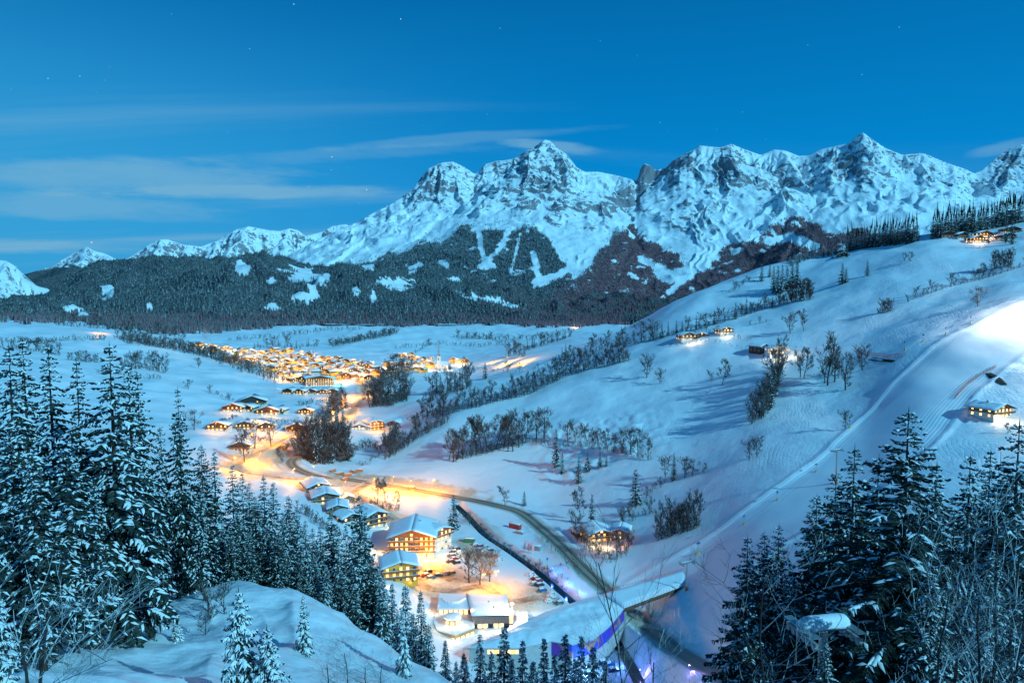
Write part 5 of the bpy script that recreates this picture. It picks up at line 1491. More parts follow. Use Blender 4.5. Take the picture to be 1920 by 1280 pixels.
MB().prism([(ctr[0] + (p[0] - ctr[0]) * 1.02, ctr[1] + (p[1] - ctr[1]) * 1.02) for p in roofp], zT - .596, zT - .25).obj('roof', CONC, o)
# rolling snow on the roof: a fine sheet clipped to the outline
def inside(x, y, poly):
    c = False; n = len(poly)
    for i in range(n):
        x1, y1 = poly[i]; x2, y2 = poly[(i + 1) % n]
        if (y1 > y) != (y2 > y) and x < (x2 - x1) * (y - y1) / (y2 - y1) + x1: c = not c
    return c
def edge_d(x, y, poly):
    b = 1e9
    for i in range(len(poly)):
        x1, y1 = poly[i]; x2, y2 = poly[(i + 1) % len(poly)]; dx, dy = x2 - x1, y2 - y1
        t = max(0, min(1, ((x - x1) * dx + (y - y1) * dy) / (dx * dx + dy * dy + 1e-9))); b = min(b, hypot(x - x1 - t * dx, y - y1 - t * dy))
    return b
bm = bmesh.new(); vs = [bm.verts.new((p[0], p[1], zT - .244)) for p in [(ctr[0] + (p[0] - ctr[0]) * 1.015, ctr[1] + (p[1] - ctr[1]) * 1.015) for p in roofp]]
bm.faces.new(vs); bmesh.ops.triangulate(bm, faces=bm.faces[:])
for _ in range(5):
    bmesh.ops.subdivide_edges(bm, edges=[e for e in bm.edges if e.calc_length() > 1.6], cuts=1)
    bmesh.ops.triangulate(bm, faces=[f for f in bm.faces if len(f.verts) > 3])
for v in bm.verts:
    d = edge_d(v.co.x, v.co.y, [(q[0], q[1]) for q in roofp]) if inside(v.co.x, v.co.y, roofp) else 0.0
    px_, py_ = [float(q) for q in px_of(v.co.x, v.co.y, v.co.z)]
    v.co.z += 0.02 + 1.3 * min(1, d / 5.0) * (0.8 + 0.5 * float(fbm(np.array(v.co.x / 9), np.array(v.co.y / 9), 3, 6)))
bm.normal_update()
me = bpy.data.meshes.new('roof_snow'); bm.to_mesh(me); bm.free(); me.materials.append(ROOF_SNOW)
if me.polygons[0].normal.z < 0: me.flip_normals()
for p in me.polygons: p.use_smooth = True
child('roof_snow', me, o)
w0 = Vector((*P2(914, 1213, zT), 0)); w1 = Vector((*P2(972, 1213, zT), 0))
for k in range(9):
    p0 = w0.lerp(w1, (k + .06) / 9); p1 = w0.lerp(w1, (k + .94) / 9); w_ = MB()
    w_.box(p0.x, p1.x, p0.y - .12, p0.y - .05, zT - 2.6, zT - 1.0); w_.obj('window', WIN_LIT2 if k not in (2, 7) else WIN_LIT, o)
tag(o, 'snow roofed lift terminal with a blue and purple painted wall below the bridge', 'building')
# blue and violet floodlight under the terminal and along the stream bank
for (px, py, h_, pw, col) in ((1085, 1232, 4, 22000, (.10, .22, 1.0)), (1130, 1200, 4, 30000, (.25, .45, 1.0)), (1160, 1250, 3, 26000, (.12, .30, 1.0)), (1100, 1262, 3, 45000, (.15, .40, 1.0)), (1200, 1268, 3, 22000, (.30, .25, 1.0)), (1292, 1262, 3, 26000, (.32, .22, 1.0)), (1335, 1285, 3, 26000, (.32, .22, 1.0)), (1062, 1100, 3, 34000, (.08, .22, 1.0)), (1035, 1075, 3, 22000, (.08, .22, 1.0)), (1085, 1116, 3, 9000, (.20, .45, 1.0)), (1040, 1228, 3, 9000, (1.0, .6, .3))):
    b = at(px, py); o2 = root('bank_floodlight', b, random.uniform(0, 6))
    MB().bar((0, 0, -.5), (0, 0, h_ - .3), .07, 6).obj('post', METAL, o2)
    MB().box(-.25, .25, -.12, .12, h_ - .3, h_ - .05).obj('lamp_head', METAL, o2)
    lamp_at((0, 0, h_ + .3), pw * .08, col, .3, par=o2)
    where = {1085: 'in front of the painted terminal wall', 1130: 'under the bridge end of the terminal', 1160: 'between the stream and the road', 1100: 'on the lowest snow bank among the spruce tops', 1200: 'at the road edge below the bridge', 1292: 'beside the violet road bank', 1335: 'lowest beside the violet road bank', 1062: 'on the stream bank opposite the car park', 1035: 'higher up the stream bank beyond the car park', 1040: 'by the warm lit patch of the painted wall'}
    tag(o2, ('violet' if col[0] > .28 else 'warm' if col[0] == 1 else 'blue') + ' floodlight on a short post ' + (where[px] if (px, py) != (1085, 1116) else 'at the bridge end of the stream bank'), 'floodlight', 'coloured floodlights on the banks')

# bridge carrying the piste over the road
zB = zT + 0.4
o = root('ski_bridge', (0, 0, 0))
bk0 = onz(1128, 1112, zB); bk1 = onz(1292, 1066, zB); fr1 = onz(1284, 1094, zB); fr0 = onz(1168, 1137, zB)
MB().prism([(fr0.x, fr0.y), (fr1.x, fr1.y), (bk1.x, bk1.y), (bk0.x, bk0.y)], zB - .9, zB - .3).obj('deck', CONC, o)
def deck_fn(u, v):
    a = fr0.lerp(fr1, u); b = bk0.lerp(bk1, u); q = a.lerp(b, v); return (q.x, q.y, zB - .295)
snow_blanket(deck_fn, 24, 8, .75, 9).obj('deck_snow', ROOF_SNOW, o, True)
d_ = (fr1 - fr0); nn = Vector((d_.y, -d_.x, 0)).normalized()
if nn.y > 0: nn = -nn
gd = MB(); A0 = fr0 + nn * .35; A1 = fr1 + nn * .35
for z0, z1, t in ((-2.2, -1.9, .35), (-.75, -.4, .35), (-1.9, -.75, .12)):
    gd.v += []; q = [A0 - nn * t, A1 - nn * t, A1 + nn * t, A0 + nn * t]
    gd.prism([(p.x, p.y) for p in q], zB + z0, zB + z1)
for k in range(25):
    p = A0.lerp(A1, k / 24); gd.bar(p + nn * .2 + Vector((0, 0, -1.9)), p + nn * .2 + Vector((0, 0, -.75)), .08, 4)
gd.obj('girder', BROWNG, o)
MB().prism([(p.x, p.y) for p in (A0 - nn * .3, A1 - nn * .3, A1 + nn * .38, A0 + nn * .38)], zB - .396, zB - .2).obj('girder_snow', ROOF_SNOW, o)
for t in (.05, .45, .75):
    p = A0.lerp(A1, t) - nn * 1.0; g = ground_z(p.x, p.y)
    MB().box(p.x - .5, p.x + .5, p.y - .6, p.y + 5.0, g - 1, zB - .9).obj('pier', CONC, o)
def fence_line(name, pts, h, mat, par, gap=1.8, net=None):
    m = MB(); nt_ = MB()
    for a, b in zip(pts[:-1], pts[1:]):
        n = max(1, int((b - a).length / gap))
        for k in range(n + 1):
            q = a.lerp(b, k / n); m.bar(q, q + Vector((0, 0, h)), .05, 4)
        for zz_ in (.35, .68, .98): m.bar(a + Vector((0, 0, h * zz_)), b + Vector((0, 0, h * zz_)), .035, 4)
    return m.obj(name, mat, par)
up3 = Vector((0, 0, .3))
fence_line('railing', [A0 + Vector((0, 0, -.2)), A1 + Vector((0, 0, -.2))], 1.3, REDP, o)
fence_line('railing', [bk0, bk1], 1.2, REDP, o)
tag(o, 'bridge with brown girder and red railings carrying the snowy piste over the road', 'bridge')

# ------------------------------------------------------------------ lift pylons and haul cables
def pylon(px, py, top_py, label, arm=5.0, pad=True, snowcap=False, loc=None, h=None, rz=0.0):
    b = at(px, py) if loc is None else loc
    h = (py - top_py) * depth_of(b) / F if h is None else h
    o = root('lift_pylon', b, rz)
    MB().bar((0, 0, -2), (0, 0, h - .9), .45, 12, 0, .32).obj('mast', METAL, o)
    MB().box(-arm, arm, -.22, .22, h - .9, h - .5).bar((-arm * .55, 0, h - .9), (0, 0, h - 1.7), .09, 5).bar((arm * .55, 0, h - .9), (0, 0, h - 1.7), .09, 5).obj('crossarm', METAL, o)
    for sg in (-1, 1):
        q = MB(); q.box(sg * arm - .12, sg * arm + .12, -1.9, 1.9, h - 1.05, h - .85)
        for k in range(6): q.bar((sg * arm - .16, -1.6 + k * .64, h - 1.2), (sg * arm + .16, -1.6 + k * .64, h - 1.2), .24, 8)
        q.obj('sheave_assembly', GREYP, o)
        MB().box(sg * arm - .35, sg * arm + .35, -1.9, 1.9, h - .45, h - .38).bar((sg * arm - .35, 1.9, h - .38), (sg * arm - .35, 1.9, h + .5), .03, 4).bar((sg * arm - .35, -1.9, h - .38), (sg * arm - .35, -1.9, h + .5), .03, 4).bar((sg * arm - .35, -1.9, h + .5), (sg * arm - .35, 1.9, h + .5), .03, 4).obj('catwalk', METAL, o)
    th = .8 if snowcap else .22
    L_ = arm + (.35 if snowcap else .1); wd = .95 if snowcap else .26
    mound(L_, wd, th, 20, 8, h - .3, 3, .25 if snowcap else 0).obj('crossarm_snow', ROOF_SNOW, o, True)
    if pad: MB().bar((0, 0, -.3), (0, 0, 1.9), .72, 12).obj('safety_pad', ORANGEP, o)
    tag(o, label, 'lift pylon', 'pylons of the chairlift'); return o, b, h
o1, b1, h1 = pylon(1287, 1106, 1050, 'grey lift pylon with orange padding standing beside the bridge end', 3.2, rz=.5)
o2_, b2, h2 = pylon(1567, 905, 840, 'slender lift pylon on the piste behind the right spruces', 3.0, rz=.5)
b3 = at_r(1540, 1300, 58); b3.z = ground_z(b3.x, b3.y); t3 = at_r(1541, 1160, 58)
o3, b3, h3 = pylon(0, 0, 0, 'near lift pylon whose crossarm carries a thick cushion of snow', 1.9, False, True, b3, t3.z - b3.z, rz=.2)
def cable(pts, label, sag=1.5, r=.03):
    m = MB()
    for a, b in zip(pts[:-1], pts[1:]):
        n = 14; q = [a.lerp(b, k / n) - Vector((0, 0, sag * 4 * (k / n) * (1 - k / n))) for k in range(n + 1)]
        for x, y in zip(q[:-1], q[1:]): m.bar(x, y, r, 4)
    c = m.obj('haul_cable', BLACKP); tag(c, label, 'cable', 'cables of the chairlift')
for sg, nm in ((-1, 'valley side'), (1, 'hill side')):
    def armend(b, h, arm, rz): return Vector((b.x + sg * arm * cos(rz), b.y + sg * arm * sin(rz), b.z + h - 1.0))
    off = armend(b2, h2, 3.0, .5); hi = at_r(1880, 560, 520) + Vector((sg * 3, 0, 12))
    cable([armend(b1, h1, 3.2, .5), off, hi], f'thin dark haul cable on the {nm} running up the piste', 3.0, .035)
    near = Vector((b3.x + sg * 1.9 * cos(.2), b3.y + sg * 1.9 * sin(.2), b3.z + h3 - 1.0))
    cable([near, near + Vector((70, -2 + 12 * sg * 0, 9))], f'near haul cable on the {nm} leading right from the snow laden pylon', 1.6, .02)

# ------------------------------------------------------------------ snow lances along the piste
_lance = None
def lance(px, py, hpx, label):
    global _lance
    b = at(px, py); k = hpx * depth_of(b) / F / 5.0
    if _lance is None:
        p = MB().bar((0, 0, -.6), (0, 0, 4.2), .12, 8, 0, .09); hd = MB().bar((-.75, 0, 4.55), (.55, 0, 4.9), .42, 10, 0, .52); cn = MB().box(-.55, .45, -.4, .4, -.1, 1.0)
        _lance = (p.mesh('post', METAL), hd.mesh('fan_head', BLUEP), cn.mesh('control_box', YELLOWP))
    o = root('snow_gun', b, random.uniform(0, 1.5), (k, k, k))
    for nm, me in zip(('post', 'fan_head', 'control_box'), _lance): child(nm, me, o)
    tag(o, label, 'snow gun', 'snow guns along the piste')
for px, py, h_, lab in ((1309, 1038, 22, 'snow gun above the bridge, lowest on the piste edge'), (1395, 983, 17, 'snow gun on the piste edge above the lowest one'), (1457, 938, 17, 'snow gun at the long pylon shadow'), (1530, 884, 15, 'snow gun just left of the slender pylon'), (1593, 802, 14, 'snow gun beside the lone bare tree on the piste edge'), (1696, 657, 17, 'snow gun at the end of the red fence'), (1731, 640, 13, 'snow gun just above the red fence end'), (1773, 627, 13, 'snow gun at the left tip of the floodlit snow'), (1820, 606, 12, 'highest snow gun along the floodlit snow edge'), (1026, 1062, 16, 'snow covered snow gun between the stream and the road')):
    lance(px, py, h_, lab)
# red safety fences
def net_fence(pxs, label, h=2.2):
    pts = [at(*p) for p in pxs]; o = root('safety_fence', pts[0])
    q = [p - pts[0] for p in pts]; m = MB()
    posts = MB(); netm = MB()
    for a, b in zip(q[:-1], q[1:]):
        n = max(1, int((b - a).length / 2.5))
        for k in range(n):
            p = a.lerp(b, k / n); MB().bar(p - Vector((0, 0, .4)), p + Vector((0, 0, h + .2)), .07, 5).obj('post', REDP, o)
        for zz_ in np.linspace(.15, h, 9): netm.bar(a + Vector((0, 0, zz_)), b + Vector((0, 0, zz_)), .035, 3)
        n2 = max(2, int((b - a).length / .6))
        for k in range(n2):
            p = a.lerp(b, k / n2); netm.bar(p + Vector((0, 0, .1)), p + Vector((0, 0, h)), .03, 3)
    netm.obj('net', REDP, o); tag(o, label, 'fence', 'red safety fences beside the piste')
net_fence([(1606, 663), (1640, 668), (1672, 672), (1698, 668)], 'red net fence running level into the piste edge', 3.0)
net_fence([(1790, 748), (1812, 722), (1832, 708), (1850, 698), (1868, 688)], 'red net fence slanting up the slope above the lone farmhouse', 2.0)
def blocks(px, py, n, label, w_, mat):
    b = at(px, py); o = root('dark_culvert', b, radians(-25)); m = MB()
# dark bare ground cut beside the fence
def patch(name, pxs, mat, label=None, th=.25):
    pts = [at(*p) for p in pxs]; c = sum(pts, Vector()) / len(pts); m = MB(); i = 0
    m.v = [(p.x, p.y, p.z + .25) for p in pts] + [(c.x, c.y, c.z + .45)]
    n = len(pts); m.f = [(k, (k + 1) % n, n) for k in range(n)]; m.m = [0] * n
    o = m.obj(name, mat); o['kind'] = 'structure'
    if o.data.polygons[0].normal.z < 0: o.data.flip_normals()
    return o
SOIL = simple('bare_soil', (0.05, 0.042, 0.035), .95, .1, .5, 1.0, .5)
patch('bare_bank', [(1848, 700), (1858, 699), (1868, 704), (1879, 711), (1889, 722), (1878, 722), (1866, 716), (1855, 709)], SOIL)
patch('bare_bank', [(1606, 668), (1640, 671), (1680, 676), (1672, 680), (1640, 677), (1610, 672)], SOIL)

# ------------------------------------------------------------------ farmhouses on the slopes
put_building(chalet_parts(15, 14, 2, 2.8, .34, 2.0, 1, PLASTER, BALC, (1,), .85, 31, 5, True, .5), at(1880, 784), D2(22), 'lone wooden farmhouse with red brown balcony lit yellow on the open slope', 'farmhouse', None, 'farmhouse')
v = at(1872, 790); street_lamp(1868, 792, 2200, 'low yard lamp glowing below the lone farmhouse', 3.5, (1., .7, .3), None)
v = at(1890, 788); lamp_at((v.x + 1, v.y - 6, v.z + 4), 1000, (1., .7, .25), .4)
put_building(chalet_parts(17, 14, 2, 2.8, .34, 1.6, 1, PLASTER, DARKT, (1,), .8, 33, 4, False, .5), at(1292, 638), D2(10), 'farmhouse with lit front below the long hedge, the left one of two', 'farmhouse', 'farms on the right slope', 'farmhouse')
put_building(chalet_parts(12, 14, 1, 3.0, .34, 1.2, None, DARKT, DARKT, (), .2, 34, 3, False, .6), at(1316, 632), D2(-10), 'long low snow roofed barn touching the left lit farmhouse', 'barn', 'farms on the right slope', 'barn')
put_building(chalet_parts(14, 12, 2, 2.8, .34, 1.6, 1, PLASTER, DARKT, (1,), .8, 35, 4, False, .5), at(1362, 627), D2(14), 'farmhouse with lit front to the right of the left farmhouse and its barn', 'farmhouse', 'farms on the right slope', 'farmhouse')
put_building(chalet_parts(11, 14, 2, 2.8, .36, 1.4, 1, DARKT, DARKT, (), .2, 36, 3, False, .5), at(1434, 660), D2(30), 'dark timber barn at the left end of the floodlit farm', 'barn', 'farms on the right slope', 'barn')
put_building(chalet_parts(19, 12, 2, 2.6, .28, 1.2, None, WHITEP, WHITEP, (), .95, 37, 7, False, .7), at(1463, 664), D2(4), 'long white house glaring in floodlight above the bare trees', 'farmhouse', 'farms on the right slope', 'farmhouse')
for px, py, pw in ((1461, 672, 26000), (1445, 668, 9000), (1485, 668, 9000), (1292, 645, 9000), (1309, 641, 7000), (1360, 632, 9000)):
    b = at(px, py); lamp_at((b.x, b.y - 3, b.z + 4.0), pw * .22, (1., .80, .5), .5)
put_building(chalet_parts(14, 12, 1, 2.8, .40, 1.5, None, DARKT, DARKT, (), .0, 38, 3, False, .5), at(1582, 481), D2(-20), 'small dark hay barn on the ridge line below the conifer wood', 'barn', 'farms on the right slope', 'barn')
put_building(chalet_parts(14, 16, 2, 2.8, .34, 1.8, 1, PLASTER, DARKT, (1,), .9, 39, 4, True, .6), at(1128, 1016), D2(12), 'snow covered farmhouse with warm lit ground floor among shrubs by the road', 'farmhouse', 'farms on the right slope', 'farmhouse')
put_building(chalet_parts(10, 13, 2, 2.6, .34, 1.4, 1, DARKT, DARKT, (), .5, 40, 3, False, .6), at(1162, 1012), D2(-15), 'shed with a steep snowy roof right of the warm lit farmhouse', 'barn', 'farms on the right slope', 'barn')
put_building(chalet_parts(9, 9, 1, 2.6, .34, 1.2, None, DARKT, DARKT, (), .5, 40, 2, False, .6), at(1096, 1004), D2(25), 'small snowy hut left of the warm lit farmhouse', 'hut', 'farms on the right slope', 'hut')
for px, py, pw, c in ((1112, 1022, 9000, (1., .62, .2)), (1135, 1026, 12000, (1., .62, .2)), (1162, 1022, 5000, (1., .25, .1))):
    b = at(px, py); lamp_at((b.x, b.y - 2, b.z + 2.5), pw * .12, c, .35)
k = 0
for px, py, W_, D_, rz, lit, lab, nm in ((1848, 446, 16, 12, 5, .8, 'lit house upper one of the pair under the crest wood', 'house'), (1835, 455, 15, 11, 10, .7, 'red brown lit house lower one of the pair under the crest wood', 'house'), (1780, 446, 15, 11, -20, 0, 'dark snow roofed barn leftmost below the crest wood', 'barn'), (1806, 448, 14, 11, 15, 0, 'dark barn second from the left below the crest wood', 'barn'), (1898, 438, 17, 12, -10, .1, 'snow roofed chalet upper right below the crest wood', 'chalet'), (1893, 450, 15, 12, 10, 0, 'snow roofed chalet beside the dark spruces at the right', 'chalet')):
    k += 1; put_building(chalet_parts(W_, D_, 2, 2.7, .36, 1.5, 1, PLASTER, DARKT, (1,), lit, 50 + k, 4, False, .6, 1), at(px, py), D2(rz), lab, nm, 'hamlet below the crest wood', nm)
for px, py in ((1848, 448), (1834, 457), (1826, 457)):
    b = at(px, py); lamp_at((b.x, b.y - 5, b.z + 3.5), 2500, (1., .55, .2), .5)

# chalet above the wooded knoll and farms across the valley
put_building(chalet_parts(17, 20, 3, 2.8, .34, 2.0, 1, YELLOWP, TIMBER, (1, 2), .8, 61, 4, True, .6), at(706, 806), D2(28), 'tall lit chalet with a broad snowy roof beyond the wooded knoll', 'chalet', 'farms on the valley floor', 'chalet')
put_building(chalet_parts(24, 10, 1, 3.0, .26, 1.2, None, PLASTER, TIMBER, (), .9, 62, 7, False, .6), at(674, 806), D2(6), 'low lit outbuilding left of the tall chalet', 'outbuilding', 'farms on the valley floor', 'outbuilding')
put_building(chalet_parts(14, 14, 1, 3.0, .34, 1.4, None, DARKT, DARKT, (), .0, 63, 3, False, .6), at(738, 797), D2(-12), 'wide snow roofed barn behind the tall chalet', 'barn', 'farms on the valley floor', 'barn')
for i, (px, py, W_, D_, rz, lit, lab) in enumerate(((472, 760, 32, 18, 12, .1, 'big dark barn with a broad snowy roof on the valley floor'), (436, 772, 22, 16, 5, .7, 'lit farmhouse left of the big dark barn'), (460, 772, 18, 13, -8, .5, 'low farm building between the lit farmhouse and the big barn'), (500, 778, 24, 13, 10, .7, 'long lit house below the big dark barn'), (520, 776, 16, 12, -10, .6, 'small lit house at the right end below the big barn'), (407, 808, 18, 13, 5, .7, 'lit cabin at the left edge of the lower farm group'), (556, 810, 20, 14, 8, .1, 'dark barn left of the wooded knoll'), (572, 778, 17, 12, 0, .6, 'lone lit house in the middle of the valley meadow'), (458, 806, 17, 12, 10, .8, 'yellow lit house left of the lamp lit group'), (478, 804, 16, 12, -12, .8, 'yellow lit house in the middle of the lamp lit group'), (498, 808, 16, 12, 14, .8, 'yellow lit house right of the lamp lit group'), (450, 846, 15, 11, 10, .0, 'small dark hay barn beside the glowing lane bend'))):
    put_building(chalet_parts(W_, D_, 2, 2.8, .36, 1.8, 1, PLASTER, DARKT, (1,), lit, 70 + i, 5, False, .6, 1), at(px, py), D2(rz), lab, 'barn' if 'barn' in lab else 'house', 'farms on the valley floor', 'barn' if 'barn' in lab else 'house')
for i, px in enumerate((540, 560, 582, 604, 622)):
    put_building(chalet_parts(17, 13, 2, 2.8, .36, 1.6, 1, PLASTER, DARKT, (1,), .5, 85 + i, 4, False, .6, 1), at(px, 739 + (i % 2)), D2(-10 + 7 * i), f'{ordn(i, 5)} house of the dark row along the near edge of the town', 'house', 'dark row of houses below the town', 'house')

# ------------------------------------------------------------------ the town: every house its own object
protos = [chalet_parts(17, 15, 3, 2.9, .36, 1.8, 1, PLASTER, TIMBER, (1, 2), .75, 101, 5, False, .6, 1), chalet_parts(14, 14, 2, 2.9, .40, 1.5, 1, PLASTER, DARKT, (1,), .7, 102, 4, False, .6, 1), chalet_parts(20, 15, 3, 3.0, .32, 1.8, 1, YELLOWP, TIMBER, (2,), .8, 103, 6, False, .6, 1), chalet_parts(13, 13, 2, 2.9, .42, 1.2, None, PLASTER, PLASTER, (), .75, 104, 4, False, .6, 1), chalet_parts(16, 17, 3, 2.9, .34, 1.6, 2, PLASTER, TIMBER, (1, 2), .6, 105, 4, False, .6, 1)]
pname = ['three storey chalet', 'small timber house', 'wide yellow hotel', 'plain gabled house', 'boarded chalet']
ROWS = [(649, 366, 402, 3, 'highest row of the town'), (656, 380, 468, 6, 'second highest row of the town'), (662, 398, 590, 11, 'third highest row of the town'), (669, 415, 600, 11, 'fourth highest row of the town'), (676, 432, 640, 14, 'row in the upper middle town'), (683, 452, 690, 15, 'long row across the middle town'), (690, 476, 812, 21, 'longest row, ending near the church'), (697, 500, 800, 19, 'row just below the longest one'), (704, 516, 745, 15, 'long row of the lower town'), (711, 528, 580, 4, 'row left of the bright hotel'), (712, 632, 700, 5, 'row beside the dark wood'), (719, 545, 590, 3, 'lowest left row of the town'), (669, 750, 778, 3, 'upper row left of the church'), (675, 758, 812, 5, 'middle row left of the church'), (682, 762, 812, 5, 'row at the foot of the church hill'), (683, 846, 880, 3, 'row right of the church'), (690, 636, 700, 4, 'short row behind the dark wood')]
R_ = random.Random(5)
for (py, x0, x1, n, phrase) in ROWS:
    for i in range(n):
        px = x0 + (x1 - x0) * (i + R_.uniform(.2, .8)) / n; pv = R_.randrange(5)
        b = at(px, py + R_.uniform(-2.2, 2.2)); k_ = R_.uniform(.8, 1.22)
        put_building(protos[pv], b, D2(R_.choice((-35, -20, 0, 12, 30, 55, -60)) + R_.uniform(-8, 8)), f'{pname[pv]}, {ordn(i, n)} in the {phrase}', 'house', 'houses of the lit town', 'town_house', (k_, k_, k_))
b = at(600, 724); put_building(chalet_parts(44, 16, 4, 3.0, .22, 1.5, 1, WHITEP, TIMBER, (1, 2, 3), .95, 120, 12, False, .6, 1), b, D2(6), 'wide bright hotel at the front edge of the town beside a turquoise light', 'hotel', None, 'hotel')
v = at(637, 722); lamp_at((v.x, v.y - 8, v.z + 6), 20000, (.1, .75, 1.), 1.0)
# church
b = at(822, 693); o = root('church', b, D2(-18))
kk = depth_of(b) / F
tw = 5.2 * kk; TH = 26 * kk; SPH = 30 * kk
MB().box(-tw / 2, tw / 2, 0, tw, -3, TH).obj('tower', WHITEP, o)
sp = MB(); i = 0; h_ = tw / 2 + .3
for (x0, y0), (x1, y1) in zip([(-h_, -.3), (h_, -.3), (h_, tw + .3), (-h_, tw + .3)], [(h_, -.3), (h_, tw + .3), (-h_, tw + .3), (-h_, -.3)]):
    i = len(sp.v); sp.v += [(x0, y0, TH), (x1, y1, TH), (0, tw / 2, TH + tw * 1.1)]; sp.f.append((i, i + 1, i + 2)); sp.m.append(0)
sp.bar((0, tw / 2, TH + tw * .25), (0, tw / 2, TH + SPH), tw * .36, 8, 0, .05); sp.obj('spire', simple('spire_shingles', (.25, .26, .25), .5), o)
NW, NL, NHh = 13 * kk, 17 * kk, 9 * kk
MB().box(tw / 2 + .01, tw / 2 + NL, -NW * .1, NW * .9, -3, NHh).obj('nave_wall', WHITEP, o)
rf = MB(); x0, x1 = tw / 2 + .02, tw / 2 + NL + 1; y0, y1 = -NW * .1 - .8, NW * .9 + .8; ym = NW * .4
rf.slab([(x0, y0, NHh - .3), (x1, y0, NHh - .3), (x1, ym, NHh + 7 * kk), (x0, ym, NHh + 7 * kk)], .4); rf.slab([(x0, ym + .01, NHh + 7 * kk), (x1, ym + .01, NHh + 7 * kk), (x1, y1, NHh - .3), (x0, y1, NHh - .3)], .4)
rf.obj('nave_roof', ROOF_SNOW, o)
for k in range(4):
    MB().box(tw / 2 + NL * (k + .35) / 4, tw / 2 + NL * (k + .6) / 4, -NW * .1 - .08, -NW * .1 - .03, 2.5 * kk, 6.5 * kk).obj('window', WIN_LIT, o)
MB().box(-tw * .18, tw * .18, -.08, -.03, TH * .72, TH * .86).obj('belfry_opening', WIN_DARK, o)
tag(o, 'white church with a tall pointed spire at the edge of the town', 'church')
for dx, pw in ((-14, 12000), (22, 12000)): lamp_at((b.x + dx, b.y - 18, b.z + 5), pw, (1., .85, .6), .6)

# ------------------------------------------------------------------ lamps
TOWNL = [(380, 650), (398, 656), (420, 658), (440, 664), (452, 672), (470, 662), (492, 664), (470, 680), (500, 676), (520, 668), (548, 664), (577, 662), (490, 688), (512, 690), (535, 680), (560, 684), (586, 676), (610, 672), (632, 680), (655, 690), (540, 698), (565, 702), (590, 694), (615, 700), (640, 704), (665, 698), (690, 696), (715, 692), (740, 694), (765, 690), (790, 692), (757, 668), (775, 674), (800, 680), (815, 686), (530, 712), (555, 716), (578, 722), (615, 716), (650, 714), (680, 710), (700, 704), (860, 684), (920, 682), (950, 680), (975, 682), (940, 686), (600, 682), (675, 684), (720, 700)]
R_ = random.Random(9); TOWNL.sort()
for i, (px, py) in enumerate(TOWNL):
    warm = R_.random()
    col = (1., .42, .03) if warm < .7 else ((1., .62, .20) if warm < .94 else (.8, .9, 1.))
    street_lamp(px, py, R_.uniform(.6, 1.35) * 62000, f'tall street lamp between the town houses, {ordn(i, len(TOWNL))}', 12.0, col, 'street lamps of the lit town')
MAINL = [(440, 884, 26000, 'lamp at the glowing lane end behind the spruce tips'), (468, 862, 30000, 'lamp beside the bare tree on the glowing lane'), (486, 872, 26000, 'lamp lower in the bend of the glowing lane'), (470, 836, 24000, 'lamp above the glowing lane bend'), (512, 834, 22000, 'lamp left of the two on the upper glowing lane'), (536, 818, 24000, 'lamp on the upper glowing lane nearer the knoll'), (562, 815, 18000, 'lamp where the upper lane meets the town road'), (550, 904, 22000, 'lamp just left of the dark timber house'), (586, 898, 9000, 'lamp behind the dark timber house roof'), (645, 928, 20000, 'lamp above the orange cabin'), (634, 940, 12000, 'lamp between the lit gable house and the cabin'), (700, 922, 34000, 'left lamp of the yellow stretch of main road'), (735, 918, 40000, 'second lamp of the yellow stretch of main road'), (768, 926, 40000, 'third lamp of the yellow stretch of main road'), (812, 924, 26000, 'right lamp of the yellow stretch of main road'), (806, 1062, 22000, 'lamp in the yard between the hotel and the yellow guest house'), (790, 1082, 14000, 'lamp over the parked cars by the yellow guest house'), (905, 1112, 14000, 'left lamp behind the long hall roof'), (930, 1106, 16000, 'right lamp behind the long hall roof'), (655, 780, 26000, 'lamp on the town road beside the knoll'), (640, 765, 30000, 'lamp halfway up the town road'), (662, 748, 30000, 'lamp near the top of the town road'), (625, 788, 26000, 'lamp low on the town road among the knoll trees'), (600, 806, 22000, 'lamp at the foot of the town road'), (690, 742, 26000, 'lamp beside the dark wood at the town edge'), (640, 744, 26000, 'lamp among the roadside trees below the town'), (615, 748, 18000, 'lamp by the dark row of houses'), (665, 800, 14000, 'lamp before the low lit outbuilding'), (705, 811, 14000, 'lamp below the tall lit chalet'), (480, 806, 18000, 'lamp inside the yellow lit farm group'), (500, 812, 16000, 'lamp right of the yellow lit farm group'), (430, 776, 9000, 'yard lamp of the lit farmhouse left of the big barn'), (510, 782, 9000, 'yard lamp below the big dark barn'), (405, 812, 7000, 'yard lamp of the cabin at the left edge'), (582, 782, 8000, 'yard lamp of the lone house in the meadow'), (1078, 614, 60000, 'far lamp in the side valley before the dark woods'), (960, 577, 60000, 'far lamp at the forest clearing'), (985, 580, 50000, 'far lamp right of the forest clearing'), (184, 625, 30000, 'lamp at the lone farm on the left plateau')]
for px, py, pw, lab in MAINL:
    if py < 600:
        continue
    street_lamp(px, py, pw * .85, lab, 10.0, (1., .38, .015))
# warm wash over the hotel fronts (their own entrance lamps)
for px, py, dx, dy, dz, pw in ((745, 1046, 0, -7, 3, 9000), (775, 1047, 0, -7, 3, 9000), (803, 1045, 0, -6, 3, 9000), (835, 1034, 6, -5, 4, 7000), (735, 1096, 0, -5, 3, 2500), (765, 1094, 2, -5, 3, 4500), (722, 985, 5, -5, 3, 4000), (735, 1036, -8, -2, 4, 9000)):
    b = at(px, py); lamp_at((b.x + dx, b.y + dy, b.z + dz), pw * .22, (1., .68, .32), .4)
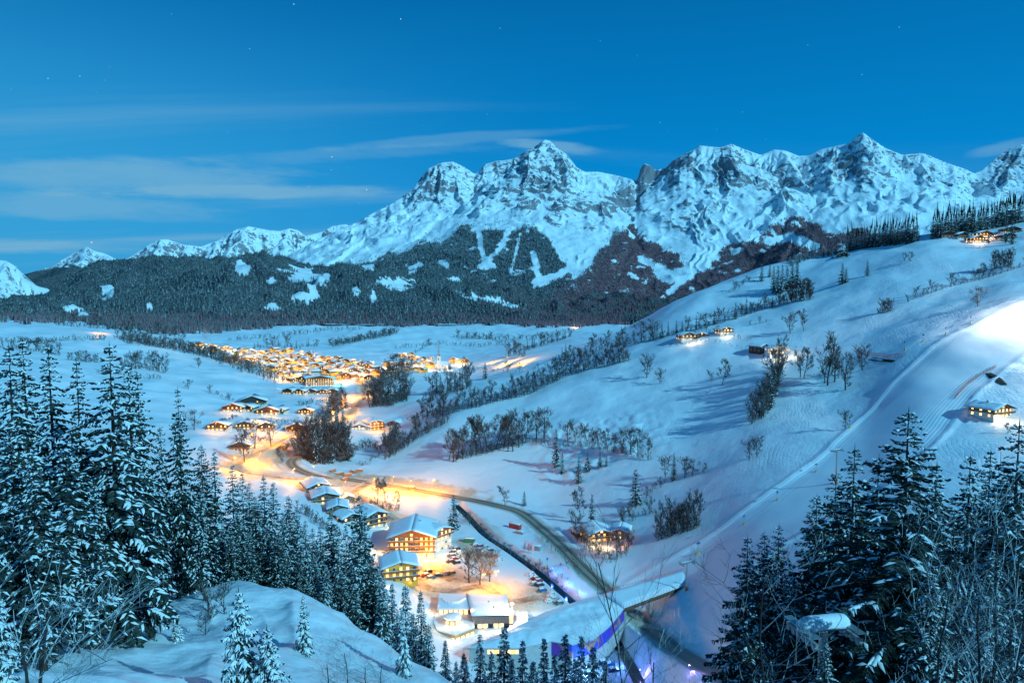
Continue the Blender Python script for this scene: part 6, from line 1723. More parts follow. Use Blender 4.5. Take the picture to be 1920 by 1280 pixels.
# floodlight mast by the upper piste, beyond the right edge of the view
b = at(1975, 604); o = root('floodlight_mast', b)
MB().bar((0, 0, -1), (0, 0, 18), .18, 8).obj('mast', METAL, o); MB().box(-.8, .8, -.3, .3, 18, 18.6).obj('floodlight_housing', METAL, o)
lamp_at((-1.5, 0, 17.6), 240000, (1., .95, .88), .5, par=o)
tag(o, 'tall floodlight mast lighting the upper piste at the right edge', 'floodlight')

# ------------------------------------------------------------------ parked cars and small things in the valley
CARP = [(846, 1027, 'silver'), (856, 1030, 'black'), (850, 1036, 'dark blue'), (862, 1037, 'white'), (846, 1043, 'grey'), (852, 1049, 'red'), (844, 1054, 'brown'), (856, 1056, 'black'), (893, 1022, 'white'), (901, 1025, 'dark blue'), (909, 1027, 'silver'), (899, 1032, 'grey'), (910, 1035, 'white'), (919, 1033, 'black'), (915, 1042, 'silver'), (926, 1043, 'red'), (936, 1050, 'white'), (797, 1080, 'red'), (808, 1084, 'grey'), (822, 1080, 'dark blue'), (834, 1077, 'silver'), (846, 1076, 'brown'), (802, 1073, 'black'), (995, 1078, 'white'), (1003, 1086, 'brown'), (1000, 1096, 'silver'), (1012, 1098, 'black'), (1017, 1108, 'blue'), (1033, 1116, 'white'), (1040, 1124, 'silver'), (1030, 1128, 'white'), (1048, 1132, 'grey'), (1010, 1090, 'red'), (1128, 1244, 'dark blue'), (1142, 1248, 'blue'), (1150, 1258, 'dark blue')]
zones = [(0, 8, 'beside the hotel wing'), (8, 17, 'on the upper car park by the stream'), (17, 23, 'below the yellow guest house'), (23, 33, 'along the stream edge of the lower car park'), (33, 36, 'on the blue lit snow below the terminal')]
R_ = random.Random(3)
for z0, z1, ph in zones:
    for i in range(z0, z1):
        px, py, col = CARP[i]; b = at(px, py); o = root('parked_car', b, D2(R_.choice((25, 205)) + R_.uniform(-8, 8)), (1.12, 1.12, 1.12))
        for nm, me, _ in CARS[col]: child(nm, me, o)
        tag(o, f'{col} snow capped car, {ordn(i - z0, z1 - z0)} {ph}', 'car', 'parked cars in the valley')
def container(px, py, mat, label, L_=6, W_=2.6, Hh=2.6, rz=-20, name='container'):
    b = at(px, py); o = root(name, b, D2(rz))
    MB().box(-L_ / 2, L_ / 2, -W_ / 2, W_ / 2, -.5, Hh).obj('body', mat, o)
    rb = MB()
    for k in range(int(L_ / .5)): rb.box(-L_ / 2 + .1 + k * .5, -L_ / 2 + .3 + k * .5, -W_ / 2 - .06, -W_ / 2 - .004, .1, Hh - .1)
    rb.obj('ribs', mat, o); snow_blanket(lambda u, v: (-L_ / 2 + L_ * u, -W_ / 2 + W_ * v, Hh + .004), 6, 3, .35).obj('roof_snow', ROOF_SNOW, o, True)
    tag(o, label, 'container'); return o
container(966, 990, REDP, 'red container parked inside the road curve', 8, 2.8, 3.2, -35)
container(880, 1016, GREENP, 'green container between the car parks and the stream', 6.5, 2.6, 2.6, -8)
container(975, 1000, GREYP, 'small dark trailer below the red container', 5, 2.2, 1.6, -30, 'trailer')
container(762 + 10, 917, LOGS, 'small lit wooden shelter at the yellow stretch of road', 4.5, 2.5, 2.4, -8, 'shelter')
# banner flags
for i, (px, py) in enumerate(((983, 1034), (990, 1036), (997, 1038))):
    b = at(px, py); o = root('banner_flag', b, D2(10)); MB().bar((0, 0, -.4), (0, 0, 7.0), .06, 6).obj('pole', METAL, o)
    fl_ = MB()
    for k in range(8): fl_.box(.07, 1.35, -.02 + .05 * sin(k), .03 + .05 * sin(k), 1.2 + k * .7, 1.899 + k * .7)
    fl_.obj('cloth', simple('pink_white_cloth', (.62, .40, .45), .8, .2, .3, .6), o); tag(o, f'tall pale pink banner flag by the road, {ordn(i, 3)} of three', 'flag', 'banner flags beside the road')
container(1003, 1030, GREYP, 'dark open shelter right of the banner flags', 7, 3, 2.8, -20, 'shelter')
# stacks of sawn timber by the road bend
for i, (px, py, rz) in enumerate(((624, 884, 60), (638, 890, 40), (652, 892, 20), (662, 886, -30), (673, 884, 10), (646, 900, 70))):
    b = at(px, py); o = root('log_pile', b, D2(rz), (.62, .55, .5)); kk_ = 0
    for row in range(5):
        for q in range(6 - row):
            y = (q - (5 - row) / 2) * .95; MB().bar((-4.5, y, .45 + row * .82), (4.5 + R_.uniform(-.5, .5), y, .45 + row * .82), .46, 6).obj('log', LOGS, o)
    snow_blanket(lambda u, v: (-4.4 + 8.8 * u, -.9 + 1.8 * v, .9 + 4 * .82 + .02), 5, 3, .4).obj('snow_cap', ROOF_SNOW, o, True)
    tag(o, f'snow capped stack of orange lit logs by the road bend, {ordn(i, 6)}', 'log pile', 'log piles at the road bend')
# ------------------------------------------------------------------ foreground spruces
random.seed(21)
LEFT = [('near_snow', 205, 648, 64, 1.10, 0, 'tallest snow laden spruce on the left, its bare trunk showing at the foot'), ('near_dark', 333, 727, 92, .62, 1, 'slim dark spruce standing apart to the right of the tall snowy ones'),
 ('near_snow', 90, 648, 74, 1.0, 1, 'tall snowy spruce second from the left edge'), ('near_snow', 16, 650, 66, 1.0, 2, 'tall snowy spruce at the left edge'), ('near_snow', 42, 640, 92, .9, 0, 'tall spruce top rising behind the left edge spruce'),
 ('near_snow', 143, 679, 86, .9, 2, 'snowy spruce between the two tallest on the left'), ('near_snow', 240, 685, 78, .9, 1, 'snowy spruce directly right of the tallest spruce'), ('near_snow', 257, 700, 90, .85, 0, 'snowy spruce behind the one right of the tallest'),
 ('near_snow', 122, 826, 56, 1.15, 1, 'broad low snowy spruce before the left group'), ('near_snow', 18, 800, 52, 1.1, 0, 'broad snowy spruce in the lower left corner'), ('near_snow', 60, 850, 50, 1.0, 2, 'snowy spruce low between the corner spruce and the broad one'),
 ('near_snow', 175, 900, 62, .9, 2, 'thin snowy spruce under the tallest one'), ('near_snow', 270, 860, 66, .9, 1, 'short snowy spruce beside the bare trunks'),
 ('near_dark', 377, 834, 108, .8, 0, 'dark pointed spruce left of the pair above the bank'), ('near_snow', 401, 845, 112, .75, 1, 'pointed spruce right of the pair above the bank'), ('near_snow', 377, 918, 84, .8, 2, 'pale rime covered spruce at the top of the snow bank'),
 ('near_snow', 300, 800, 100, .8, 0, 'snowy spruce behind the slim dark one'), ('near_snow', 415, 965, 98, .7, 2, 'low pale spruce at the crest of the bank'), ('near_snow', 345, 900, 96, .7, 1, 'snowy spruce left of the rime covered one')]
for kd, px, py, r, wd, ix, lab in LEFT:
    tree_top(kd, px, py, r, lab, 'spruces of the left foreground', wd * 1.14, idx=ix)
ROWL = [(435, 872, 118), (454, 888, 128), (467, 906, 112), (478, 930, 105), (494, 893, 125), (512, 905, 118), (530, 960, 110), (541, 930, 125), (556, 950, 118), (572, 975, 112), (586, 990, 120), (600, 984, 125), (621, 950, 128), (634, 1000, 112), (648, 985, 122), (662, 992, 112), (673, 928, 130), (684, 975, 120), (696, 1040, 112), (708, 1060, 118), (445, 950, 100), (500, 985, 100), (522, 1000, 98), (590, 1040, 98), (560, 1030, 98), (612, 1060, 96), (640, 1070, 98), (660, 1080, 98), (466, 1000, 96), (432, 990, 96)]
ROWL.sort()
for i, (px, py, r) in enumerate(ROWL):
    tree_top('near_snow' if i % 2 else 'near_dark', px, py, r, f'spruce behind the crest of the snow bank, {ordn(i, len(ROWL))} by its tip', 'spruces behind the snow bank', .95)
CEN = [(718, 1085, 100), (735, 1094, 108), (760, 1098, 100), (789, 1108, 104), (775, 1150, 92), (745, 1150, 95), (803, 1170, 96), (835, 1200, 92), (900, 1188, 95), (945, 1174, 100), (980, 1200, 95), (870, 1225, 88), (921, 1220, 88), (1020, 1196, 98), (1060, 1190, 98), (1090, 1192, 100), (1112, 1212, 96), (1040, 1225, 88), (1000, 1240, 84), (960, 1235, 84), (1078, 1235, 86), (855, 1240, 84), (1135, 1240, 92)]
CEN.sort()
for i, (px, py, r) in enumerate(CEN):
    tree_top('slim', px, py, r, f'slender spruce tip before the valley station, {ordn(i, len(CEN))}', 'slender spruces below the station', 1.15 + .3 * (i % 3 == 0), idx=0)
tree_top('laden', 447, 1108, 43, 'squat spruce loaded with thick snow at the bottom edge', 'young spruces on the snow bank', .8)
tree_top('laden', 500, 1178, 42, 'thick snow laden spruce leaning right of the squat one', 'young spruces on the snow bank', .9)
tree_px('laden', 571, 1226, 112, 'small young spruce alone on the middle of the snow bank', 'young spruces on the snow bank', wide=.62)
tree_px('laden', 757, 1268, 128, 'young spruce at the right end of the snow bank', 'young spruces on the snow bank', wide=.5)
tree_px('laden', 332, 1203, 56, 'tiny spruce in the snow below the bare trunks', 'young spruces on the snow bank', wide=.9)
tree_top('laden', -15, 1105, 40, 'snow laden spruce cut by the left edge', 'young spruces on the snow bank', .8)
RIGHT = [('near_dark', 1402, 1006, 82, .9, 1, 'leftmost dark spruce of the right group'), ('near_dark', 1434, 998, 90, .75, 0, 'thin dark spruce behind the leftmost one'), ('near_dark', 1461, 984, 84, .85, 1, 'dark spruce with a sharp tip third from the left of the right group'),
 ('near_dark', 1532, 928, 88, .95, 0, 'dark spruce before the slender pylon'), ('near_dark', 1603, 838, 78, 1.0, 1, 'tall dark spruce just right of the slender pylon'), ('near_dark', 1568, 885, 92, .9, 0, 'dark spruce partly hiding the slender pylon'), ('near_dark', 1704, 770, 68, 1.22, 0, 'tallest darkest spruce of the right group'), ('near_dark', 1648, 855, 84, .9, 1, 'spruce shoulder left of the tallest dark one'),
 ('near_snow', 1757, 868, 82, .95, 1, 'snowy spruce right of the tallest dark one'), ('near_snow', 1820, 856, 84, 1.05, 0, 'snowy spruce with a rounded pale top'), ('near_snow', 1858, 846, 92, .9, 2, 'snowy spruce with a narrow top beside the rounded one'), ('near_dark', 1912, 792, 74, 1.1, 1, 'tall spruce at the right edge'), ('near_dark', 1890, 880, 80, .9, 0, 'spruce before the one at the right edge'),
 ('near_dark', 1490, 1080, 74, .9, 0, 'low dark spruce left of the snow laden pylon'), ('near_snow', 1628, 1040, 76, .9, 1, 'snowy spruce right of the snow laden pylon'), ('near_snow', 1750, 1060, 56, .9, 0, 'pale spruce low under the tallest dark one'), ('near_dark', 1790, 960, 72, .9, 1, 'dark spruce behind the snowy birches'), ('near_snow', 1548, 1200, 52, .8, 2, 'snowy spruce right under the snow laden pylon'), ('near_dark', 1410, 1130, 66, .9, 1, 'low spruce under the leftmost dark one'), ('near_snow', 1860, 1030, 60, 1.0, 1, 'snowy spruce low at the right edge'), ('near_dark', 1680, 1000, 76, .9, 0, 'dark spruce filling the gap under the tallest')]
for kd, px, py, r, wd, ix, lab in RIGHT:
    tree_top(kd, px, py, r, lab, 'spruces of the right foreground', wd * 1.25, idx=ix)
for i, (px, py, r) in enumerate(((1812, 1000, 50), (1878, 960, 50), (1918, 1010, 47), (1447, 1060, 54), (1762, 1090, 44), (1850, 1100, 42), (1908, 1120, 42))):
    tree_top('birch', px, py, r, ['bare birch before the rounded snowy spruce', 'tallest bare birch at the lower right', 'bare birch cut by the right edge', 'bare birch with pale curved branches before the leftmost dark spruces', 'low bare birch between the pylon and the corner', 'low bare birch near the bottom right corner', 'lowest bare birch in the bottom right corner'][i], 'snowy birches of the right foreground', 1.1)
tree_top('sapling', 1183, 1000, 47, 'tall thin leafless sapling rising before the bridge', 'leafless saplings at the bottom edge', 1.0)
for i, (px, py, r) in enumerate(((1232, 1215, 40), (1140, 1215, 45))):
    tree_top('birch', px, py, r, ['small bare sapling right of the tall thin one', 'small bare sapling left of the tall thin one', 'small bare sapling above the violet road bank'][i], 'leafless saplings at the bottom edge', .9)
for i, (px, py, r) in enumerate(((60, 1115, 17), (10, 1180, 15), (650, 1215, 42), (690, 1235, 40), (610, 1230, 40), (720, 1240, 44))):
    tree_top('birch', px, py, r, ['bare snow tufted twigs at the lower left', 'bare twigs in the lower left corner', 'bare shrub low on the snow bank, middle one', 'bare shrub low on the snow bank, right one', 'bare shrub low on the snow bank, left one', 'bare shrub beside the right young spruce', 'bare shrub below the violet bank', 'bare shrub left of the leftmost dark spruce'][i], 'leafless shrubs of the foreground', 1.0, name='bare_shrub')
for i, (px, py, hpx) in enumerate(((395, 1160, 60), (420, 1150, 48), (385, 1190, 40), (180, 1215, 50), (290, 1200, 40), (235, 1180, 45))):
    tree_px('bush', px, py, hpx, f'small frosted shrub under the left spruces, {["near the bank crest", "right at the bank crest", "below the bank crest", "by the thick trunk", "by the tiny spruce", "between the two trunks"][i]}', 'frosted shrubs under the spruces', 'bare_bush')

# ------------------------------------------------------------------ trees of the slopes and valley
def poly_pts(pts, n, jit=2.0):
    L = [0]
    for a, b in zip(pts[:-1], pts[1:]): L.append(L[-1] + hypot(b[0] - a[0], b[1] - a[1]))
    out = []
    for i in range(n):
        d = L[-1] * (i + random.uniform(.1, .9)) / n; k = max(0, min(len(L) - 2, int(np.searchsorted(L, d)) - 1)); t = (d - L[k]) / (L[k + 1] - L[k] + 1e-9)
        out.append((pts[k][0] + (pts[k + 1][0] - pts[k][0]) * t + random.uniform(-jit, jit) * .7, pts[k][1] + (pts[k + 1][1] - pts[k][1]) * t + random.uniform(-jit, jit) * .6))
    return sorted(out)
UNDER = []
def hedge(kinds, pts, n, h0, h1, phrase, jit=2.0, noun='bare tree'):
    for px, py in poly_pts(pts, int(n * 2.6), jit * 1.3):
        b = at(px, py + .6); UNDER.append((b.x, b.y, b.z, random.uniform(.25, .62) * h0 * depth_of(b) / F))
    if h1 < 20: n = max(3, int(n * .35))
    elif n > 12: n = int(n * .72)
    P = poly_pts(pts, n, jit)
    for i, (px, py) in enumerate(P):
        kd = random.choice(kinds)
        nn_ = 'spruce' if kd in SPR else ('bare bush' if kd == 'bush' else noun)
        tree_px(kd, px, py, random.uniform(h0, h1) * (.55 if kd == 'bush' else 1), f'{nn_}, {ordn(i, n)}, {phrase}', phrase, wide=random.uniform(.85, 1.2))
def single(kind, px, py, h, lab, grp=None, wide=1.0): tree_px(kind, px, py, h, lab, grp, wide=wide)
hedge(['tall', 'tall', 'bush'], [(790, 786), (840, 775), (918, 756), (996, 738), (1059, 706), (1121, 688), (1182, 676)], 62, 24, 40, 'long hedge row across the lower slope')
hedge(['tall', 'bush', 'round', 'mid'], [(1050, 672), (1110, 660), (1175, 648), (1240, 633), (1311, 617), (1382, 596), (1438, 578), (1488, 566)], 50, 17, 32, 'hedge row across the upper slope')
hedge(['tall'], [(1480, 566), (1523, 560)], 8, 28, 36, 'bare tree row right of the dark spruce clump', 1)
MIDT = [(842, 862, 50, 0), (850, 866, 46, 1), (858, 858, 52, 0), (868, 860, 50, 0), (880, 853, 60, 0), (893, 850, 48, 1), (903, 846, 56, 0), (913, 846, 62, 0), (930, 842, 55, 0), (945, 834, 50, 0), (953, 846, 56, 0), (962, 846, 64, 0), (973, 838, 58, 0), (985, 828, 46, 0), (1006, 822, 42, 1), (1020, 822, 46, 1), (1065, 827, 32, 1), (1079, 829, 34, 0), (1089, 829, 30, 0), (1100, 836, 34, 0), (1112, 841, 32, 0), (1125, 843, 34, 0), (1140, 846, 36, 0), (1150, 848, 30, 0), (1168, 849, 34, 1), (1182, 851, 40, 1), (1196, 850, 38, 1), (1215, 862, 34, 0)]
for i, (px, py, h_, k_) in enumerate(MIDT):
    single('round' if k_ else 'tall', px, py, h_, f'bare tree, {ordn(i, len(MIDT))} in the belt above the hummocky slope', 'belt of bare trees above the hummocky slope', 1.1)
for px, py, h_, lab in ((1043, 876, 68, 'tallest slim spruce on the hummocky slope'), (1054, 888, 40, 'spruce touching the tallest one on the hummocky slope'), (1085, 905, 46, 'lone spruce lower on the hummocky slope'), (1102, 883, 38, 'spruce left of the small pair on the hummocky slope'), (1125, 876, 31, 'larger of the small pair of spruces on the slope'), (1137, 874, 20, 'smallest spruce on the hummocky slope'), (1191, 947, 66, 'dark spruce above the roadside farm'), (1263, 901, 50, 'spruce among the round bare bushes by the ski slope'), (983, 948, 27, 'small spruce beside the curving road'), (1110, 982, 54, 'big spruce directly behind the roadside farm'), (851, 992, 64, 'dark spruce between the hotel wing and the road'), (910, 710, 30, 'spruce below the far lit farm on the right'), (862, 725, 28, 'spruce left of the one below the far lit farm'), (1054, 669, 17, 'tiny spruce at the start of the upper hedge'), (1428, 527, 30, 'spruce left of the pair on the ridge'), (1443, 519, 24, 'spruce right of the pair on the ridge'), (1450, 549, 46, 'left spruce of the dark clump'), (1458, 551, 50, 'second spruce of the dark clump'), (1466, 549, 48, 'third spruce of the dark clump'), (1475, 544, 44, 'fourth spruce of the dark clump'), (1485, 539, 46, 'fifth spruce of the dark clump'), (1494, 536, 46, 'right spruce of the dark clump'), (1579, 532, 37, 'left spruce of the pair in the upper field'), (1586, 530, 27, 'right spruce of the pair in the upper field'), (1626, 517, 29, 'single spruce in the upper field'), (1588, 482, 18, 'spruce beside the ridge hay barn'), (1560, 484, 16, 'spruce left of the ridge hay barn'), (1445, 766, 58, 'dark spruce at the foot of the wooded gully'), (1452, 744, 50, 'dark spruce halfway in the wooded gully'), (1886, 455, 36, 'dark spruce left of the two by the crest chalets'), (1897, 458, 44, 'dark spruce right of the two by the crest chalets'), (1853, 456, 22, 'small dark spruce before the lit crest houses')):
    single('mid', px, py, h_ * 1.04, lab, 'single spruces on the slopes', 1.3)
for px, py, h_, kd, lab in ((948, 949, 34, 'tall', 'bare tree on the inner side of the road curve'), (1090, 972, 50, 'tall', 'bare tree left of the spruce behind the farm'), (1212, 708, 34, 'round', 'lone bare tree on the middle slope, left one'), (1237, 719, 22, 'round', 'small bare tree right of the left lone tree'), (1354, 722, 42, 'tall', 'lone bare tree casting a shadow on the middle slope'), (1334, 717, 20, 'tall', 'thin sapling beside the lone shadow casting tree'), (1500, 708, 46, 'tall', 'bare tree left of the pair below the floodlit house'), (1507, 709, 48, 'tall', 'bare tree right of the pair below the floodlit house'), (1552, 722, 80, 'tall', 'tallest bare tree below the floodlit house'), (1545, 719, 48, 'tall', 'bare tree before the tallest one'), (1564, 716, 44, 'round', 'bare tree right beside the tallest one'), (1585, 731, 52, 'round', 'round bare tree right of the tallest one'), (1617, 694, 38, 'round', 'bare tree below the red net fence'), (1585, 804, 28, 'round', 'small bare tree at the piste edge'), (1405, 862, 30, 'round', 'bare tree left of the lower pair on the ski slope'), (1420, 856, 32, 'round', 'bare tree right of the lower pair on the ski slope'), (1482, 624, 30, 'round', 'bare tree left of the pair by the upper farms'), (1507, 620, 34, 'tall', 'bare tree right of the pair by the upper farms'), (1833, 575, 29, 'round', 'single round crowned tree high on the slope'), (1839, 524, 26, 'tall', 'thin bare tree in the top hedge'), (1248, 893, 32, 'round', 'round bare bush left of the slope spruce'), (1284, 896, 32, 'round', 'round bare bush right of the slope spruce'), (1298, 893, 26, 'round', 'second round bare bush right of the slope spruce'), (1320, 886, 14, 'bush', 'small bush at the end of the ski slope track'), (372, 690, 16, 'round', 'lone bare tree in the middle of the left meadow'), (353, 730, 15, 'round', 'small bare tree low in the left meadow'), (364, 806, 30, 'round', 'round bare tree behind the pointed spruce pair'), (458, 866, 56, 'tall', 'tall bare tree glowing orange in the lane bend'), (478, 840, 40, 'round', 'bare tree glowing above the lane bend'), (508, 836, 36, 'round', 'bare tree glowing on the upper lane'), (880, 1092, 52, 'round', 'left frosted bare tree in the station car park'), (900, 1096, 54, 'round', 'middle frosted bare tree in the station car park'), (918, 1090, 46, 'round', 'right frosted bare tree in the station car park'), (1460, 1035, 12, 'bush', 'small dark bush beside the piste'), (708, 945, 40, 'tall', 'bare tree left of the pair above the hotel'), (722, 942, 38, 'tall', 'bare tree right of the pair above the hotel'), (742, 950, 26, 'tall', 'thin tree above the hotel roof'), (1890, 812, 16, 'bush', 'low bare bush below the lone farmhouse'), (1707, 490, 14, 'bush', 'round thicket in the upper field'), (1697, 489, 12, 'bush', 'thicket left beside the round one in the upper field')):
    single(kd, px, py, h_, lab, 'single bare trees of the valley and slopes', 1.15)
hedge(['tall', 'round', 'tall'], [(1408, 796), (1428, 782), (1440, 762), (1452, 730), (1460, 705), (1468, 690)], 22, 36, 58, 'wooded gully below the floodlit house', 4)
hedge(['tall'], [(1232, 1012), (1262, 1002), (1285, 996), (1310, 986)], 16, 40, 62, 'bare clump beside the lower ski slope', 3)
hedge(['bush', 'round'], [(1235, 960), (1200, 968), (1160, 985), (1225, 920), (1250, 905)], 14, 14, 26, 'scrub along the gully under the ski slope', 4)
hedge(['bush', 'round'], [(1075, 1000), (1095, 1020), (1120, 1040), (1145, 1050), (1170, 1040), (1180, 1015)], 26, 16, 34, 'frosted shrubs around the roadside farm', 7)
hedge(['bush', 'bush', 'round'], [(862, 962), (885, 985), (915, 1010), (955, 1036), (1000, 1062), (1040, 1092), (1062, 1112)], 40, 10, 20, 'brush along the near bank of the stream', 3)
hedge(['bush'], [(1092, 1078), (1060, 1058), (1035, 1070), (1075, 1095)], 12, 9, 15, 'frosted brush between the stream and the road', 5)
hedge(['bush', 'round'], [(1300, 622), (1330, 622), (1410, 640)], 6, 10, 16, 'small bushes between the upper farms', 3)
hedge(['bush', 'round'], [(1645, 588), (1660, 585), (1675, 583)], 7, 12, 26, 'bush group in the wide upper field', 1.5)
hedge(['bush', 'tall'], [(1700, 566), (1740, 551), (1778, 538), (1839, 524), (1895, 506), (1925, 498)], 30, 9, 24, 'top hedge below the crest field', 1.5)
hedge(['bush', 'round'], [(1360, 552), (1385, 540), (1400, 525), (1420, 530)], 10, 10, 16, 'scrub on the ridge left of the dark clump', 2)
hedge(['tall'], [(1860, 505), (1900, 496)], 7, 22, 30, 'thin tree row below the crest chalets', 2)
hedge(['bush'], [(1795, 520), (1860, 500)], 6, 7, 10, 'low scrub in the crest field', 2)
hedge(['bush', 'tall'], [(1450, 600), (1400, 612)], 6, 6, 12, 'scrub by the track above the floodlit house', 1)
# wooded knoll and the dark wood by the town
hedge(['mid', 'tall', 'mid', 'tall'], [(562, 850), (575, 858), (592, 866), (612, 868), (634, 864), (655, 860)], 30, 50, 72, 'wooded knoll inside the road bend', 5)
hedge(['mid', 'tall', 'mid'], [(585, 826), (600, 818), (618, 822), (640, 820), (650, 838)], 22, 42, 60, 'upper side of the wooded knoll', 6)
hedge(['tall', 'mid'], [(614, 792), (624, 780), (636, 770), (648, 765)], 12, 30, 44, 'tree file climbing from the knoll to the town', 3)
hedge(['mid', 'round', 'mid'], [(694, 762), (712, 756), (732, 758), (752, 752), (764, 745)], 22, 30, 52, 'dark wood at the right edge of the town', 7)
hedge(['round', 'tall'], [(700, 742), (722, 726), (745, 712), (766, 706)], 16, 26, 40, 'bare wood above the dark wood', 4)
hedge(['mid', 'tall', 'bush'], [(716, 838), (738, 830), (744, 822), (728, 850)], 12, 26, 48, 'spruces below the tall lit chalet', 5)
hedge(['round', 'bush', 'tall'], [(722, 862), (748, 846), (776, 826), (804, 808), (838, 790)], 26, 22, 40, 'ridge hedge below the tall chalet', 4)
hedge(['bush'], [(668, 868), (690, 872), (700, 858), (720, 850)], 10, 10, 18, 'scrub behind the log piles', 4)
hedge(['mid', 'round'], [(808, 738), (826, 735), (846, 734), (872, 730), (884, 726)], 14, 22, 42, 'wood below the church', 4)
hedge(['bush', 'round'], [(848, 693), (880, 690), (905, 694), (960, 698), (1010, 690)], 18, 8, 18, 'bushes about the far lit farm', 3)
# far side hedges
hedge(['round', 'tall', 'bush'], [(219, 634), (270, 645), (330, 655), (390, 668), (440, 684), (468, 697)], 46, 12, 22, 'wooded edge of the left meadow before the town', 4)
hedge(['round', 'tall'], [(0, 650), (40, 655), (80, 660), (115, 667)], 14, 12, 22, 'tree line on the left plateau', 3)
hedge(['round', 'tall'], [(125, 674), (150, 677), (187, 680)], 8, 12, 20, 'short tree line in the left meadow', 2)
hedge(['round', 'tall'], [(225, 692), (250, 690), (280, 692), (312, 698)], 14, 16, 30, 'tree group behind the tallest left spruce', 3)
hedge(['bush', 'round'], [(388, 737), (412, 741), (437, 752)], 10, 8, 14, 'small hedge above the valley farms', 2)
hedge(['round', 'bush'], [(394, 800), (418, 792), (446, 780)], 12, 10, 16, 'hedge left of the valley farms', 2)
hedge(['mid', 'tall'], [(100, 608), (150, 612), (205, 616), (250, 622), (300, 628), (350, 632)], 28, 14, 24, 'tree line along the far side of the left plateau', 3)
hedge(['round', 'mid'], [(470, 652), (520, 650), (560, 652), (600, 648)], 16, 10, 20, 'trees behind the upper town houses', 4)
hedge(['mid', 'round'], [(400, 674), (440, 688), (480, 704), (520, 716), (560, 712)], 20, 12, 22, 'trees between the lower left town houses', 6)
hedge(['mid', 'round'], [(620, 690), (680, 694), (740, 690), (800, 684)], 10, 8, 15, 'small trees inside the lit town', 4)
hedge(['round', 'bush'], [(620, 646), (660, 641), (700, 634), (740, 625)], 30, 9, 17, 'scrub strip beyond the town', 3)
hedge(['bush', 'round'], [(777, 662), (795, 652), (810, 644)], 8, 7, 12, 'short hedge in the far meadow', 1)
hedge(['mid', 'round'], [(848, 632), (880, 634), (930, 636)], 16, 8, 14, 'tree row in the far meadow', 1.5)
hedge(['mid', 'round'], [(987, 656), (1020, 646), (1050, 638), (1072, 630)], 18, 11, 20, 'wood strip below the far road', 2)
hedge(['round', 'tall'], [(950, 668), (968, 664), (985, 668)], 5, 14, 24, 'bare trees left of the far wood strip', 2)
for px, py, h_, lab in ((806, 720, 13, 'far meadow'),): pass
# crest woods: every spruce its own
CRESTB = []
def crest(pts, rows, n, h0, h1, phrase):
    P = poly_pts(pts, n, 1.0)
    for i, (px, py) in enumerate(P):
        b = at(px, py + 1.5); H = random.uniform(h0, h1) * depth_of(b) / F
        put_tree(random.choice(SPR['mid']), b, H, f'dark spruce, {ordn(i, len(P))} front of the {phrase}', 'spruce tree', phrase, 'spruce_tree', 1.2)
    for q in range(1, rows + 1):
        for px, py in poly_pts(pts, int(n * 1.25), 1.0):
            b = at(px, py + 1.5); dirv = Vector((b.x, b.y, 0)).normalized(); b = b + dirv * q * 8.0; b.z = ground_z(b.x, b.y)
            CRESTB.append((b.x, b.y, b.z, random.uniform(h0, h1) * 1.02 * depth_of(b) / F))
crest([(1585, 472), (1612, 466), (1650, 461), (1690, 457), (1720, 452)], 3, 20, 22, 36, 'left wood on the crest')
crest([(1480, 498), (1510, 487), (1545, 480), (1580, 474)], 2, 12, 12, 20, 'low wood below the crest')
crest([(1748, 446), (1775, 442), (1800, 438), (1830, 434), (1860, 428), (1895, 420), (1925, 414)], 3, 28, 24, 40, 'right wood on the crest')
crest([(1170, 600), (1190, 592), (1210, 582), (1228, 572)], 2, 9, 18, 30, 'dark wood where the slope meets the valley')
single('mid', 1246, 557, 14, 'tiny spruce on the skyline of the slope', None)
single('mid', 1268, 552, 12, 'small spruce right of the tiny skyline one', None)


def mass(name, pts, me, H0, wide=1.0):
    """many alike plants nobody could count, joined into one mesh"""
    n = len(me.vertices); co = np.empty(n * 3); me.vertices.foreach_get('co', co); co = co.reshape(-1, 3)
    nl = len(me.loops); li = np.empty(nl, np.int64); me.loops.foreach_get('vertex_index', li)
    npoly = len(me.polygons); ls = np.empty(npoly, np.int64); me.polygons.foreach_get('loop_start', ls)
    m = len(pts); V = np.empty((m, n, 3)); 
    for i, (x, y, z, H) in enumerate(pts):
        a = rng.uniform(0, 6.28); k = H / H0; kw = k * wide * rng.uniform(.8, 1.25)
        V[i, :, 0] = (co[:, 0] * cos(a) - co[:, 1] * sin(a)) * kw + x; V[i, :, 1] = (co[:, 0] * sin(a) + co[:, 1] * cos(a)) * kw + y; V[i, :, 2] = co[:, 2] * k + z
    out = bpy.data.meshes.new(name); out.vertices.add(m * n); out.vertices.foreach_set('co', V.astype(np.float32).ravel())
    LI = (li[None, :] + (np.arange(m) * n)[:, None]).ravel(); LS = (ls[None, :] + (np.arange(m) * nl)[:, None]).ravel()
    out.loops.add(len(LI)); out.loops.foreach_set('vertex_index', LI.astype(np.int32)); out.polygons.add(len(LS)); out.polygons.foreach_set('loop_start', LS.astype(np.int32))
    out.update(calc_edges=True)
    for q in me.materials: out.materials.append(q)
    o = bpy.data.objects.new(name, out); COL.objects.link(o); o['kind'] = 'stuff'; return o
low_bush = bare_meshes(171, 3.2, 1.5, 3, None, 0.10, 0.02, 0.06, (3, 4), 0.4)
def brush(pts, n, h, jit=2.0):
    for px, py in poly_pts(pts, n, jit):
        b = at(px, py); UNDER.append((b.x, b.y, b.z, random.uniform(.5, 1.15) * h * depth_of(b) / F))
brush([(850, 864), (915, 848), (985, 830)], 60, 15, 5); brush([(985, 830), (1100, 838), (1220, 862)], 60, 9, 4)
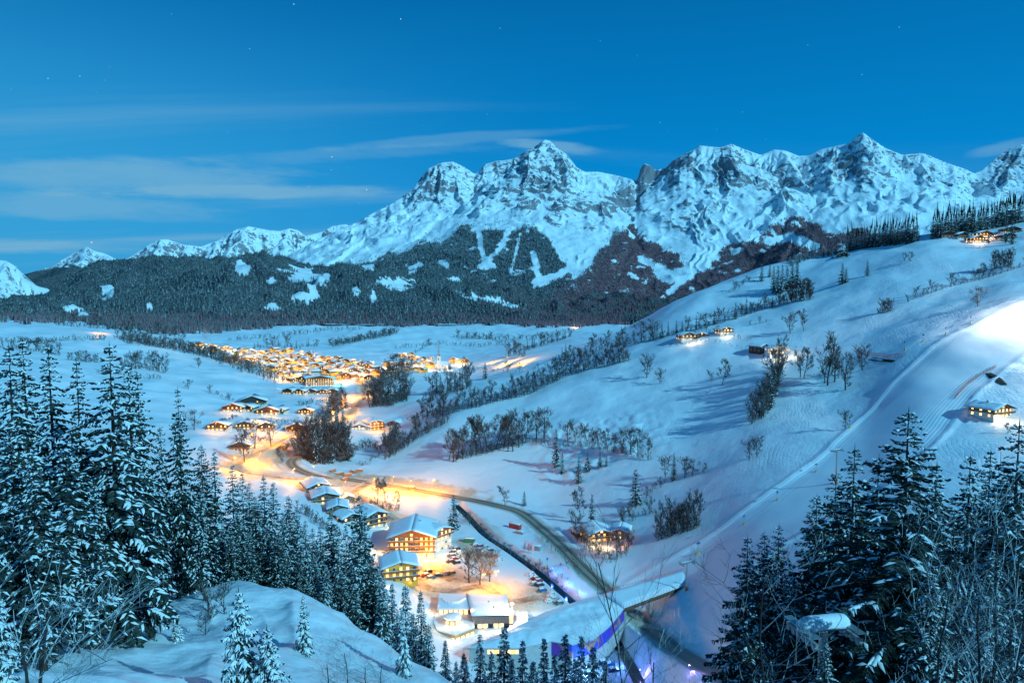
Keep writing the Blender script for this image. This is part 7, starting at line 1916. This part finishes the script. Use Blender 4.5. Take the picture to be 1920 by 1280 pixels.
brush([(430, 640), (520, 632), (600, 622), (680, 618)], 60, 7, 3); brush([(620, 650), (700, 634), (745, 624)], 90, 10, 4)
brush([(740, 655), (820, 646), (900, 650), (960, 642)], 50, 6, 3); brush([(870, 632), (930, 638), (1000, 636), (1060, 628)], 60, 8, 2)
brush([(0, 640), (60, 644), (120, 640), (200, 636)], 60, 8, 3); brush([(230, 640), (330, 654), (440, 680), (520, 712)], 170, 14, 6)
brush([(180, 700), (240, 706), (300, 712)], 30, 8, 3); brush([(560, 700), (620, 706), (690, 700)], 30, 6, 4)
brush([(560, 762), (600, 756), (640, 752)], 26, 8, 4); brush([(500, 790), (540, 796), (580, 800)], 18, 7, 3)
brush([(530, 870), (520, 850), (545, 838), (560, 838)], 40, 10, 5); brush([(650, 845), (700, 838), (715, 850)], 40, 12, 6)
brush([(690, 945), (720, 955), (750, 958)], 30, 10, 4); brush([(560, 955), (600, 985), (640, 1010)], 40, 14, 6)
brush([(1250, 650), (1330, 640), (1400, 655)], 20, 5, 2); brush([(1310, 600), (1400, 580), (1500, 556)], 50, 9, 3)
brush([(1015, 1010), (1050, 1040), (1090, 1070)], 30, 6, 5)
mass('undergrowth', UNDER, low_bush['crown'], 3.2, 1.1)
low_spruce = spruce_meshes(181, 20, 3.3, 12, 5, 1.6, 0.0, 0.04, 0.8, 0.45)
mass('forest', CRESTB, low_spruce['crown'], 20, 1.35)
# smoke over a chimney in the upper town
b = at(382, 648)
bm = bmesh.new(); bmesh.ops.create_icosphere(bm, subdivisions=3, radius=1.0)
me = bpy.data.meshes.new('smoke'); bm.to_mesh(me); bm.free()
m, nt = newmat('smoke'); s = NT(nt); pv = s.n('ShaderNodeVolumePrincipled'); tc = s.n('ShaderNodeTexCoord').outputs['Object']
pv.inputs['Color'].default_value = c4(.95, .92, .9)
lenv = s.vmath('LENGTH', tc); s.link(s.math('MULTIPLY', s.math('MULTIPLY', s.rng(lenv, 1.0, .1, 0, 1), s.rng(s.noise(tc, 2.2, 5, .65), .42, .72, 0, 1)), .11), pv.inputs['Density'])
oo = s.n('ShaderNodeOutputMaterial'); s.link(pv.outputs[0], oo.inputs['Volume']); me.materials.append(m)
o = bpy.data.objects.new('smoke', me); COL.objects.link(o); o.location = b + Vector((6, 0, 34)); o.scale = (20, 14, 36); o.rotation_euler = (0, radians(-18), 0); o['kind'] = 'stuff'
